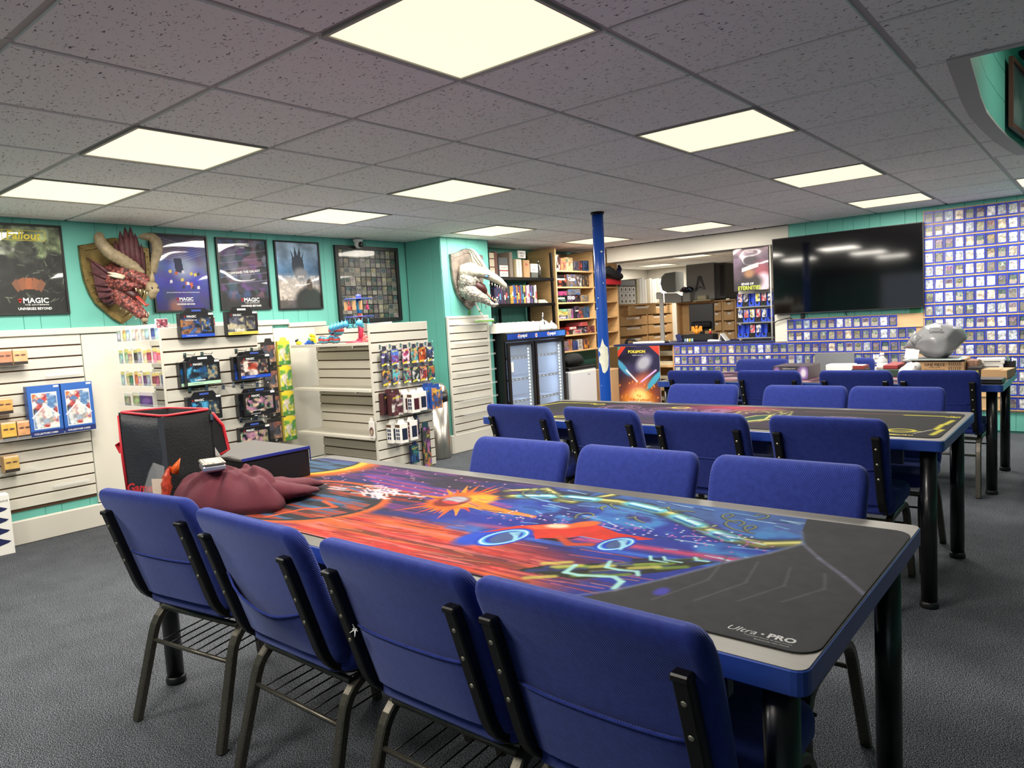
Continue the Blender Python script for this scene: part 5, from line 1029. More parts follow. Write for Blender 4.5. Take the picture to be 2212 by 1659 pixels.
# ================================================================ wooden bookcase with board games
M_ply = mat('birch_ply', (212, 172, 120), .5, noise=(7, .10, (1, 1, 6)))
t = thing('bookcase', 'light wooden bookcase packed with board games behind the blue pole', 'bookcase', (-5.10, 7.075, 0), PI / 2); BW = 1.41
for x in (0, BW - .02): part('side', B((x, 0, .88), (x + .02, .42, 2.13), .002), M_ply, t)
part('back', B((.02, .41, .88), (BW - .02, .418, 2.13)), mat('ply_back', (120, 96, 70), .7), t)
LV = [1.873, 1.676, 1.486, 1.284, 1.088, .890]
for z in LV: part('shelf', B((.021, .004, z - .018), (BW - .021, .409, z), .002), M_ply, t)
part('divider', B((.82, .01, .891), (.838, .409, 2.128), .002), M_ply, t)
GR = [[(.105, .19, .115, (60, 36, 30)), (.11, .14, .105, (190, 130, 110)), (.16, .16, .11, (236, 190, 140)), (.10, .12, .11, (70, 72, 80)), (.10, .12, .12, (50, 50, 60)), (.12, .13, .1, (40, 60, 90))],
      [(.22, .145, .14, (28, 26, 28)), (.19, .15, .14, (120, 100, 84)), (.15, .15, .14, (96, 84, 84)), (.13, .14, .14, (60, 60, 60))],
      [(.19, .08, .14, (36, 34, 38)), (.19, .085, .14, (26, 26, 28)), (.13, .085, .14, (40, 44, 50)), (.16, .085, .14, (150, 130, 100))],
      [(.20, .04, .14, (96, 90, 160)), (.07, .12, .14, (150, 170, 170)), (.065, .12, .14, (170, 90, 150)), (.10, .15, .14, (34, 36, 42)), (.12, .14, .14, (70, 76, 84)), (.11, .14, .14, (60, 80, 100))],
      [(.15, .05, .14, (70, 60, 56)), (.17, .05, .14, (206, 196, 180)), (.14, .08, .14, (80, 66, 84)), (.16, .09, .14, (120, 60, 70))],
      [(.07, .14, .14, (70, 72, 66)), (.11, .12, .14, (130, 120, 100)), (.10, .14, .14, (150, 110, 80)), (.10, .11, .14, (60, 70, 120)), (.12, .13, .14, (190, 180, 170)), (.12, .13, .14, (90, 60, 60))]]
SN = ['top', 'second', 'third', 'fourth', 'fifth', 'lowest']
def gamebox(y, z, w_, h, col, lab, seed, d=.24, ttl=None, off=0.0):
    pal = [col, tuple(int(q * .55) for q in col), [(190, 70, 50), (60, 90, 150), (200, 196, 190), (200, 130, 50), (70, 110, 90), (120, 80, 130)][seed % 6], tuple(int(q * .8) for q in col)]
    t = carton('board_game', lab, 'board game', (-5.115 - off, y, z + .0015), PI / 2, w_, h, d, art_img(20, 14, pal, seed, 3), mat('game_%d_%d_%d' % col, col, .45), 'board games in the wooden bookcase', SEMI)
    if ttl: text(ttl, M_lwhite if sum(col) < 380 else M_lred, t, (0, -.0015, h * .62), width=w_ * .8, bold=.02)
    return t
TT = {(0, 2): 'Fireball Island', (0, 1): 'Fireball Island', (1, 1): 'Catan', (2, 1): 'DEAD', (3, 0): 'Colony', (3, 3): 'ALIENS', (4, 1): 'DREAD', (2, 0): 'SHADOWS', (1, 0): 'DEADLANDS'}
for r_, (z, row) in enumerate(zip(LV, GR)):
    y = 7.075 + .03; n = 0
    if r_ == 4: y += .16
    for k, (w_, h, _, col) in enumerate(row):
        if r_ == 0 and k == 1: pass
        gamebox(y + w_ / 2, z, w_ - .004, h, col, '%s board game box, %s from left on the %s bookcase shelf' % ('dark' if sum(col) < 200 else 'pale' if sum(col) > 430 else 'coloured', ORD[k], SN[r_]), 200 + r_ * 10 + k, ttl=TT.get((r_, k)), off=.0 if k % 2 else .015); y += w_ + .004
# boxes lying on others
gamebox(7.21, LV[2] + .083, .19, .05, (150, 60, 110), 'magenta board game lying on a dark one, third shelf', 270); gamebox(7.475, LV[2] + .088, .26, .07, (130, 124, 120), 'long grey board game lying across two boxes, third shelf', 271)
gamebox(7.205, LV[3] + .042, .20, .045, (206, 190, 96), 'yellow flat board game stacked on the violet one', 272); gamebox(7.20, LV[3] + .089, .17, .03, (120, 180, 150), 'mint flat game on top of the yellow one', 273); gamebox(7.40, LV[4] + .053, .17, .04, (190, 40, 44), 'red flat board game leaning over the fifth shelf', 274, ttl='MEMOIR'); gamebox(7.165, LV[4], .09, .06, (200, 60, 60), 'small red and white game at the fifth shelf left', 275); gamebox(7.66, LV[4] + .092, .14, .05, (180, 90, 96), 'pink flat game stacked at the fifth shelf middle', 276)
for k, (y, z, w_, h, col) in enumerate(((7.99, LV[1], .1, .10, (40, 40, 46)), (8.05, LV[3], .12, .09, (220, 200, 170)), (8.1, LV[5], .1, .08, (36, 36, 40)))): gamebox(y, z, w_, h, col, 'single box in the right bay of the bookcase, %s one' % ('upper', 'middle', 'lower')[k], 280 + k)
single('red_box', 'flat red box lying on top of the bookcase right end', 'box', B((-.22, 0, 0), (.22, .35, .06), .004), M_red, (-5.10, 8.28, 2.131 - .45), PI / 2) if False else None
t = thing('jacket_pile', 'dark jacket heaped over a red box behind the blue pole', 'clothes', (-5.02, 8.22, 1.70), PI / 2)
part('red_box', B((-.26, .0, 0), (.22, .12, .07), .004), M_red, t); part('jacket', org([(-.28, .03, .19), (-.12, -.02, .17), (.04, -.03, .12), (.16, -.01, .10), (.22, .02, .09)], [(.03, .04), (.06, .06), (.06, .05), (.06, .045), (.02, .03)], rough=.12, seed=5), M_dark, t); part('sleeve', org([(.10, -.02, .13), (.16, -.02, .2), (.18, 0, .25)], [(.03, .03), (.03, .035), (.015, .02)], rough=.1, seed=8), M_navy, t)
# ================================================================ portable white unit, backpack
t = thing('portable_cooler', 'white floor unit with a dark top between fridge and blue pole', 'appliance', (-4.95, 7.04, 0), PI / 2); part('body', B((0, 0, .02), (.60, .42, .66), .02), mat('appliance_white', (214, 216, 220), .3), t); part('top_panel', B((.01, .0, .66), (.59, .41, .70), .01), M_black, t); part('grille', B((.04, -.001, .62), (.56, .0, .65)), M_paper, t); text('sharp', M_lblack, t, (.42, -.0015, .59), width=.05)
for x in (.05, .55): part('caster', MB().cyl((x, .06, 0), .02, .022, 10), M_black, t)
single('backpack', 'black backpack slumped on the white floor unit', 'backpack', org([(.08, .12, .045), (.18, .10, .085), (.32, .11, .08), (.44, .12, .04)], [(.05, .035), (.09, .075), (.09, .07), (.04, .03)], rough=.04, seed=2), M_dark, (-4.95, 7.04, .705), PI / 2)
# ================================================================ card wall
def bright_img(seed, w_=9, h=12):
    r = np.random.default_rng(seed); base = np.array([(196, 194, 194), (220, 218, 220), (176, 180, 188), (204, 198, 186), (190, 196, 204)][seed % 5], float)
    im = np.zeros((h, w_, 3)) + base + r.normal(0, 26, (h, w_, 1)); n = fbm(h, w_, 3, 3, seed)[..., None]; im = im * (.55 + .75 * n)
    tint = np.array([(1, 1, 1), (1.05, .97, .85), (.93, .98, 1.03), (1, 1, 1), (1, 1, 1), (1.03, .97, .93), (1, 1, 1)][(seed * 3) % 7]); return np.clip(im * tint, 10, 255)
CB = [grid_mesh('card', bright_img(k), .0625, .0875, SEMI) for k in range(20)]; CD = [grid_mesh('card', card_img(400 + k), .0625, .0875, SEMI) for k in range(36)]
M_tan = mat('tan_slat', (198, 164, 124), .6, noise=(9, .08)); M_hold = mat('holder_blue', (34, 62, 184), .35)
hold = MB().box((-.038, -.004, 0), (.038, 0, .112)).box((-.038, -.010, 0), (-.0325, -.004, .112)).box((.0325, -.010, 0), (.038, -.004, .112)).box((-.038, -.010, 0), (.038, -.004, .012)); HOLD = hold.mesh('holder', M_hold)
def card_block(name, label, xs, ztops, x0, x1, z0, z1, desc, skip=lambda r, c: False, yb=7.998):
    t = thing('card_display', label, 'display', (0, yb, 0)); part('backing', B((x0, -.008, z0), (x1, -.0005, z1)), M_tan, t)
    for r_, zt in enumerate(ztops):
        part('ledge', B((x0, -.018, zt - .1255), (x1, -.009, zt - .114), .001), M_tan, t)
        for c_, x in enumerate(xs):
            if skip(r_, c_): continue
            h = part('holder', HOLD, None, t, (x, -.009, zt - .112))
            q = (r_ * 31 + c_ * 17 + len(name) * 7); br = (q * 7919 % 100) < (52 if name == 'right' else 22); me = (CB[q * 13 % 20] if br else CD[q * 11 % 36])
            o = tag(obj('trading_card', me, None, (x, yb - .0145, zt - .100 + .004 * ((q * 3) % 3 - 1))), '%s card, %s in %s row %s' % ('bright sleeved' if br else 'dark', ORD[c_] if c_ < 20 else (['twenty-first', 'twenty-second', 'twenty-third', 'twenty-fourth', 'twenty-fifth', 'twenty-sixth', 'twenty-seventh', 'twenty-eighth', 'twenty-ninth', 'thirtieth', 'thirty-first'][c_ - 20]), ORD[r_], desc), 'card', 'trading cards in blue wall holders')
            o.rotation_euler = (0, ((q * 5) % 7 - 3) * .012, 0)
    return t
xr = [-1.335 + .0832 * k for k in range(11)]
card_block('right', 'tall wall display of blue card holders right of the television', xr, [2.108 - .1265 * k for k in range(15)], -1.385, -.46, .20, 2.118, 'of the tall display right of the television', lambda r, c: r > 11 and c < 8)
xu = [-2.655 + .0832 * k for k in range(15)]
card_block('upper', 'two rows of card holders below the television', xu, [1.140, 1.017], -2.70, -1.388, .898, 1.15, 'just under the television', lambda r, c: r == 0 and c >= 13)
xc_ = [-4.01 + .0845 * k for k in range(31)]
card_block('counter', 'long low display of card holders along the counter front', xc_, [.890, .767, .644], -4.06, -1.388, .50, .894, 'of holders along the counter front')
# ================================================================ television
t = thing('television', 'very wide black flat television on the teal rear wall', 'television', (-2.095, 7.93, 1.203)); M_scr = mat('screen', (6, 6, 8), .06, spec=.7)
part('body', B((-.722, .004, 0), (.722, .045, .814), .004), M_black, t); part('screen', B((-.715, .0, .012), (.715, .0045, .807)), M_scr, t); part('bezel', ring_frame(1.446, .816, .007, .006), M_black, t, (0, .004, -.001)); part('wall_mount', B((-.2, .045, .3), (.2, .066, .6)), M_blackm, t); part('cable', MB().tube([(.0, .05, .02), (.0, .055, -.03), (.01, .058, -.045)], .004, 6), M_black, t)
single('plug_adapter', 'small black adapter on the wall under the television left part', 'adapter', B((-.02, -.02, 0), (.02, 0, .06), .004), M_black, (-2.53, 7.998, 1.145)); single('green_notice', 'small green notice under the television right corner', 'notice', B((-.05, -.003, 0), (.05, -.0005, .075)), mat('notice_green', (40, 140, 90), .5), (-1.46, 7.998, 1.135))
single('power_lead', 'black lead arching over the white post end', 'cable', MB().tube([(-.10, 0, 0), (-.06, -.01, .03), (.02, -.012, .05), (.08, -.01, .06), (.10, 0, .05)], .005, 6), M_black, (-2.74, 7.97, 1.10))
# ================================================================ counter and things on it
t = thing('shop_counter', 'dark navy counter top running behind the card holders', 'counter', (-3.80, 8.0, 0)); part('worktop', B((-1.10, -.02, .896), (.96, .72, .918), .004), M_navy, t)
part('cabinet', MB().box((-1.0, .40, 0), (-.28, .42, .895)).box((-.31, .10, 0), (-.292, .42, .895)).box((-1.0, .05, .06), (-.30, .4, .08)).box((-1.0, .05, .33), (-.30, .4, .35)).box((-1.0, .05, .62), (-.30, .4, .64)), M_ply, t)
for k, z in enumerate((.081, .20, .351, .47, .641, .76)): single('paper_stack', 'cream paper stack under the counter, %s from the floor' % ORD[k], 'papers', B((-.12, 0, 0), (.10, .25, .04 + .01 * (k % 3)), .003), M_cream, (-4.22, 8.10, z), 0, 'paper stacks under the counter')
def pnt(): 
    c = Canvas(90, 120, (40, 36, 66)); c.noise(.5, 5, 31); c.ell(.5, .3, .5, .26, (150, 70, 40), .8); c.ell(.45, .22, .36, .14, (232, 150, 50), .9); c.ell(.5, .45, .3, .12, (220, 120, 90), .9, .5, .7); c.ell(.5, .3, .2, .1, (250, 220, 130), .9)
    c.ell(.12, .70, .20, .05, (70, 150, 190), .4, -.6); c.ell(.85, .52, .22, .05, (70, 160, 190), .4, .6); c.ell(.62, .76, .18, .10, (200, 200, 210), .8, .3, .8); c.line([(.2, .66), (.45, .50)], .012, (230, 230, 240)); c.line([(.9, .66), (.55, .5)], .012, (230, 180, 240))
    for k in range(40): r = np.random.default_rng(k); c.ell(r.uniform(.02, .98), r.uniform(.05, .5), .02, .012, (236, 140, 50), .5, r.uniform(0, 3))
    c.poly([(0, 1), (.22, 1), (0, .84)], (200, 60, 44)); c.poly([(1, 1), (.75, 1), (1, .86)], (206, 64, 48)); c.poly([(0, 1), (.1, 1), (0, .93)], (60, 140, 120)); c.mix((c.V < .09).astype(float), (28, 24, 40)); return c.img()
t = thing('floor_banner', 'tall fiery orange and violet banner standing against the counter', 'banner', (-4.50, 7.90, 0)); part('print', grid_mesh('print', pnt(), .585, .88, SEMI, y=0), None, t, (0, 0, .015)); part('board', B((-.2925, .001, 0), (.2925, .008, .895), .001), M_paper, t)
text('POKéMON', M_lyel, t, (-.02, -.002, .83), width=.24, bold=.03); text('TRADING CARD GAME', M_lwhite, t, (-.01, -.002, .785), width=.15); text('SCARLET & VIOLET', M_lred, t, (0, -.002, .225), width=.28); text('OBSIDIAN FLAMES', M_lwhite, t, (0, -.002, .195), width=.34, bold=.02); part('strut', MB().tube([(0, .01, .7), (0, .085, .02)], .006, 6), M_card, t)
single('carton', 'brown carton behind the floor banner beside the blue pole', 'carton', B((-.13, 0, 0), (.13, .3, .62), .004), M_card, (-4.93, 7.72, 0))
CT = .9185
t = thing('monitor', 'black monitor seen from behind on the counter', 'monitor', (-3.95, 8.55, CT)); part('panel', B((-.165, 0, .12), (.165, .03, .46), .008), M_black, t); part('lower_shell', B((-.13, -.03, .15), (.14, .0, .24), .02), mat('shell_gloss', (14, 14, 16), .15), t); part('neck', B((-.03, .0, .01), (.03, .03, .16), .004), M_black, t); part('foot', B((-.11, -.06, 0), (.11, .1, .012), .004), M_black, t)
single('card_reader', 'slim blue card reader leaning left of the figures on the counter', 'card reader', MB().box((-.035, 0, 0), (.035, .02, .10), .006).xf(Matrix.Rotation(-.3, 4, 'Y')), M_navy, (-4.13, 8.30, CT))
t = thing('till_box', 'black low till box in front of the monitor', 'till', (-3.93, 8.34, CT)); part('case', B((-.20, 0, 0), (.22, .16, .085), .006), M_black, t); part('drawer', B((-.19, -.004, .01), (.21, 0, .055), .002), M_dark, t)
t = thing('dragon_figure', 'orange winged figure standing on the black till box', 'figurine', (-3.945, 8.40, CT + .087)); M_or = mat('orange_toy', (224, 140, 40), .45); part('body', MB().lathe((0, 0, 0), [(.022, 0), (.026, .03), (.018, .06), (.012, .07)], 12), M_or, t); part('head', MB().sphere((0, -.004, .084), .018, 12, 8), M_or, t)
for s in (-1, 1): part('wing', MB().prism([(s * .01, .045), (s * .04, .10), (s * .07, .095), (s * .072, .03), (s * .05, .04), (s * .04, .02), (s * .02, .03)], .0, .004), M_or, t); part('ear', MB().cone((s * .010, 0, .095), (s * .014, 0, .112), .005, 6), M_or, t)
fc = [(210, 200, 90), (120, 180, 150), (230, 226, 214), (220, 150, 120), (120, 160, 190), (230, 230, 236), (200, 190, 60), (140, 190, 200)]
for k, col in enumerate(fc): single('tiny_figure', 'tiny %s figure, %s in the cluster on the counter' % (('yellow', 'green', 'white', 'peach', 'blue', 'white', 'yellow', 'teal')[k], ORD[k]), 'figurine', MB().lathe((0, 0, 0), [(.012, 0), (.014, .010), (.009, .018), (.012, .028), (.008, .036), (.001, .039)], 10), mat('fig_%d' % k, col, .5), (-4.055 + .031 * (k % 4) + .012 * (k // 4), 8.305 - .03 * (k // 4), CT), 0, 'tiny figures on the counter')
t = thing('toy_figure', 'small yellow-haired figure in a red top on the till box', 'figurine', (-3.755, 8.37, CT + .086)); part('body', MB().lathe((0, 0, 0), [(.012, 0), (.016, .02), (.010, .035)], 10), M_red, t); part('head', MB().sphere((0, 0, .045), .013, 10, 8), mat('figure_yellow', (230, 190, 90), .5), t)
t = thing('tent_card', 'white folded tent card beside the till box', 'card', (-3.60, 8.30, CT)); part('front_leaf', MB().prism([(-.13, 0), (.02, 0), (.0, .012), (-.12, .02)], -.08, .0), M_paper, t); part('side_leaf', MB().prism([(0, 0), (.03, .09), (.10, 0), (.09, 0), (.03, .078), (.01, 0)], -.06, .06), M_paper, t)
t = thing('desk_caddy', 'black round desk caddy with a roll of white tape', 'caddy', (-3.08, 8.26, CT)); part('cup', MB().cyl((-.05, 0, 0), .048, .065, 20), M_black, t); part('cup', MB().cyl((.05, 0, 0), .048, .065, 20), M_black, t); part('tape_roll', MB().lathe((0, 0, 0), [(.02, -.01), (.05, -.01), (.05, .01), (.02, .01)], 20).xf(Matrix.Translation((0, -.01, .075)) @ Matrix.Rotation(PI / 2, 4, 'X')), M_paper, t)
single('headset', 'black coiled headset at the counter left end', 'headset', MB().tube([(-.07, 0, .02), (-.05, -.01, .05), (0, -.01, .055), (.05, 0, .045), (.06, .02, .02)], .016, 8).sphere((-.07, 0, .02), .022).sphere((.06, .02, .02), .022), M_black, (-4.74, 8.15, CT)); single('white_tray', 'flat white tray of cards left on the counter', 'tray', B((-.22, -.05, 0), (.22, .12, .022), .005), M_paper, (-4.46, 8.14, CT)); single('mouse', 'small black mouse on the counter near the till box', 'mouse', MB().sphere((0, 0, .014), (.05, .03, .014), 14, 8), M_black, (-4.24, 8.14, CT))
# poster and dispenser rack behind the counter
M_pole = mat('white_pole', (226, 226, 222), .3)
t = thing('hanging_poster', 'dark pink poster of a masked helmet hanging beside the television', 'poster', (-3.11, 8.06, 1.488)); c = Canvas(60, 78, (60, 52, 66)).vgrad([(0, (36, 30, 36)), (.4, (70, 54, 66)), (.7, (96, 80, 100)), (1, (176, 150, 160))]); c.noise(.5, 5, 51); c.ell(.5, .62, .26, .2, (70, 60, 70), .5); c.ell(.8, .4, .25, .25, (190, 80, 90), .9, 0, .6); c.ell(.85, .18, .22, .22, (220, 190, 205), .5); c.ell(.5, .2, .3, .18, (40, 34, 38), .6); c.ell(.45, .4, .14, .1, (150, 110, 80), .8)
for k in range(3): c.line([(.26, .52 - k * .03), (.7, .62 - k * .035)], .012, (240, 236, 236))
part('print', grid_mesh('print', c.img(), .40, .478, GLOSS, y=0), None, t); part('board', B((-.203, .001, -.002), (.203, .012, .482), .001), M_black, t); text('EDGE OF', M_lwhite, t, (-.04, -.003, .075), width=.14, bold=.02); text('ETERNITIES', mat('lime_ink', (190, 206, 70), .6), t, (-.02, -.003, .03), width=.26, height=.045, bold=.02); text('MAGIC', M_lwhite, t, (0, -.003, .43), width=.08)
single('white_pole', 'thin white pole at the right side of the hanging poster', 'pole', MB().cyl((0, 0, 0), .008, 1.045, 12).sphere((0, 0, 1.045), .016), M_pole, (-2.885, 8.05, CT))
t = thing('pack_rack', 'white slotted rack of blue and black pack dispensers', 'rack', (-3.10, 8.20, .92)); part('panel', B((-.22, .0, 0), (.22, .02, .58), .002), M_offw, t)
for z in (.02, .195, .375): part('tray', B((-.21, -.09, z), (.21, -.0, z + .014), .002), M_grey, t)
for r_, z in enumerate((.39, .21, .035)):
    for k in range(6):
        bl = (k + r_) % 3 != 1; q = thing('pack_dispenser', '%s dispenser box, %s from left in the %s rack row' % ('blue' if bl else 'black', ORD[k], ('top', 'middle', 'bottom')[r_]), 'dispenser', (-3.10 - .175 + .069 * k, 8.115, .92 + z), 0, 'pack dispensers behind the counter'); mm = M_blue if bl else M_black
        part('shell', MB().box((-.031, .0, 0), (.031, .08, .045)).box((-.031, .055, .045), (.031, .08, .145)).box((-.031, .02, .045), (-.027, .055, .145)).box((.027, .02, .045), (.031, .055, .145)), mm, q); part('notch', MB().sphere((0, -.0005, .035), (.014, .004, .014), 10, 6), M_dark, q)
        if r_ < 2 and (r_, k) not in ((0, 2), (1, 5)) or (r_, k) in ((2, 2), (2, 3)): part('pack', grid_mesh('pack', art_img(9, 12, [[(200, 200, 205), (60, 60, 80), (200, 70, 80)], [(230, 226, 220), (70, 90, 150), (60, 50, 60)], [(90, 120, 170), (220, 210, 190), (180, 80, 60)], [(206, 190, 90), (60, 60, 60), (230, 230, 230)]][(k + r_) % 4], 500 + r_ * 6 + k), .052, .09, SEMI, y=.02), None, q, (0, 0, .052))
# ================================================================ office furniture
def drawers(label, loc, rotz, w_, ztop, cols, rows, depth=.5, left_plain=0.0, zb=0.0, open_=None):
    t = thing('drawer_cabinet', label, 'cabinet', loc, rotz); part('body', MB().box((0, .13, zb), (w_, depth, ztop)).box((0, .02, zb), (.02, .13, ztop)).box((w_ - .02, .02, zb), (w_, .13, ztop)), M_ply, t); part('top', B((-.01, -.01, ztop), (w_ + .01, depth, ztop + .018), .002), M_ply, t)
    for x in ([0] + [left_plain + (w_ - left_plain) * (k + 1) / cols for k in range(cols)]): part('stile', B((x - .012, 0, zb), (x + .012, .02, ztop)), M_ply, t)
    cw = (w_ - left_plain) / cols
    for c_ in range(cols):
        for r_, (z0, z1) in enumerate(rows):
            x0 = left_plain + c_ * cw + .018; x1 = left_plain + (c_ + 1) * cw - .018; xm = (x0 + x1) / 2; hw = (x1 - x0) * .3; y = -.006 - (.16 if open_ == (c_, r_) else 0)
            d = part('drawer', MB().prism([(x0, z0), (x1, z0), (x1, z1), (xm + hw, z1), (xm + hw - .03, z1 - .045), (xm - hw + .03, z1 - .045), (xm - hw, z1), (x0, z1)], y, y + .018), M_ply, t)
            part('cards', B((xm - hw + .005, y + .022, z1 - .07), (xm + hw - .005, y + .12, z1 - .014)), M_paper, d)
    return t
drawers('wide light wooden drawer cabinet full of cards in the back office', (-5.5, 9.15, 0), PI / 2, 1.66, 1.43, 2, [(1.285, 1.42), (1.13, 1.265), (.98, 1.115), (.80, .945), (.62, .77)], open_=(0, 0))
for k in range(12): single('long_card_box', 'tall white card box on the drawer cabinet, %s from left' % ORD[k], 'box', B((-.038, 0, 0), (.038, .4, .37 + .008 * (k % 3)), .003), M_paper if k % 4 else M_cream, (-5.48, 9.70 + .079 * k, 1.449), PI / 2, 'tall white boxes on the cabinet')
for r_ in range(3):
    for k in range(4):
        t = thing('small_card_box', 'small white box with a dark dot, %s from left in the %s layer' % (ORD[k], ('bottom', 'middle', 'top')[r_]), 'box', (-5.48, 9.215 + .115 * k, 1.449 + .086 * r_), PI / 2, 'small white boxes on the cabinet'); part('box', B((-.054, 0, 0), (.054, .3, .083), .003), M_paper, t); part('dot', MB().add([(.002 + .018 * math.cos(a * PI / 5), -.001, .042 + .022 * math.sin(a * PI / 5)) for a in range(10)], [tuple(range(10))]), M_black, t)
single('grey_tray', 'grey sloped tray on the small white boxes', 'tray', B((-.22, 0, 0), (.22, .3, .09), .01), M_grey, (-5.48, 9.40, 1.709), PI / 2)
drawers('light wooden cabinet carrying the big grey machine', (-5.0, 10.0, 0), 0, .90, 1.41, 2, [(1.28, 1.40), (1.135, 1.26), (.99, 1.115), (.84, .97), (.66, .82)], left_plain=.52)
t = thing('grey_machine', 'large grey box machine with an arrowhead emblem in the office', 'machine', (-4.63, 10.02, 1.43)); M_gm = mat('machine_grey', (168, 168, 164), .45); part('body', B((-.22, 0, .02), (.22, .5, .55), .012), M_gm, t); part('dark_side', B((.222, .02, .02), (.38, .48, .53), .006), mat('machine_dark', (74, 76, 78), .4), t); part('side_window', B((.30, .015, .06), (.36, .0195, .50)), M_black, t)
part('emblem', MB().prism([(-.08, .16), (-.05, .16), (.0, .31), (.055, .19), (.085, .16), (.03, .37), (-.03, .37)], -.003, -.0005), mat('emblem_grey', (96, 96, 96), .4), t); part('emblem_foot', MB().prism([(-.08, .155), (.0, .20), (.085, .155), (.0, .225)], -.003, -.0005), MATS['emblem_grey'], t); part('base', B((-.2, .05, 0), (.2, .45, .02)), M_black, t)
t = thing('hooded_printer', 'grey printer with a curved smoked hood left of the big machine', 'printer', (-5.03, 9.86, 1.43)); part('body', MB().prism([(-.10, 0), (.17, 0), (.17, .10), (.10, .14), (-.10, .15)], 0, .4), M_gm, t); part('hood', MB().prism([(-.17, .20), (-.20, .30), (-.18, .40), (-.12, .45), (.05, .46), (.05, .17), (-.09, .16)], .08, .35), mat('smoked', (150, 154, 152), .2), t)
t = thing('patterned_ball_lamp', 'round dark device with pink and white spots before the machine', 'device', (-4.78, 9.90, 1.43)); part('shell', MB().sphere((0, 0, .18), (.10, .08, .05), 20, 12), mat('dark_shell', (34, 32, 50), .25), t); part('stand', B((-.06, -.04, 0), (.06, .04, .14), .01), M_gm, t)
for k, (x, z, col) in enumerate(((-.06, .19, (230, 220, 226)), (-.01, .20, (200, 90, 180)), (.05, .19, (230, 226, 230)), (-.08, .165, (190, 80, 170)), (.075, .175, (90, 160, 220)))): part('spot', MB().sphere((x, -.068 + abs(x) * .25, z), (.018, .008, .014), 8, 6), mat('spot_%d' % k, col, .3), t)
single('bread_box', 'small cream block on a dark slab in front of the machine', 'block', MB().box((-.09, 0, .018), (.05, .08, .085), .01).box((-.14, -.04, 0), (.14, .1, .017), .004), M_cream, (-4.55, 9.92, 1.429))
t = thing('white_stand', 'slim white stand beside the hooded printer', 'stand', (-5.16, 9.80, 0)); part('pole', B((-.03, 0, 0), (.03, .03, 1.58), .004), M_lwhite, t); part('top_clip', MB().box((-.07, -.02, 1.50), (.02, -.001, 1.60), .01), M_lwhite, t)
struct('dark_doorway', B((-5.45, 13.03, 0), (-4.75, 13.055, 1.95)), M_dark)  # flat black panel for a dark doorway, its darkness put into the colour
single('blue_tub', 'small blue tub right of the tall white boxes', 'tub', MB().lathe((0, 0, 0), [(.04, 0), (.042, .10), (.036, .105)], 16), mat('tub_blue', (40, 80, 140), .4), (-5.42, 10.70, 1.449))
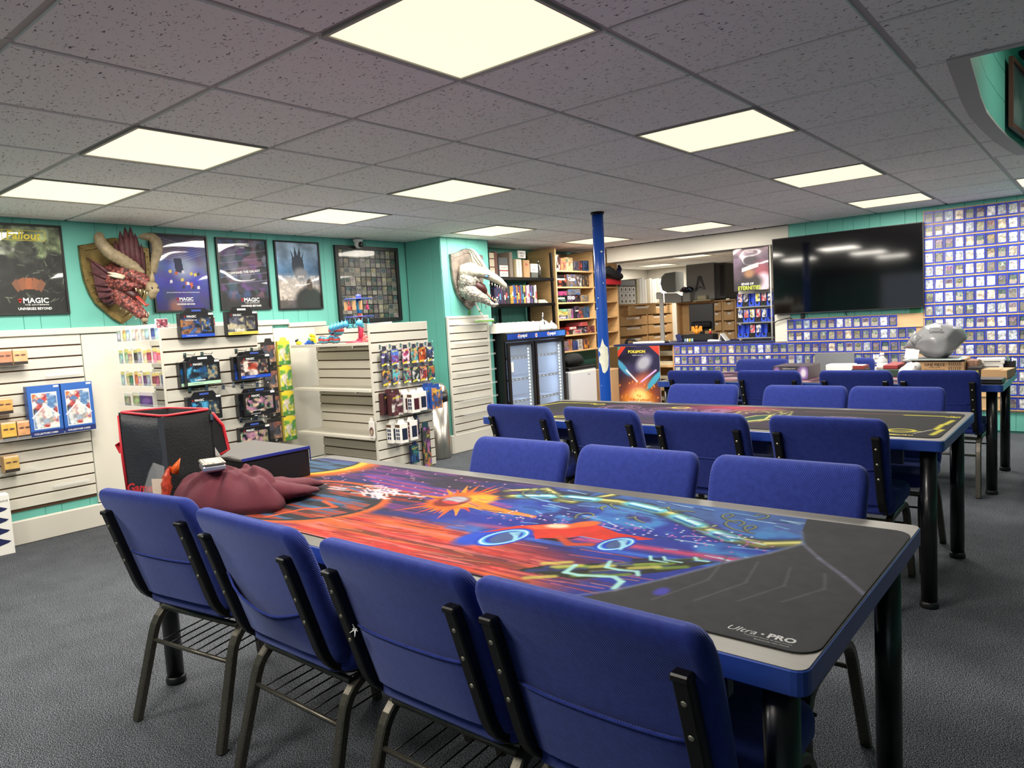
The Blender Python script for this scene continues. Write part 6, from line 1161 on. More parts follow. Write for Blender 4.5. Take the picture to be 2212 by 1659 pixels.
# ================================================================ printed mats
M_rub = mat('mat_rubber', (24, 24, 26), .8); MATP = print_mat('mat_print', .85); MATP.node_tree.nodes['Principled BSDF'].inputs['Specular IOR Level'].default_value = .12
def playmat(x0, x1, y0, y1, img, label, rr=.045, z=TZ):
    t = thing('play_mat', label, 'mat', ((x0 + x1) / 2, (y0 + y1) / 2, z + .0005)); w_, d = x1 - x0, y1 - y0
    part('rubber', MB().plate(rpoly(-w_ / 2, -d / 2, w_ / 2, d / 2, rr, 8), 0, .0018), M_rub, t); part('print', grid_mesh('print', img * .74, w_ - .002, d - .002, MATP, 'xy', .0022, rr), None, t); return t
def flat_text(s, m, t, x, y, **k):
    o = text(s, m, t, (x, y, .0026), **k); o.rotation_euler = (-PI / 2, 0, 0); return o
def mat_one():
    c = Canvas(860, 280, (52, 46, 66)); U, V = c.U, c.V; h, w_ = c.h, c.w
    st = lambda seed, cy_=26, cx=7: fbm(h, w_, (cy_, cx), 4, seed)      # streaks along the table
    c.mix(np.clip((st(1) - .42) * 5, 0, 1), (112, 56, 118)); c.mix(np.clip((st(2) - .5) * 6, 0, .9), (44, 50, 110))
    c.mix(np.clip((U - .46 - .12 * (V - .5)) * 14, 0, 1), (38, 52, 150)); bl = np.clip((U - .5) * 8, 0, 1)
    c.mix(bl * np.clip((fbm(h, w_, (5, 14), 4, 3) - .5) * 6, 0, .9), (64, 130, 196)); c.mix(bl * np.clip((fbm(h, w_, (6, 18), 4, 4) - .55) * 8, 0, .8), (40, 34, 104)); c.mix(bl * np.clip((V - .72) * 4, 0, .5), (92, 150, 190))
    # red and orange sweep below
    rd = np.clip((.36 - .25 * np.abs(U - .56) - V) * 12, 0, 1) * np.clip((U - .34) * 20, 0, 1) * np.clip((.80 - U) * 10, 0, 1)
    c.mix(rd, (196, 58, 52)); c.mix(rd * np.clip((st(5) - .45) * 6, 0, 1), (226, 96, 50)); c.mix(rd * np.clip((st(6) - .55) * 7, 0, .85), (112, 60, 52)); c.mix(rd * np.clip((st(7, 40) - .58) * 8, 0, .8), (236, 120, 116)); c.mix(np.clip((U - .6) * 9, 0, 1) * rd * np.clip((st(11) - .5) * 5, 0, .8), (96, 40, 70))
    c.mix(np.clip(1 - np.abs(V - .40 - .3 * (U - .6)) * 26, 0, 1) * np.clip((U - .52) * 9, 0, 1) * (U < .92), (206, 70, 110), ); c.mix(np.clip(1 - np.abs(V - .33 - .3 * (U - .6)) * 40, 0, .8) * (U > .55) * (U < .9), (60, 110, 210))
    # pink streaks upper left
    for k in range(7): c.line([(.20 + .02 * k, .80 - .03 * k), (.40 + .02 * k, .74 - .025 * k), (.56, .66 - .02 * k)], .012, (196, 70, 126) if k % 2 else (90, 70, 170), .7)
    c.mix(np.clip((st(8, 14, 9) - .52) * 6, 0, .8) * (U > .36) * (U < .62) * (V > .6), (46, 46, 56))
    # two dark planets with glowing rims
    c.ell(.02, .86, .155, .36, (226, 110, 40), .22); c.ell(.015, .87, .135, .32, (236, 190, 70), .1); c.ell(.0, .86, .13, .30, (44, 46, 54), .06); pm = np.hypot(U / .13, (V - .86) / .30) < .95; c.mix(pm * np.clip((st(9, 40, 10) - .5) * 8, 0, .8), (80, 120, 160)); c.mix(pm * np.clip((V - .92) * 12, 0, .7), (74, 68, 130))
    c.ell(.255, .31, .155, .335, (230, 100, 44), .10); c.ell(.253, .31, .143, .31, (46, 46, 52), .04); pm = np.hypot((U - .253) / .143, (V - .31) / .31) < .93; c.mix(pm * np.clip((st(10, 34, 9) - .48) * 8, 0, .85), (72, 112, 160)); c.mix(pm * np.clip((st(12, 30, 9) - .56) * 8, 0, .9), (170, 64, 44)); c.line([(.30, .06), (.31, .2), (.345, .30), (.30, .34)], .010, (226, 90, 50))
    # warm strokes and pale wisps
    r = np.random.default_rng(2)
    for k in range(34):
        x, y = r.uniform(.22, .40), r.uniform(.50, .64); c.line([(x, y), (x + r.uniform(.01, .04), y + r.uniform(-.03, .06))], .010, [(206, 84, 40), (150, 54, 36), (226, 200, 206), (40, 36, 40)][k % 4], .85)
    for k in range(22): x = r.uniform(.29, .345); y = r.uniform(.5, .64); c.line([(x, y), (x + .02, y + r.uniform(-.05, .02)), (x + .035, y + r.uniform(-.07, .02))], .006, (232, 208, 216), .9)
    for k in range(60): c.ell(r.uniform(.15, .5), r.uniform(.5, .98), .0018, .006, (236, 170, 190), .5)
    # burst
    for k in range(46):
        a = 2 * PI * k / 46 + r.uniform(-.06, .06); L = r.uniform(.5, 1.25); ex, ey = .476 + .062 * L * math.cos(a), .62 + .25 * L * math.sin(a); c.poly([(.476 - .007 * math.sin(a), .62 + .03 * math.cos(a)), (ex, ey), (.476 + .007 * math.sin(a), .62 - .03 * math.cos(a))], [(226, 92, 32), (206, 64, 34), (236, 140, 40)][k % 3])
    c.ell(.476, .62, .038, .145, (228, 104, 36), .3); c.ell(.496, .66, .026, .10, (238, 170, 50), .5); c.ell(.470, .60, .024, .085, (120, 40, 36), .3); c.ell(.468, .63, .018, .05, (170, 170, 176), .4); c.ell(.472, .585, .014, .02, (214, 60, 60), .5)
    for k in range(8): c.line([(.50, .64 - .01 * k), (.56, .60 - .006 * k), (.615, .575)], .012 - .001 * k, (236, 160, 48) if k % 2 else (226, 104, 40), .8)
    # pipes of gold and cyan
    def pipe(P, wd, n=0):
        c.line(P, wd * 1.35, (28, 32, 56)); c.line(P, wd, (120, 118, 66)); c.line([(x, y + wd * .35) for x, y in P], wd * .4, (214, 210, 130))
    pipe([(.50, .85), (.543, .95), (.58, .88), (.597, .82), (.617, .82), (.645, .99)], .022); pipe([(.525, .78), (.569, .85), (.609, .88), (.665, .90), (.709, .89), (.751, .845), (.784, .79), (.822, .713), (.852, .673), (.884, .66), (.918, .731)], .030)
    for P in (((.54, .81), (.575, .855)), ((.60, .88), (.635, .89)), ((.69, .90), (.735, .865)), ((.765, .82), (.80, .76)), ((.83, .70), (.85, .675))): c.line(list(P), .032, (96, 190, 220)); c.line([(x, y + .008) for x, y in P], .010, (206, 240, 244)); c.line([(x, y - .018) for x, y in P], .006, (40, 90, 150))
    for k in range(16):
        x, y = r.uniform(.5, .86), r.uniform(.6, .95); th = np.linspace(0, r.uniform(2, 5), 12); ra = r.uniform(.01, .03); P = [(x + ra * math.cos(q) + .004 * i, y + ra * 2.6 * math.sin(q)) for i, q in enumerate(th)]; c.line(P, .006, (40, 50, 60), .9); c.line([(u, v + .003) for u, v in P], .003, (150, 156, 110), .8)
    for k in range(70): x, y = r.uniform(.5, .9), r.uniform(.42, .98); c.line([(x, y), (x + r.uniform(.01, .05), y + r.uniform(-.03, .02))], .004, [(120, 180, 220), (30, 36, 90), (90, 70, 170), (180, 220, 236)][k % 4], .75)
    for k in range(90): x, y = r.uniform(.34, .8), r.uniform(.02, .36); c.line([(x, y), (x + r.uniform(.02, .08), y + r.uniform(-.01, .03))], .0035, [(236, 140, 90), (120, 40, 40), (70, 40, 60), (240, 110, 110)][k % 4], .6)
    for k in range(60): x, y = r.uniform(.14, .5), r.uniform(.55, .98); c.line([(x, y), (x + r.uniform(.01, .06), y + r.uniform(-.03, .0))], .0035, [(150, 80, 150), (60, 50, 110), (200, 100, 150), (40, 36, 60)][k % 4], .6)
    for k in range(160): x = r.uniform(.56, .9); c.ell(x, .56 + .35 * (x - .62) + r.normal(0, .05), .0016, .005, (196, 110, 180) if k % 3 else (210, 220, 240), .6)
    # low red racer shape with two glowing rings
    c.ell(.615, .29, .022, .11, (40, 76, 200), .4, -.05); c.poly([(.60, .32), (.622, .45), (.66, .545), (.70, .60), (.74, .55), (.785, .55), (.765, .50), (.74, .46), (.71, .46), (.69, .40), (.672, .36), (.66, .40), (.645, .44), (.62, .38)], (206, 52, 38)); c.poly([(.63, .46), (.66, .535), (.70, .59), (.68, .50), (.65, .45)], (232, 92, 60)); c.ell(.665, .52, .012, .03, (246, 200, 170), .6, -.2); c.poly([(.67, .37), (.69, .40), (.712, .45), (.70, .37)], (40, 24, 30)); c.ell(.688, .585, .012, .05, (226, 100, 44), .4, -.15); c.line([(.69, .42), (.715, .37), (.735, .40)], .016, (196, 70, 44))
    for (x, y, s) in ((.637, .325, 1.0), (.757, .445, .72)):
        c.ell(x, y, .024 * s, .115 * s, (30, 60, 190), .12, -.04); c.ring(x, y, .018 * s, .088 * s, .14, (96, 180, 226), 1, -.04); c.ring(x, y, .019 * s, .092 * s, .04, (206, 240, 246), 1, -.04); c.ell(x + .001, y, .013 * s, .066 * s, (70, 90, 140), .2)
        for q in range(9): c.line([(x - .004 * s + .0022 * s * q, y + .05 * s - .004 * q), (x + .004 * s + .0018 * s * q, y + .075 * s - .012 * q)], .006, (150, 210, 236), .8)
    # road marks
    c.poly([(.715, .09), (.73, .16), (.80, .33), (.87, .45), (.84, .30), (.78, .12)], (40, 42, 34)); 
    for k in range(30): x = r.uniform(.72, .84); y = .1 + (x - .72) * 2.3 + r.normal(0, .04); c.line([(x, y), (x + .02, y + .05)], .012, [(206, 200, 90), (50, 60, 130), (120, 150, 60), (30, 30, 34)][k % 4], .8)
    for P, wd in (([(.757, .215), (.760, .15), (.775, .15), (.805, .19), (.817, .17), (.820, .115)], .009), ([(.780, .295), (.786, .245), (.80, .245), (.816, .26), (.822, .235)], .007), ([(.806, .395), (.812, .365), (.828, .37)], .005), ([(.818, .41), (.824, .385), (.84, .39)], .005), ([(.845, .45), (.85, .43), (.86, .435)], .006)): c.line(P, wd, (168, 226, 222))
    # quiet dark corner
    dk = [(.893, 1.02), (.904, .85), (.918, .726), (.9, .591), (.876, .456), (.847, .253), (.823, .106), (.80, -.02), (1.02, -.02), (1.02, 1.02)]
    c.poly(dk, (58, 59, 63)); dm = np.clip((U - .80) * 6, 0, 1); c.line([(.80, .02), (.823, .106), (.847, .253), (.876, .456), (.9, .591), (.918, .726), (.944, .615), (.976, .5), (1.0, .40)], .007, (120, 124, 150), .6); c.line([(.904, .85), (.918, .726)], .006, (90, 110, 150), .6)
    for k in range(4): x = .86 + .03 * k; c.line([(x, .1 + .05 * k), (x + .02, .3 + .03 * k), (x + .01, .5)], .004, (84, 86, 92), .7)
    c.ell(.858, .16, .006, .03, (70, 66, 170), .6); return c.noise(.10, 30, 77).img()
t = playmat(-2.77, -.362, 1.165, 1.945, mat_one(), 'long play mat printed with orange and blue space scenery, dark right end')
x_ = (-.362 + 2.77) / 2; flat_text('Ultra', M_grey, t, x_ - .135, -.352, width=.052, shear=.25); flat_text('PRO', M_grey, t, x_ - .065, -.352, width=.048, bold=.04); flat_text('TM & ©2024 Wizards. All rights reserved.', M_grey, t, x_ - .085, -.368, width=.085); flat_text('Illustrated by: Cato Miranda', M_grey, t, x_ - .075, -.377, width=.06)
part('emblem_dot', MB().add([(x_ - .099 + .003 * math.cos(a), -.352 + .003 * math.sin(a), .0026) for a in np.linspace(0, 2 * PI, 9)[:-1]], [tuple(range(8))]), M_grey, t)
def mat_two():
    c = Canvas(460, 150, (40, 40, 42)); U, V = c.U, c.V; n = fbm(150, 460, (4, 9), 3, 5)
    c.mix(np.clip(1 - np.abs(U - .48) * 2.6, 0, 1) * np.clip(n * 1.5 - .2, 0, .9), (84, 48, 96)); c.mix(np.clip(1 - np.hypot((U - .53) / .16, (V - .93) / .3), 0, 1), (190, 60, 90)); c.mix(np.clip(1 - np.hypot((U - .30) / .2, (V - .3) / .5), 0, .6), (70, 56, 110))
    Y_ = (214, 204, 70); P_ = (150, 110, 150)
    r = np.random.default_rng(8)
    for cx, cy_, rx, ry, col in ((.62, .58, .075, .34, (190, 190, 110)), (.40, .62, .07, .22, P_), (.25, .68, .055, .2, P_), (.80, .48, .06, .2, (170, 130, 170)), (.51, .72, .03, .12, P_)):
        for q in range(5):
            a = np.linspace(0, 2 * PI, 26); k = 1 - .13 * q + .06 * np.sin(a * (3 + q) + q); c.line([(cx + rx * k[i] * math.cos(a[i]) * (1 + .1 * r.normal()), cy_ + ry * k[i] * math.sin(a[i])) for i in range(26)], .007, col, .6)
    c.poly([(.60, .34), (.625, .56), (.65, .62), (.66, .42), (.63, .26)], (40, 70, 60)); c.line([(.60, .34), (.625, .56), (.65, .62), (.66, .42), (.63, .26), (.60, .34)], .008, (210, 210, 120)); c.line([(.63, .26), (.67, .40), (.695, .6)], .009, (210, 206, 110))
    for P in ([(.012, .64), (.03, .88), (.075, .89)], [(.075, .90), (.14, .90)], [(.90, .845), (.968, .845)], [(.99, .68), (.985, .50)], [(.982, .50), (.98, .30)], [(.99, .30), (.984, .10)], [(.84, .05), (.93, .05)]): c.line(P, .014, Y_)
    for k in range(5): c.poly([(.972 + .005 * k, .80), (.9745 + .005 * k, .90 - .02 * abs(k - 2)), (.977 + .005 * k, .80)], Y_)
    for cx, cy_, rx, ry in ((.93, .20, .022, .06), (.405, .82, .02, .05), (.16, .86, .014, .04), (.10, .12, .03, .05), (.20, .10, .02, .05)): c.ring(cx, cy_, rx, ry, .16, Y_); c.line([(cx - rx * 1.6, cy_ - .02), (cx + rx * 1.4, cy_)], .007, Y_)
    c.line([(.70, .86), (.90, .86)], .005, (190, 120, 90), .7); c.line([(.955, .12), (.975, .28)], .006, (180, 180, 170)); return c.noise(.08, 20, 3).img()
t = playmat(-2.945, -.525, 3.325, 4.06, mat_two(), 'black play mat with yellow and violet line drawings on the second table'); flat_text('UltraPRO', M_lyel, t, 1.06, -.335, width=.10, shear=.2)
c = Canvas(120, 44, (66, 48, 62)); c.noise(.6, 3, 61, False); c.mix(np.clip((fbm(44, 120, 4, 3, 62) - .45) * 5, 0, .8), (170, 110, 130)); c.mix(np.clip((fbm(44, 120, 5, 3, 63) - .58) * 6, 0, .8), (214, 190, 196)); playmat(-2.88, -.53, 5.48, 6.31, c.img(), 'dusky pink play mat under the boxes on the rear table')
# ================================================================ things on the near table
M_bag = mat('bag_nylon', (38, 42, 49), .55, noise=(30, .12), bump=(120, .4)); M_mesh = mat('bag_mesh', (22, 23, 26), .7, bump=(260, .9)); M_zip = mat('red_zip', (208, 42, 56), .55); M_lin = mat('bag_lining', (20, 21, 24), .8)
t = thing('tote_bag', 'open black square bag with red zip edging at the table left end', 'bag', (-2.715, 1.232, TZ + .001)); O = Vector((-2.715, 1.232, 0))
Lb, Cb, Rb, Kb = [Vector((x, y, 0)) - O for x, y in ((-2.81, 1.105), (-2.64, 1.19), (-2.615, 1.36), (-2.785, 1.275))]
def side(a, b, za, zb, name, m, th=.006):
    n = Vector((-(b - a).y, (b - a).x, 0)).normalized() * th; v = []; f = []; N, K = 9, 7
    for k in range(K):
        for i in range(N):
            s, q = i / (N - 1), k / (K - 1); p = a.lerp(b, s); z = (za + (zb - za) * s) * q; bul = math.sin(PI * s) * (.008 * math.sin(PI * q) + .004 * math.sin(9 * q + 3 * s)); v.append(tuple(p - n * (bul / th) + Vector((0, 0, z))))
    v2 = [tuple(Vector(p) + n) for p in v]; n1 = len(v); f = [(k * N + i, k * N + i + 1, (k + 1) * N + i + 1, (k + 1) * N + i) for k in range(K - 1) for i in range(N - 1)]; f += [tuple(n1 + q for q in g_[::-1]) for g_ in f]; f += [((K - 1) * N + i, (K - 1) * N + i + 1, n1 + (K - 1) * N + i + 1, n1 + (K - 1) * N + i) for i in range(N - 1)]
    return part(name, MB().add(v + v2, f, True), m, t)
side(Lb, Cb, .320, .300, 'front_wall', M_bag); side(Cb, Rb, .300, .305, 'mesh_wall', M_mesh); side(Rb, Kb, .305, .315, 'rear_wall', M_lin); side(Kb, Lb, .315, .320, 'left_wall', M_lin); part('base', MB().plate([(p.x, p.y) for p in (Lb, Cb, Rb, Kb)], 0, .006), M_lin, t)
rim = []
for a, b, za, zb in ((Lb, Cb, .320, .300), (Cb, Rb, .300, .305), (Rb, Kb, .305, .315), (Kb, Lb, .315, .320)):
    for s in np.linspace(0.08, .92, 5): rim.append(a.lerp(b, s) + Vector((0, 0, za + (zb - za) * s + .002)))
part('zip_edge', MB().tube(rim + [rim[0]], .0045, 8), M_zip, t); part('corner_band', MB().tube([Cb * 1.02 + Vector((-.012, -.006, .0)), Cb * 1.02 + Vector((-.012, -.006, .296))], 0, flat=(.024, .003), up=(.45, -.89, 0)), mat('bag_band', (52, 57, 66), .6), t)
fl = part('flap', MB().add([tuple(Rb + Vector((.004, .0, .29))), tuple(Rb + Vector((.006, .035, .24))), tuple(Rb + Vector((.012, .045, .145))), tuple(Rb + Vector((.006, .015, .13))), tuple(Rb + Vector((.0, -.01, .18)))], [(0, 1, 2, 3, 4)]), M_lin, t); part('flap_zip', MB().tube([Rb + Vector((.005, .0, .292)), Rb + Vector((.008, .036, .24)), Rb + Vector((.014, .048, .145)), Rb + Vector((.008, .015, .13))], .006, 8), M_zip, fl)
part('zip_pull', MB().box((Rb.x - .002, Rb.y - .01, .265), (Rb.x + .010, Rb.y + .002, .29), .002), M_chrome, t); part('side_zip', MB().tube([Lb + Vector((0, 0, .31)), Lb + Vector((.002, -.002, .15)), Lb + Vector((.01, 0, .02))], .005, 8), M_zip, t); part('strap_loop', MB().tube([Lb + Vector((0, 0, .21)), Lb + Vector((-.025, -.004, .20)), Lb + Vector((-.004, 0, .17))], 0, flat=(.02, .003)), M_zip, t)
o = text('Gamer', M_red, t, tuple((Lb + Cb) / 2 + Vector((.012, -.024, .045))), width=.13, bold=.03, shear=.2); o.rotation_euler = (0, 0, math.atan2((Cb - Lb).y, (Cb - Lb).x))
single('red_cap', 'red cap peeking out left of the black bag', 'cap', MB().lathe((0, 0, 0), [(.055, 0), (.056, .02), (.045, .05), (.02, .066), (.001, .07)], 18), M_red, (-2.745, 1.115 - .04 + .085, TZ + .001)) if False else single('red_cap', 'red cap peeking out at the bag left bottom', 'cap', MB().lathe((0, 0, 0), [(.05, 0), (.052, .02), (.042, .05), (.02, .064), (.001, .068)], 18), M_red, (-2.855, 1.20, TZ + .001))
t = thing('storage_box', 'flat black storage box with a grey lid and blue rim behind the bag', 'box', (-2.675, 1.532, TZ + .0030)); part('base', B((-.205, -.145, 0), (.204, .143, .105), .003), M_black, t); part('lid', B((-.208, -.15, .105), (.208, .146, .118), .003), mat('lid_grey', (74, 72, 68), .6), t); part('rim', MB().box((.205, -.15, .108), (.2095, .1465, .120), .001).box((.2045, .1435, .06), (.2095, .1475, .108), .001), mat('rim_blue', (36, 46, 128), .4), t)
# hoodie: folded cloth heap
def cl(v): return .022 * math.tanh(v / .022)
def seg_d(x, y, a0, b0, a1, b1):
    dx, dy = a1 - a0, b1 - b0; t_ = min(1, max(0, ((x - a0) * dx + (y - b0) * dy) / (dx * dx + dy * dy))); return math.hypot(x - a0 - t_ * dx, y - b0 - t_ * dy)
def heap(cx, cy_, outline, H_, folds, seed, n=110, k=34):
    r = np.random.default_rng(seed); A = np.array([math.atan2(y, x) for x, y in outline]); Rr = np.array([math.hypot(x, y) for x, y in outline]); o = np.argsort(A); A, Rr = A[o], Rr[o]
    G1_ = fbm(160, 160, (5, 11), 2, seed); G2_ = fbm(160, 160, (9, 4), 2, seed + 1)
    A = np.concatenate([A - 2 * PI, A, A + 2 * PI]); Rr = np.tile(Rr, 3); th = np.linspace(-PI, PI, n, endpoint=False); R0 = np.interp(th, A, Rr); R0 = (np.roll(R0, 1) + R0 * 2 + np.roll(R0, -1)) / 4; rings = []
    for q in range(k + 1):
        s = 1 - q / k; z = H_ * (1 - s ** 3.2) ** .6; pts = []
        for i in range(n):
            rad = R0[i] * s * (1 + .03 * math.sin(5 * th[i] + 3 * s)); x, y = rad * math.cos(th[i]), rad * math.sin(th[i]); fz = cl(sum(A_ * math.exp(-(seg_d(x, y, a0, b0, a1, b1) / wd) ** 2) for a0, b0, a1, b1, wd, A_ in folds)) * min(1, (1 - s) * 5)
            ca, sa = math.cos(.6), math.sin(.6); iu, iv = int(80 + 150 * (x * ca + y * sa)) % 160, int(80 + 150 * (y * ca - x * sa)) % 160; rg = (1 - abs(2 * G1_[iv, iu] - 1) * 2.2) * .004 + (1 - abs(2 * G2_[iv, iu] - 1) * 2.2) * .003
            pts.append((x, y, max(.001, z + fz + rg * min(1, (1 - s) * 4)) if q else .001))
        rings.append(pts)
    return MB().loft(rings)
M_hood = mat('maroon_fleece', (88, 31, 44), .9, noise=(14, .07), bump=(320, .35))
t = thing('hoodie', 'maroon hooded sweatshirt heaped on the near table', 'sweatshirt', (-2.345, 1.285, TZ + .003)); fo = []; rf = np.random.default_rng(9)
for k_ in range(15):
    a_ = 2 * PI * k_ / 15 + rf.uniform(-.15, .15); r0_, r1_ = rf.uniform(.03, .08), rf.uniform(.16, .27); a2_ = a_ + rf.uniform(-.35, .35); fo.append((.02 + r0_ * math.cos(a_), -.01 + r0_ * math.sin(a_), .02 + r1_ * math.cos(a2_), -.01 + r1_ * .7 * math.sin(a2_), rf.uniform(.010, .020), rf.uniform(.010, .022) * (1 if k_ % 3 else -.9)))
fo += [(-.18, -.10, .10, -.05, .012, .012), (-.05, .06, .22, -.01, .010, .016), (-.12, -.12, .02, .08, .008, -.012)]
part('body', heap(0, 0, [(-.215, -.12), (-.20, .0), (-.16, .06), (-.05, .085), (.06, .085), (.11, .10), (.17, .08), (.24, .04), (.275, -.02), (.22, -.08), (.10, -.15), (-.05, -.168), (-.16, -.16)], .110, fo, 3), M_hood, t)
part('sleeve', org([(.0, .03, .05), (.10, .06, .05), (.125, .13, .04), (.11, .21, .03), (.10, .27, .015)], [(.055, .04), (.055, .032), (.05, .026), (.04, .02), (.02, .010)], rough=.05, seed=6), M_hood, t); part('fold', org([(.12, .02, .05), (.18, .06, .042), (.20, .12, .032), (.18, .20, .015)], [(.05, .036), (.055, .032), (.042, .022), (.015, .010)], rough=.05, seed=7), M_hood, t); part('white_print', MB().add([(-.17, -.02, .096), (-.13, -.05, .106), (-.12, -.03, .110), (-.15, .0, .104)], [(0, 1, 2, 3)]), M_lwhite, t)
t = thing('deck_tin', 'silver embossed card tin resting on the maroon sweatshirt', 'tin', (-2.345, 1.205, TZ + .130), -.35); part('base', B((-.055, -.036, 0), (.055, .036, .022), .006), mat('tin_silver', (186, 192, 200), .3, .8), t); part('lid', B((-.056, -.037, .022), (.056, .037, .032), .004), mat('tin_lid', (176, 172, 160), .4, .7, bump=(90, .8)), t); part('embossing', MB().loft([[(sx * (.045 - e), sy * (.027 - e), .0325) for sx, sy in ((-1, -1), (1, -1), (1, 1), (-1, 1))] for e in (0, .002)], False, False), mat('tin_line', (120, 112, 96), .4, .7), t)
t = thing('snack_packet', 'crumpled orange and brown packet between bag and sweatshirt', 'packet', (-2.60, 1.150, TZ + .003), .5); part('foil', org([(0, 0, .01), (.005, .004, .05), (.012, .008, .09), (.02, .012, .12)], [(.05, .014), (.048, .018), (.045, .014), (.03, .004)], rough=.12, seed=2), mat('packet', (180, 66, 44), .3, noise=(30, .5)), t); part('label', MB().box((-.03, -.022, .03), (.02, -.019, .085)), mat('packet_cream', (226, 206, 184), .4), t); part('corner', MB().cone((.03, .02, .10), (.055, .03, .150), .02, 5), mat('packet_orange', (226, 100, 40), .35), t)
single('plastic_sleeve', 'clear plastic sleeve leaning between bag and packet', 'sleeve', MB().add([(-.06, 0, 0), (.05, .03, 0), (.04, .05, .12), (.0, .03, .135), (-.02, .02, .10)], [(0, 1, 2, 3, 4)]).add([(-.06, .003, 0), (.05, .033, 0), (.04, .053, .12), (.0, .033, .135), (-.02, .023, .10)], [(4, 3, 2, 1, 0)]), M_clear, (-2.665, 1.118, TZ + .003))
# ================================================================ things on the rear table
T3 = TZ + .003
c = Canvas(50, 20, (40, 36, 42)); c.a = art_img(50, 20, [(44, 40, 46), (70, 60, 70), (30, 28, 34)], 611); c.ell(.12, .5, .1, .45, (150, 110, 170), .6); c.ell(.86, .5, .16, .5, (140, 110, 170), .6); c.ell(.86, .5, .07, .3, (220, 214, 224), .6)
t = carton('game_box', 'dark game box with violet pictures on the rear table', 'boxed game', (-1.885, 5.63, T3), 0, .27, .105, .30, c.img(), mat('game_box_dark', (62, 52, 60), .45)); text('Tournament', M_lwhite, t, (-.02, -.0015, .055), width=.13, bold=.02); text('COMMANDER DRAFT', M_lwhite, t, (-.01, -.0015, .085), width=.10)
t = thing('laptop', 'grey laptop lid standing open with a pale screen edge', 'laptop', (-1.73, 6.22, T3)); part('lid', MB().box((-.155, .0, .012), (.155, .010, .165), .004).xf(Matrix.Rotation(-.1, 4, 'X')), mat('laptop_grey', (104, 108, 114), .4), t); part('base', B((-.155, -.012, 0), (.155, .09, .012), .003), M_grey, t)
t = single('white_case', 'low white box in front of the laptop on the rear table', 'box', B((-.10, 0, 0), (.10, .14, .082), .004), M_paper, (-1.64, 6.03, T3))
t = thing('card_tray', 'small tray of red edged cards beside the white box', 'tray', (-1.485, 5.98, T3)); part('tray', MB().box((-.05, 0, 0), (.05, .16, .05), .003), M_black, t); part('cards', MB().box((-.042, .01, .05), (.042, .15, .075), .002), mat('red_cards', (130, 44, 40), .5), t); part('top_card', B((-.04, .02, .076), (.03, .12, .079)), M_paper, t)
t = thing('spray_bottle', 'translucent white bottle with a narrow cap on the rear table', 'bottle', (-1.365, 6.2, T3)); part('body', MB().lathe((0, 0, 0), [(.036, 0), (.038, .01), (.038, .085), (.034, .105), (.016, .130), (.014, .138)], 22), mat('frosted', (222, 226, 228), .3, trans=.3), t); part('cap', MB().cyl((0, 0, .138), .015, .020, 16), M_lwhite, t); part('label', MB().lathe((0, 0, .03), [(.0384, 0), (.0384, .05)], 22), M_paper, t)
t = thing('card_tray', 'dark green tray of cards with a red lid right of the bottle', 'tray', (-1.25, 5.90, T3)); part('tray', MB().box((-.075, 0, 0), (.075, .36, .055), .004), mat('dark_green', (34, 60, 50), .5), t); part('cards', MB().box((-.05, .03, .055), (.05, .34, .085), .004), mat('red_lid', (140, 40, 44), .5), t); part('flap', MB().box((.02, .30, .085), (.09, .36, .13), .003), M_grey, t)
single('crumpled_wrap', 'crumpled white wrapping beside the cardboard carton', 'wrapping', org([(0, 0, .03), (.03, .06, .06), (.05, .14, .07), (.06, .22, .04)], [(.04, .028), (.05, .05), (.045, .045), (.02, .02)], rough=.16, seed=12), mat('wrap_white', (222, 220, 218), .3), (-1.125, 5.70, T3))
t = thing('shipping_carton', 'brown shipping carton under the grey plastic bag', 'carton', (-.945, 5.95, T3)); part('carton', B((-.165, 0, 0), (.165, .30, .118), .003), M_card, t); text('ONE PIECE', M_lblack, t, (-.02, -.001, .085), width=.13, bold=.02); text('CARD GAME', M_lblack, t, (-.02, -.001, .066), width=.07); text('LEGACY OF THE MASTER', M_lblack, t, (-.02, -.001, .048), width=.13); text('BOOSTER PACK', M_lblack, t, (-.02, -.001, .030), width=.11, bold=.02)
part('tape', B((-.166, -.001, .105), (.166, .02, .1195)), M_dark, t)
for z in (.045, .08):
    part('mark_frame', MB().loft([[(.105 + sx * (.038 - e), -.001, z + .012 + sz * (.012 - e)) for sx, sz in ((-1, -1), (1, -1), (1, 1), (-1, 1))] for e in (0, .0015)], False, False), M_lblack, t)
    for q in range(6): part('mark_bar', B((.073 + q * .012, -.0012, z + .003), (.076 + q * .012, -.0002, z + .021)), M_lblack, t)
part('mark_square', MB().loft([[(-.14 + sx * (.012 - e), -.001, .09 + sz * (.012 - e)) for sx, sz in ((-1, -1), (1, -1), (1, 1), (-1, 1))] for e in (0, .0015)], False, False), M_lblack, t)
t = thing('paper_sheets', 'loose pale sheets lying on the shipping carton', 'papers', (-.97, 5.95, T3 + .119))
for k in range(3): part('sheet', MB().box((-.20 + .02 * k, -.02 + .01 * k, .003 * k), (.17 - .01 * k, .28, .003 * k + .002)).xf(Matrix.Rotation(.05 * (k - 1), 4, 'Z')), [M_paper, mat('sheet_teal', (176, 206, 206), .6), M_grey][k], t)
single('price_card', 'white bent card standing at the carton left edge', 'card', MB().box((-.045, 0, 0), (.045, .002, .075)).xf(Matrix.Rotation(.15, 4, 'Y')), M_paper, (-1.12, 5.97, T3 + .125))
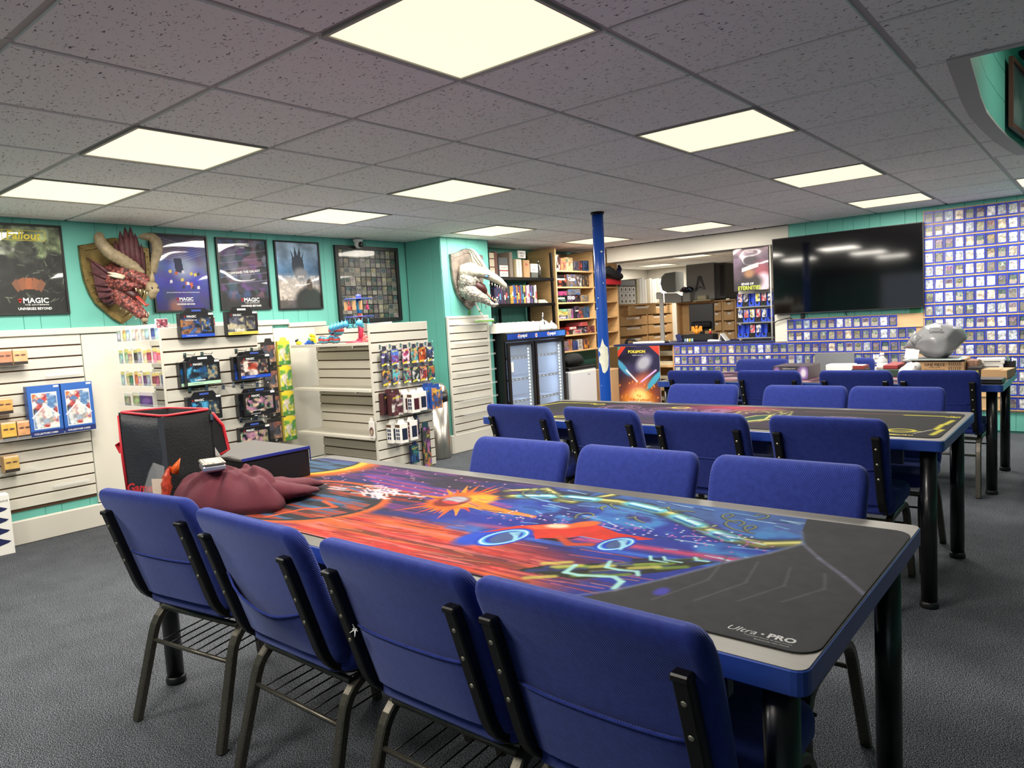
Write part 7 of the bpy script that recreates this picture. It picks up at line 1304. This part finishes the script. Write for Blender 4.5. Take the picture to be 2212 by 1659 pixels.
def crumple(seed, c0, r, n=46, k=30):
    g = np.random.default_rng(seed); D = g.normal(size=(44, 3)); D /= np.linalg.norm(D, axis=1)[:, None]; O_ = g.uniform(.80, 1.05, 44); rings = []
    for q in range(k + 1):
        a = -PI / 2 + PI * q / k; ring_ = []
        for i in range(n):
            t_ = 2 * PI * i / n; v = np.array([math.cos(a) * math.cos(t_), math.cos(a) * math.sin(t_), math.sin(a)]); s = (D @ v); rad = np.min(np.where(s > .35, O_ / np.maximum(s, .35), 9)); rad = min(rad, 1.25); z = v[2] * r[2] * rad; ring_.append((c0[0] + v[0] * r[0] * rad, c0[1] + v[1] * r[1] * rad, max(c0[2] + z, .0)))
        rings.append(ring_)
    return MB().loft(rings, True)
t = thing('plastic_bag', 'large crumpled grey plastic bag on top of the shipping carton', 'bag', (-.97, 6.10, T3 + .1285)); M_pb = mat('grey_polythene', (126, 127, 130), .28, noise=(10, .10), bump=(14, .9)); part('body', crumple(5, (0, 0, .115), (.165, .13, .135)), M_pb, t); part('corner', MB().tube([(-.10, -.02, .15), (-.16, -.03, .10), (-.215, -.04, .075)], [.07, .04, .006], 8), M_pb, t); part('handle', MB().tube([(-.04, -.09, .20), (-.03, -.10, .225), (.03, -.10, .225), (.04, -.09, .20)], .007, 6), M_lwhite, t); o = text('TOTAL', M_lblack, t, (-.155, -.078, .12), width=.06, bold=.02); o.rotation_euler = (.2, .9, -.3)
single('small_brown_box', 'small brown patterned box right of the shipping carton', 'box', B((-.035, 0, 0), (.035, .14, .108), .003), mat('brown_pattern', (140, 104, 84), .6, noise=(60, .5)), (-.742, 6.02, T3))
for k, (m_, lab) in enumerate(((mat('maroon_book', (120, 50, 66), .5), 'maroon book at the bottom of the white book stack'), (M_paper, 'middle white book of the stack'), (M_paper, 'top white book of the stack'))):
    b_ = thing('book', lab, 'book', (-.665 + .008 * k, 6.16, T3 + .100 + .036 * k - .1 + (.06 if 0 else 0)), .04 * k); part('cover', B((-.085, 0, 0), (.085, .18, .034), .002), m_, b_); part('spine_line', B((-.04, -.001, .012), (.06, 0, .020)), M_grey, b_)
t = carton('yellow_box', 'black box with yellow lettering behind the tan carton', 'box', (-.715, 5.88, T3), 0, .075, .07, .12, Canvas(8, 6, (30, 30, 30)).img(), M_black); text('YORK', M_lyel, t, (0, -.0015, .04), width=.06, bold=.04, roty=-.1)
t = thing('tan_carton', 'plain tan carton at the right end of the rear table', 'carton', (-.59, 5.80, T3), -.12); part('carton', B((-.075, 0, 0), (.075, .22, .058), .002), M_card, t); part('flap', B((-.075, .0, .0585), (.03, .10, .0605)), M_card, t)
t = thing('pen_cup', 'black square pen pot with pens at the far table corner', 'pen pot', (-.545, 6.26, T3)); part('pot', MB().box((-.038, -.038, 0), (.038, -.032, .085)).box((-.038, .032, 0), (.038, .038, .085)).box((-.038, -.032, 0), (-.032, .032, .085)).box((.032, -.032, 0), (.038, .032, .085)).box((-.038, -.038, 0), (.038, .038, .006)), M_black, t)
for k, (x, m_) in enumerate(((-.02, M_clear), (-.008, mat('green_pen', (60, 130, 90), .4)), (.006, M_black), (.02, M_lwhite), (.012, M_blue))): part('pen', MB().tube([(x * .6, 0, .006), (x, .01, .125 - .006 * k)], .0045, 6), m_, t)
t = thing('black_case', 'thin black case lying at the rear table front corner', 'case', (-.58, 5.50, T3), -.04); part('base', B((-.07, -.04, 0), (.07, .12, .018), .004), M_black, t); part('lid', B((-.07, -.04, .0185), (.07, .12, .030), .004), M_black, t)
# ================================================================ raised opening in the ceiling at the right
CV = [(-.40, 3.16), (-.413, 3.35), (-.425, 3.55), (-.445, 3.85), (-.46, 4.2), (-.455, 4.6), (-.442, 5.0), (-.415, 5.38), (-.385, 5.66)]
rec = struct('wall_recess', None, None)
for k in range(5):
    z0, z1 = CEIL + .0 + k * .16, CEIL + .157 + k * .16
    part('wall_board', MB().loft([[(x, y, z0) for x, y in CV] + [(x - .012, y, z0) for x, y in CV[::-1]], [(x, y, z1) for x, y in CV] + [(x - .012, y, z1) for x, y in CV[::-1]]], False), M_teal, rec)
part('wall_far', B((-.44, 5.65, CEIL), (.66, 5.67, CEIL + .9)), M_teal, rec); part('wall_side', B((.64, 3.19, CEIL), (.66, 5.66, CEIL + .9)), M_teal, rec); part('wall_near', B((-.42, 3.165, CEIL + .02), (.66, 3.185, CEIL + .9)), M_teal, rec)
part('slope', MB().prism([(-.5, 0), (.66, 0), (.66, .02), (-.5, .02)], 0, 3.3).xf(Matrix.Translation((0, 2.9, CEIL + .42)) @ Matrix.Rotation(.14, 4, 'X')), M_teal, rec)
struct('trim_6', MB().loft([[(x + .003, y, z) for x, y in CV] + [(x - .07, y, z) for x, y in CV[::-1]] for z in (CEIL - .013, CEIL - .001)], False), M_tbar)
struct('trim_7', B((-.42, 3.165, CEIL - .012), (.66, 3.20, CEIL + .02)), M_tbar)
t = thing('stair_poster', 'grey poster in a brown frame inside the ceiling opening', 'poster', (-.432, 4.84, 2.19), PI / 2 - .075); part('frame', ring_frame(.72, .37, .022, .02), M_brown, t, (.37, -.002, 0)); part('print', grid_mesh('print', Canvas(30, 12, (96, 98, 104)).noise(.3, 3, 5).ell(.3, .3, .2, .2, (150, 150, 154), .6).img(), .68, .33, GLOSS, y=-.010), None, t, (.37, 0, .02))
recess_fill = light_panel(.25, 4.4, 'added light panel brightening the raised ceiling opening, out of the picture', z=CEIL + .50, group='added recess fill panel')  # unseen lamp, added only to brighten the recess boards
for l in recess_fill.children:
    if l.type == 'LIGHT': l.data = LAMP.copy(); l.data.energy = LAMP_W * .22
t = thing('bat_figure', 'black winged figure hanging in the ceiling opening', 'figure', (-.30, 5.30, 2.64)); part('body', MB().lathe((0, 0, -.09), [(.004, 0), (.03, .04), (.025, .10), (.01, .14)], 10), M_dark, t)
for s in (-1, 1): part('wing', MB().prism([(0, .02), (s * .05, .07), (s * .13, .05), (s * .10, .0), (s * .07, -.02), (s * .04, -.05), (0, -.03)], -.004, .004), M_dark, t)
part('string', MB().tube([(0, 0, .04), (0, 0, .16)], .002, 5), M_dark, t)
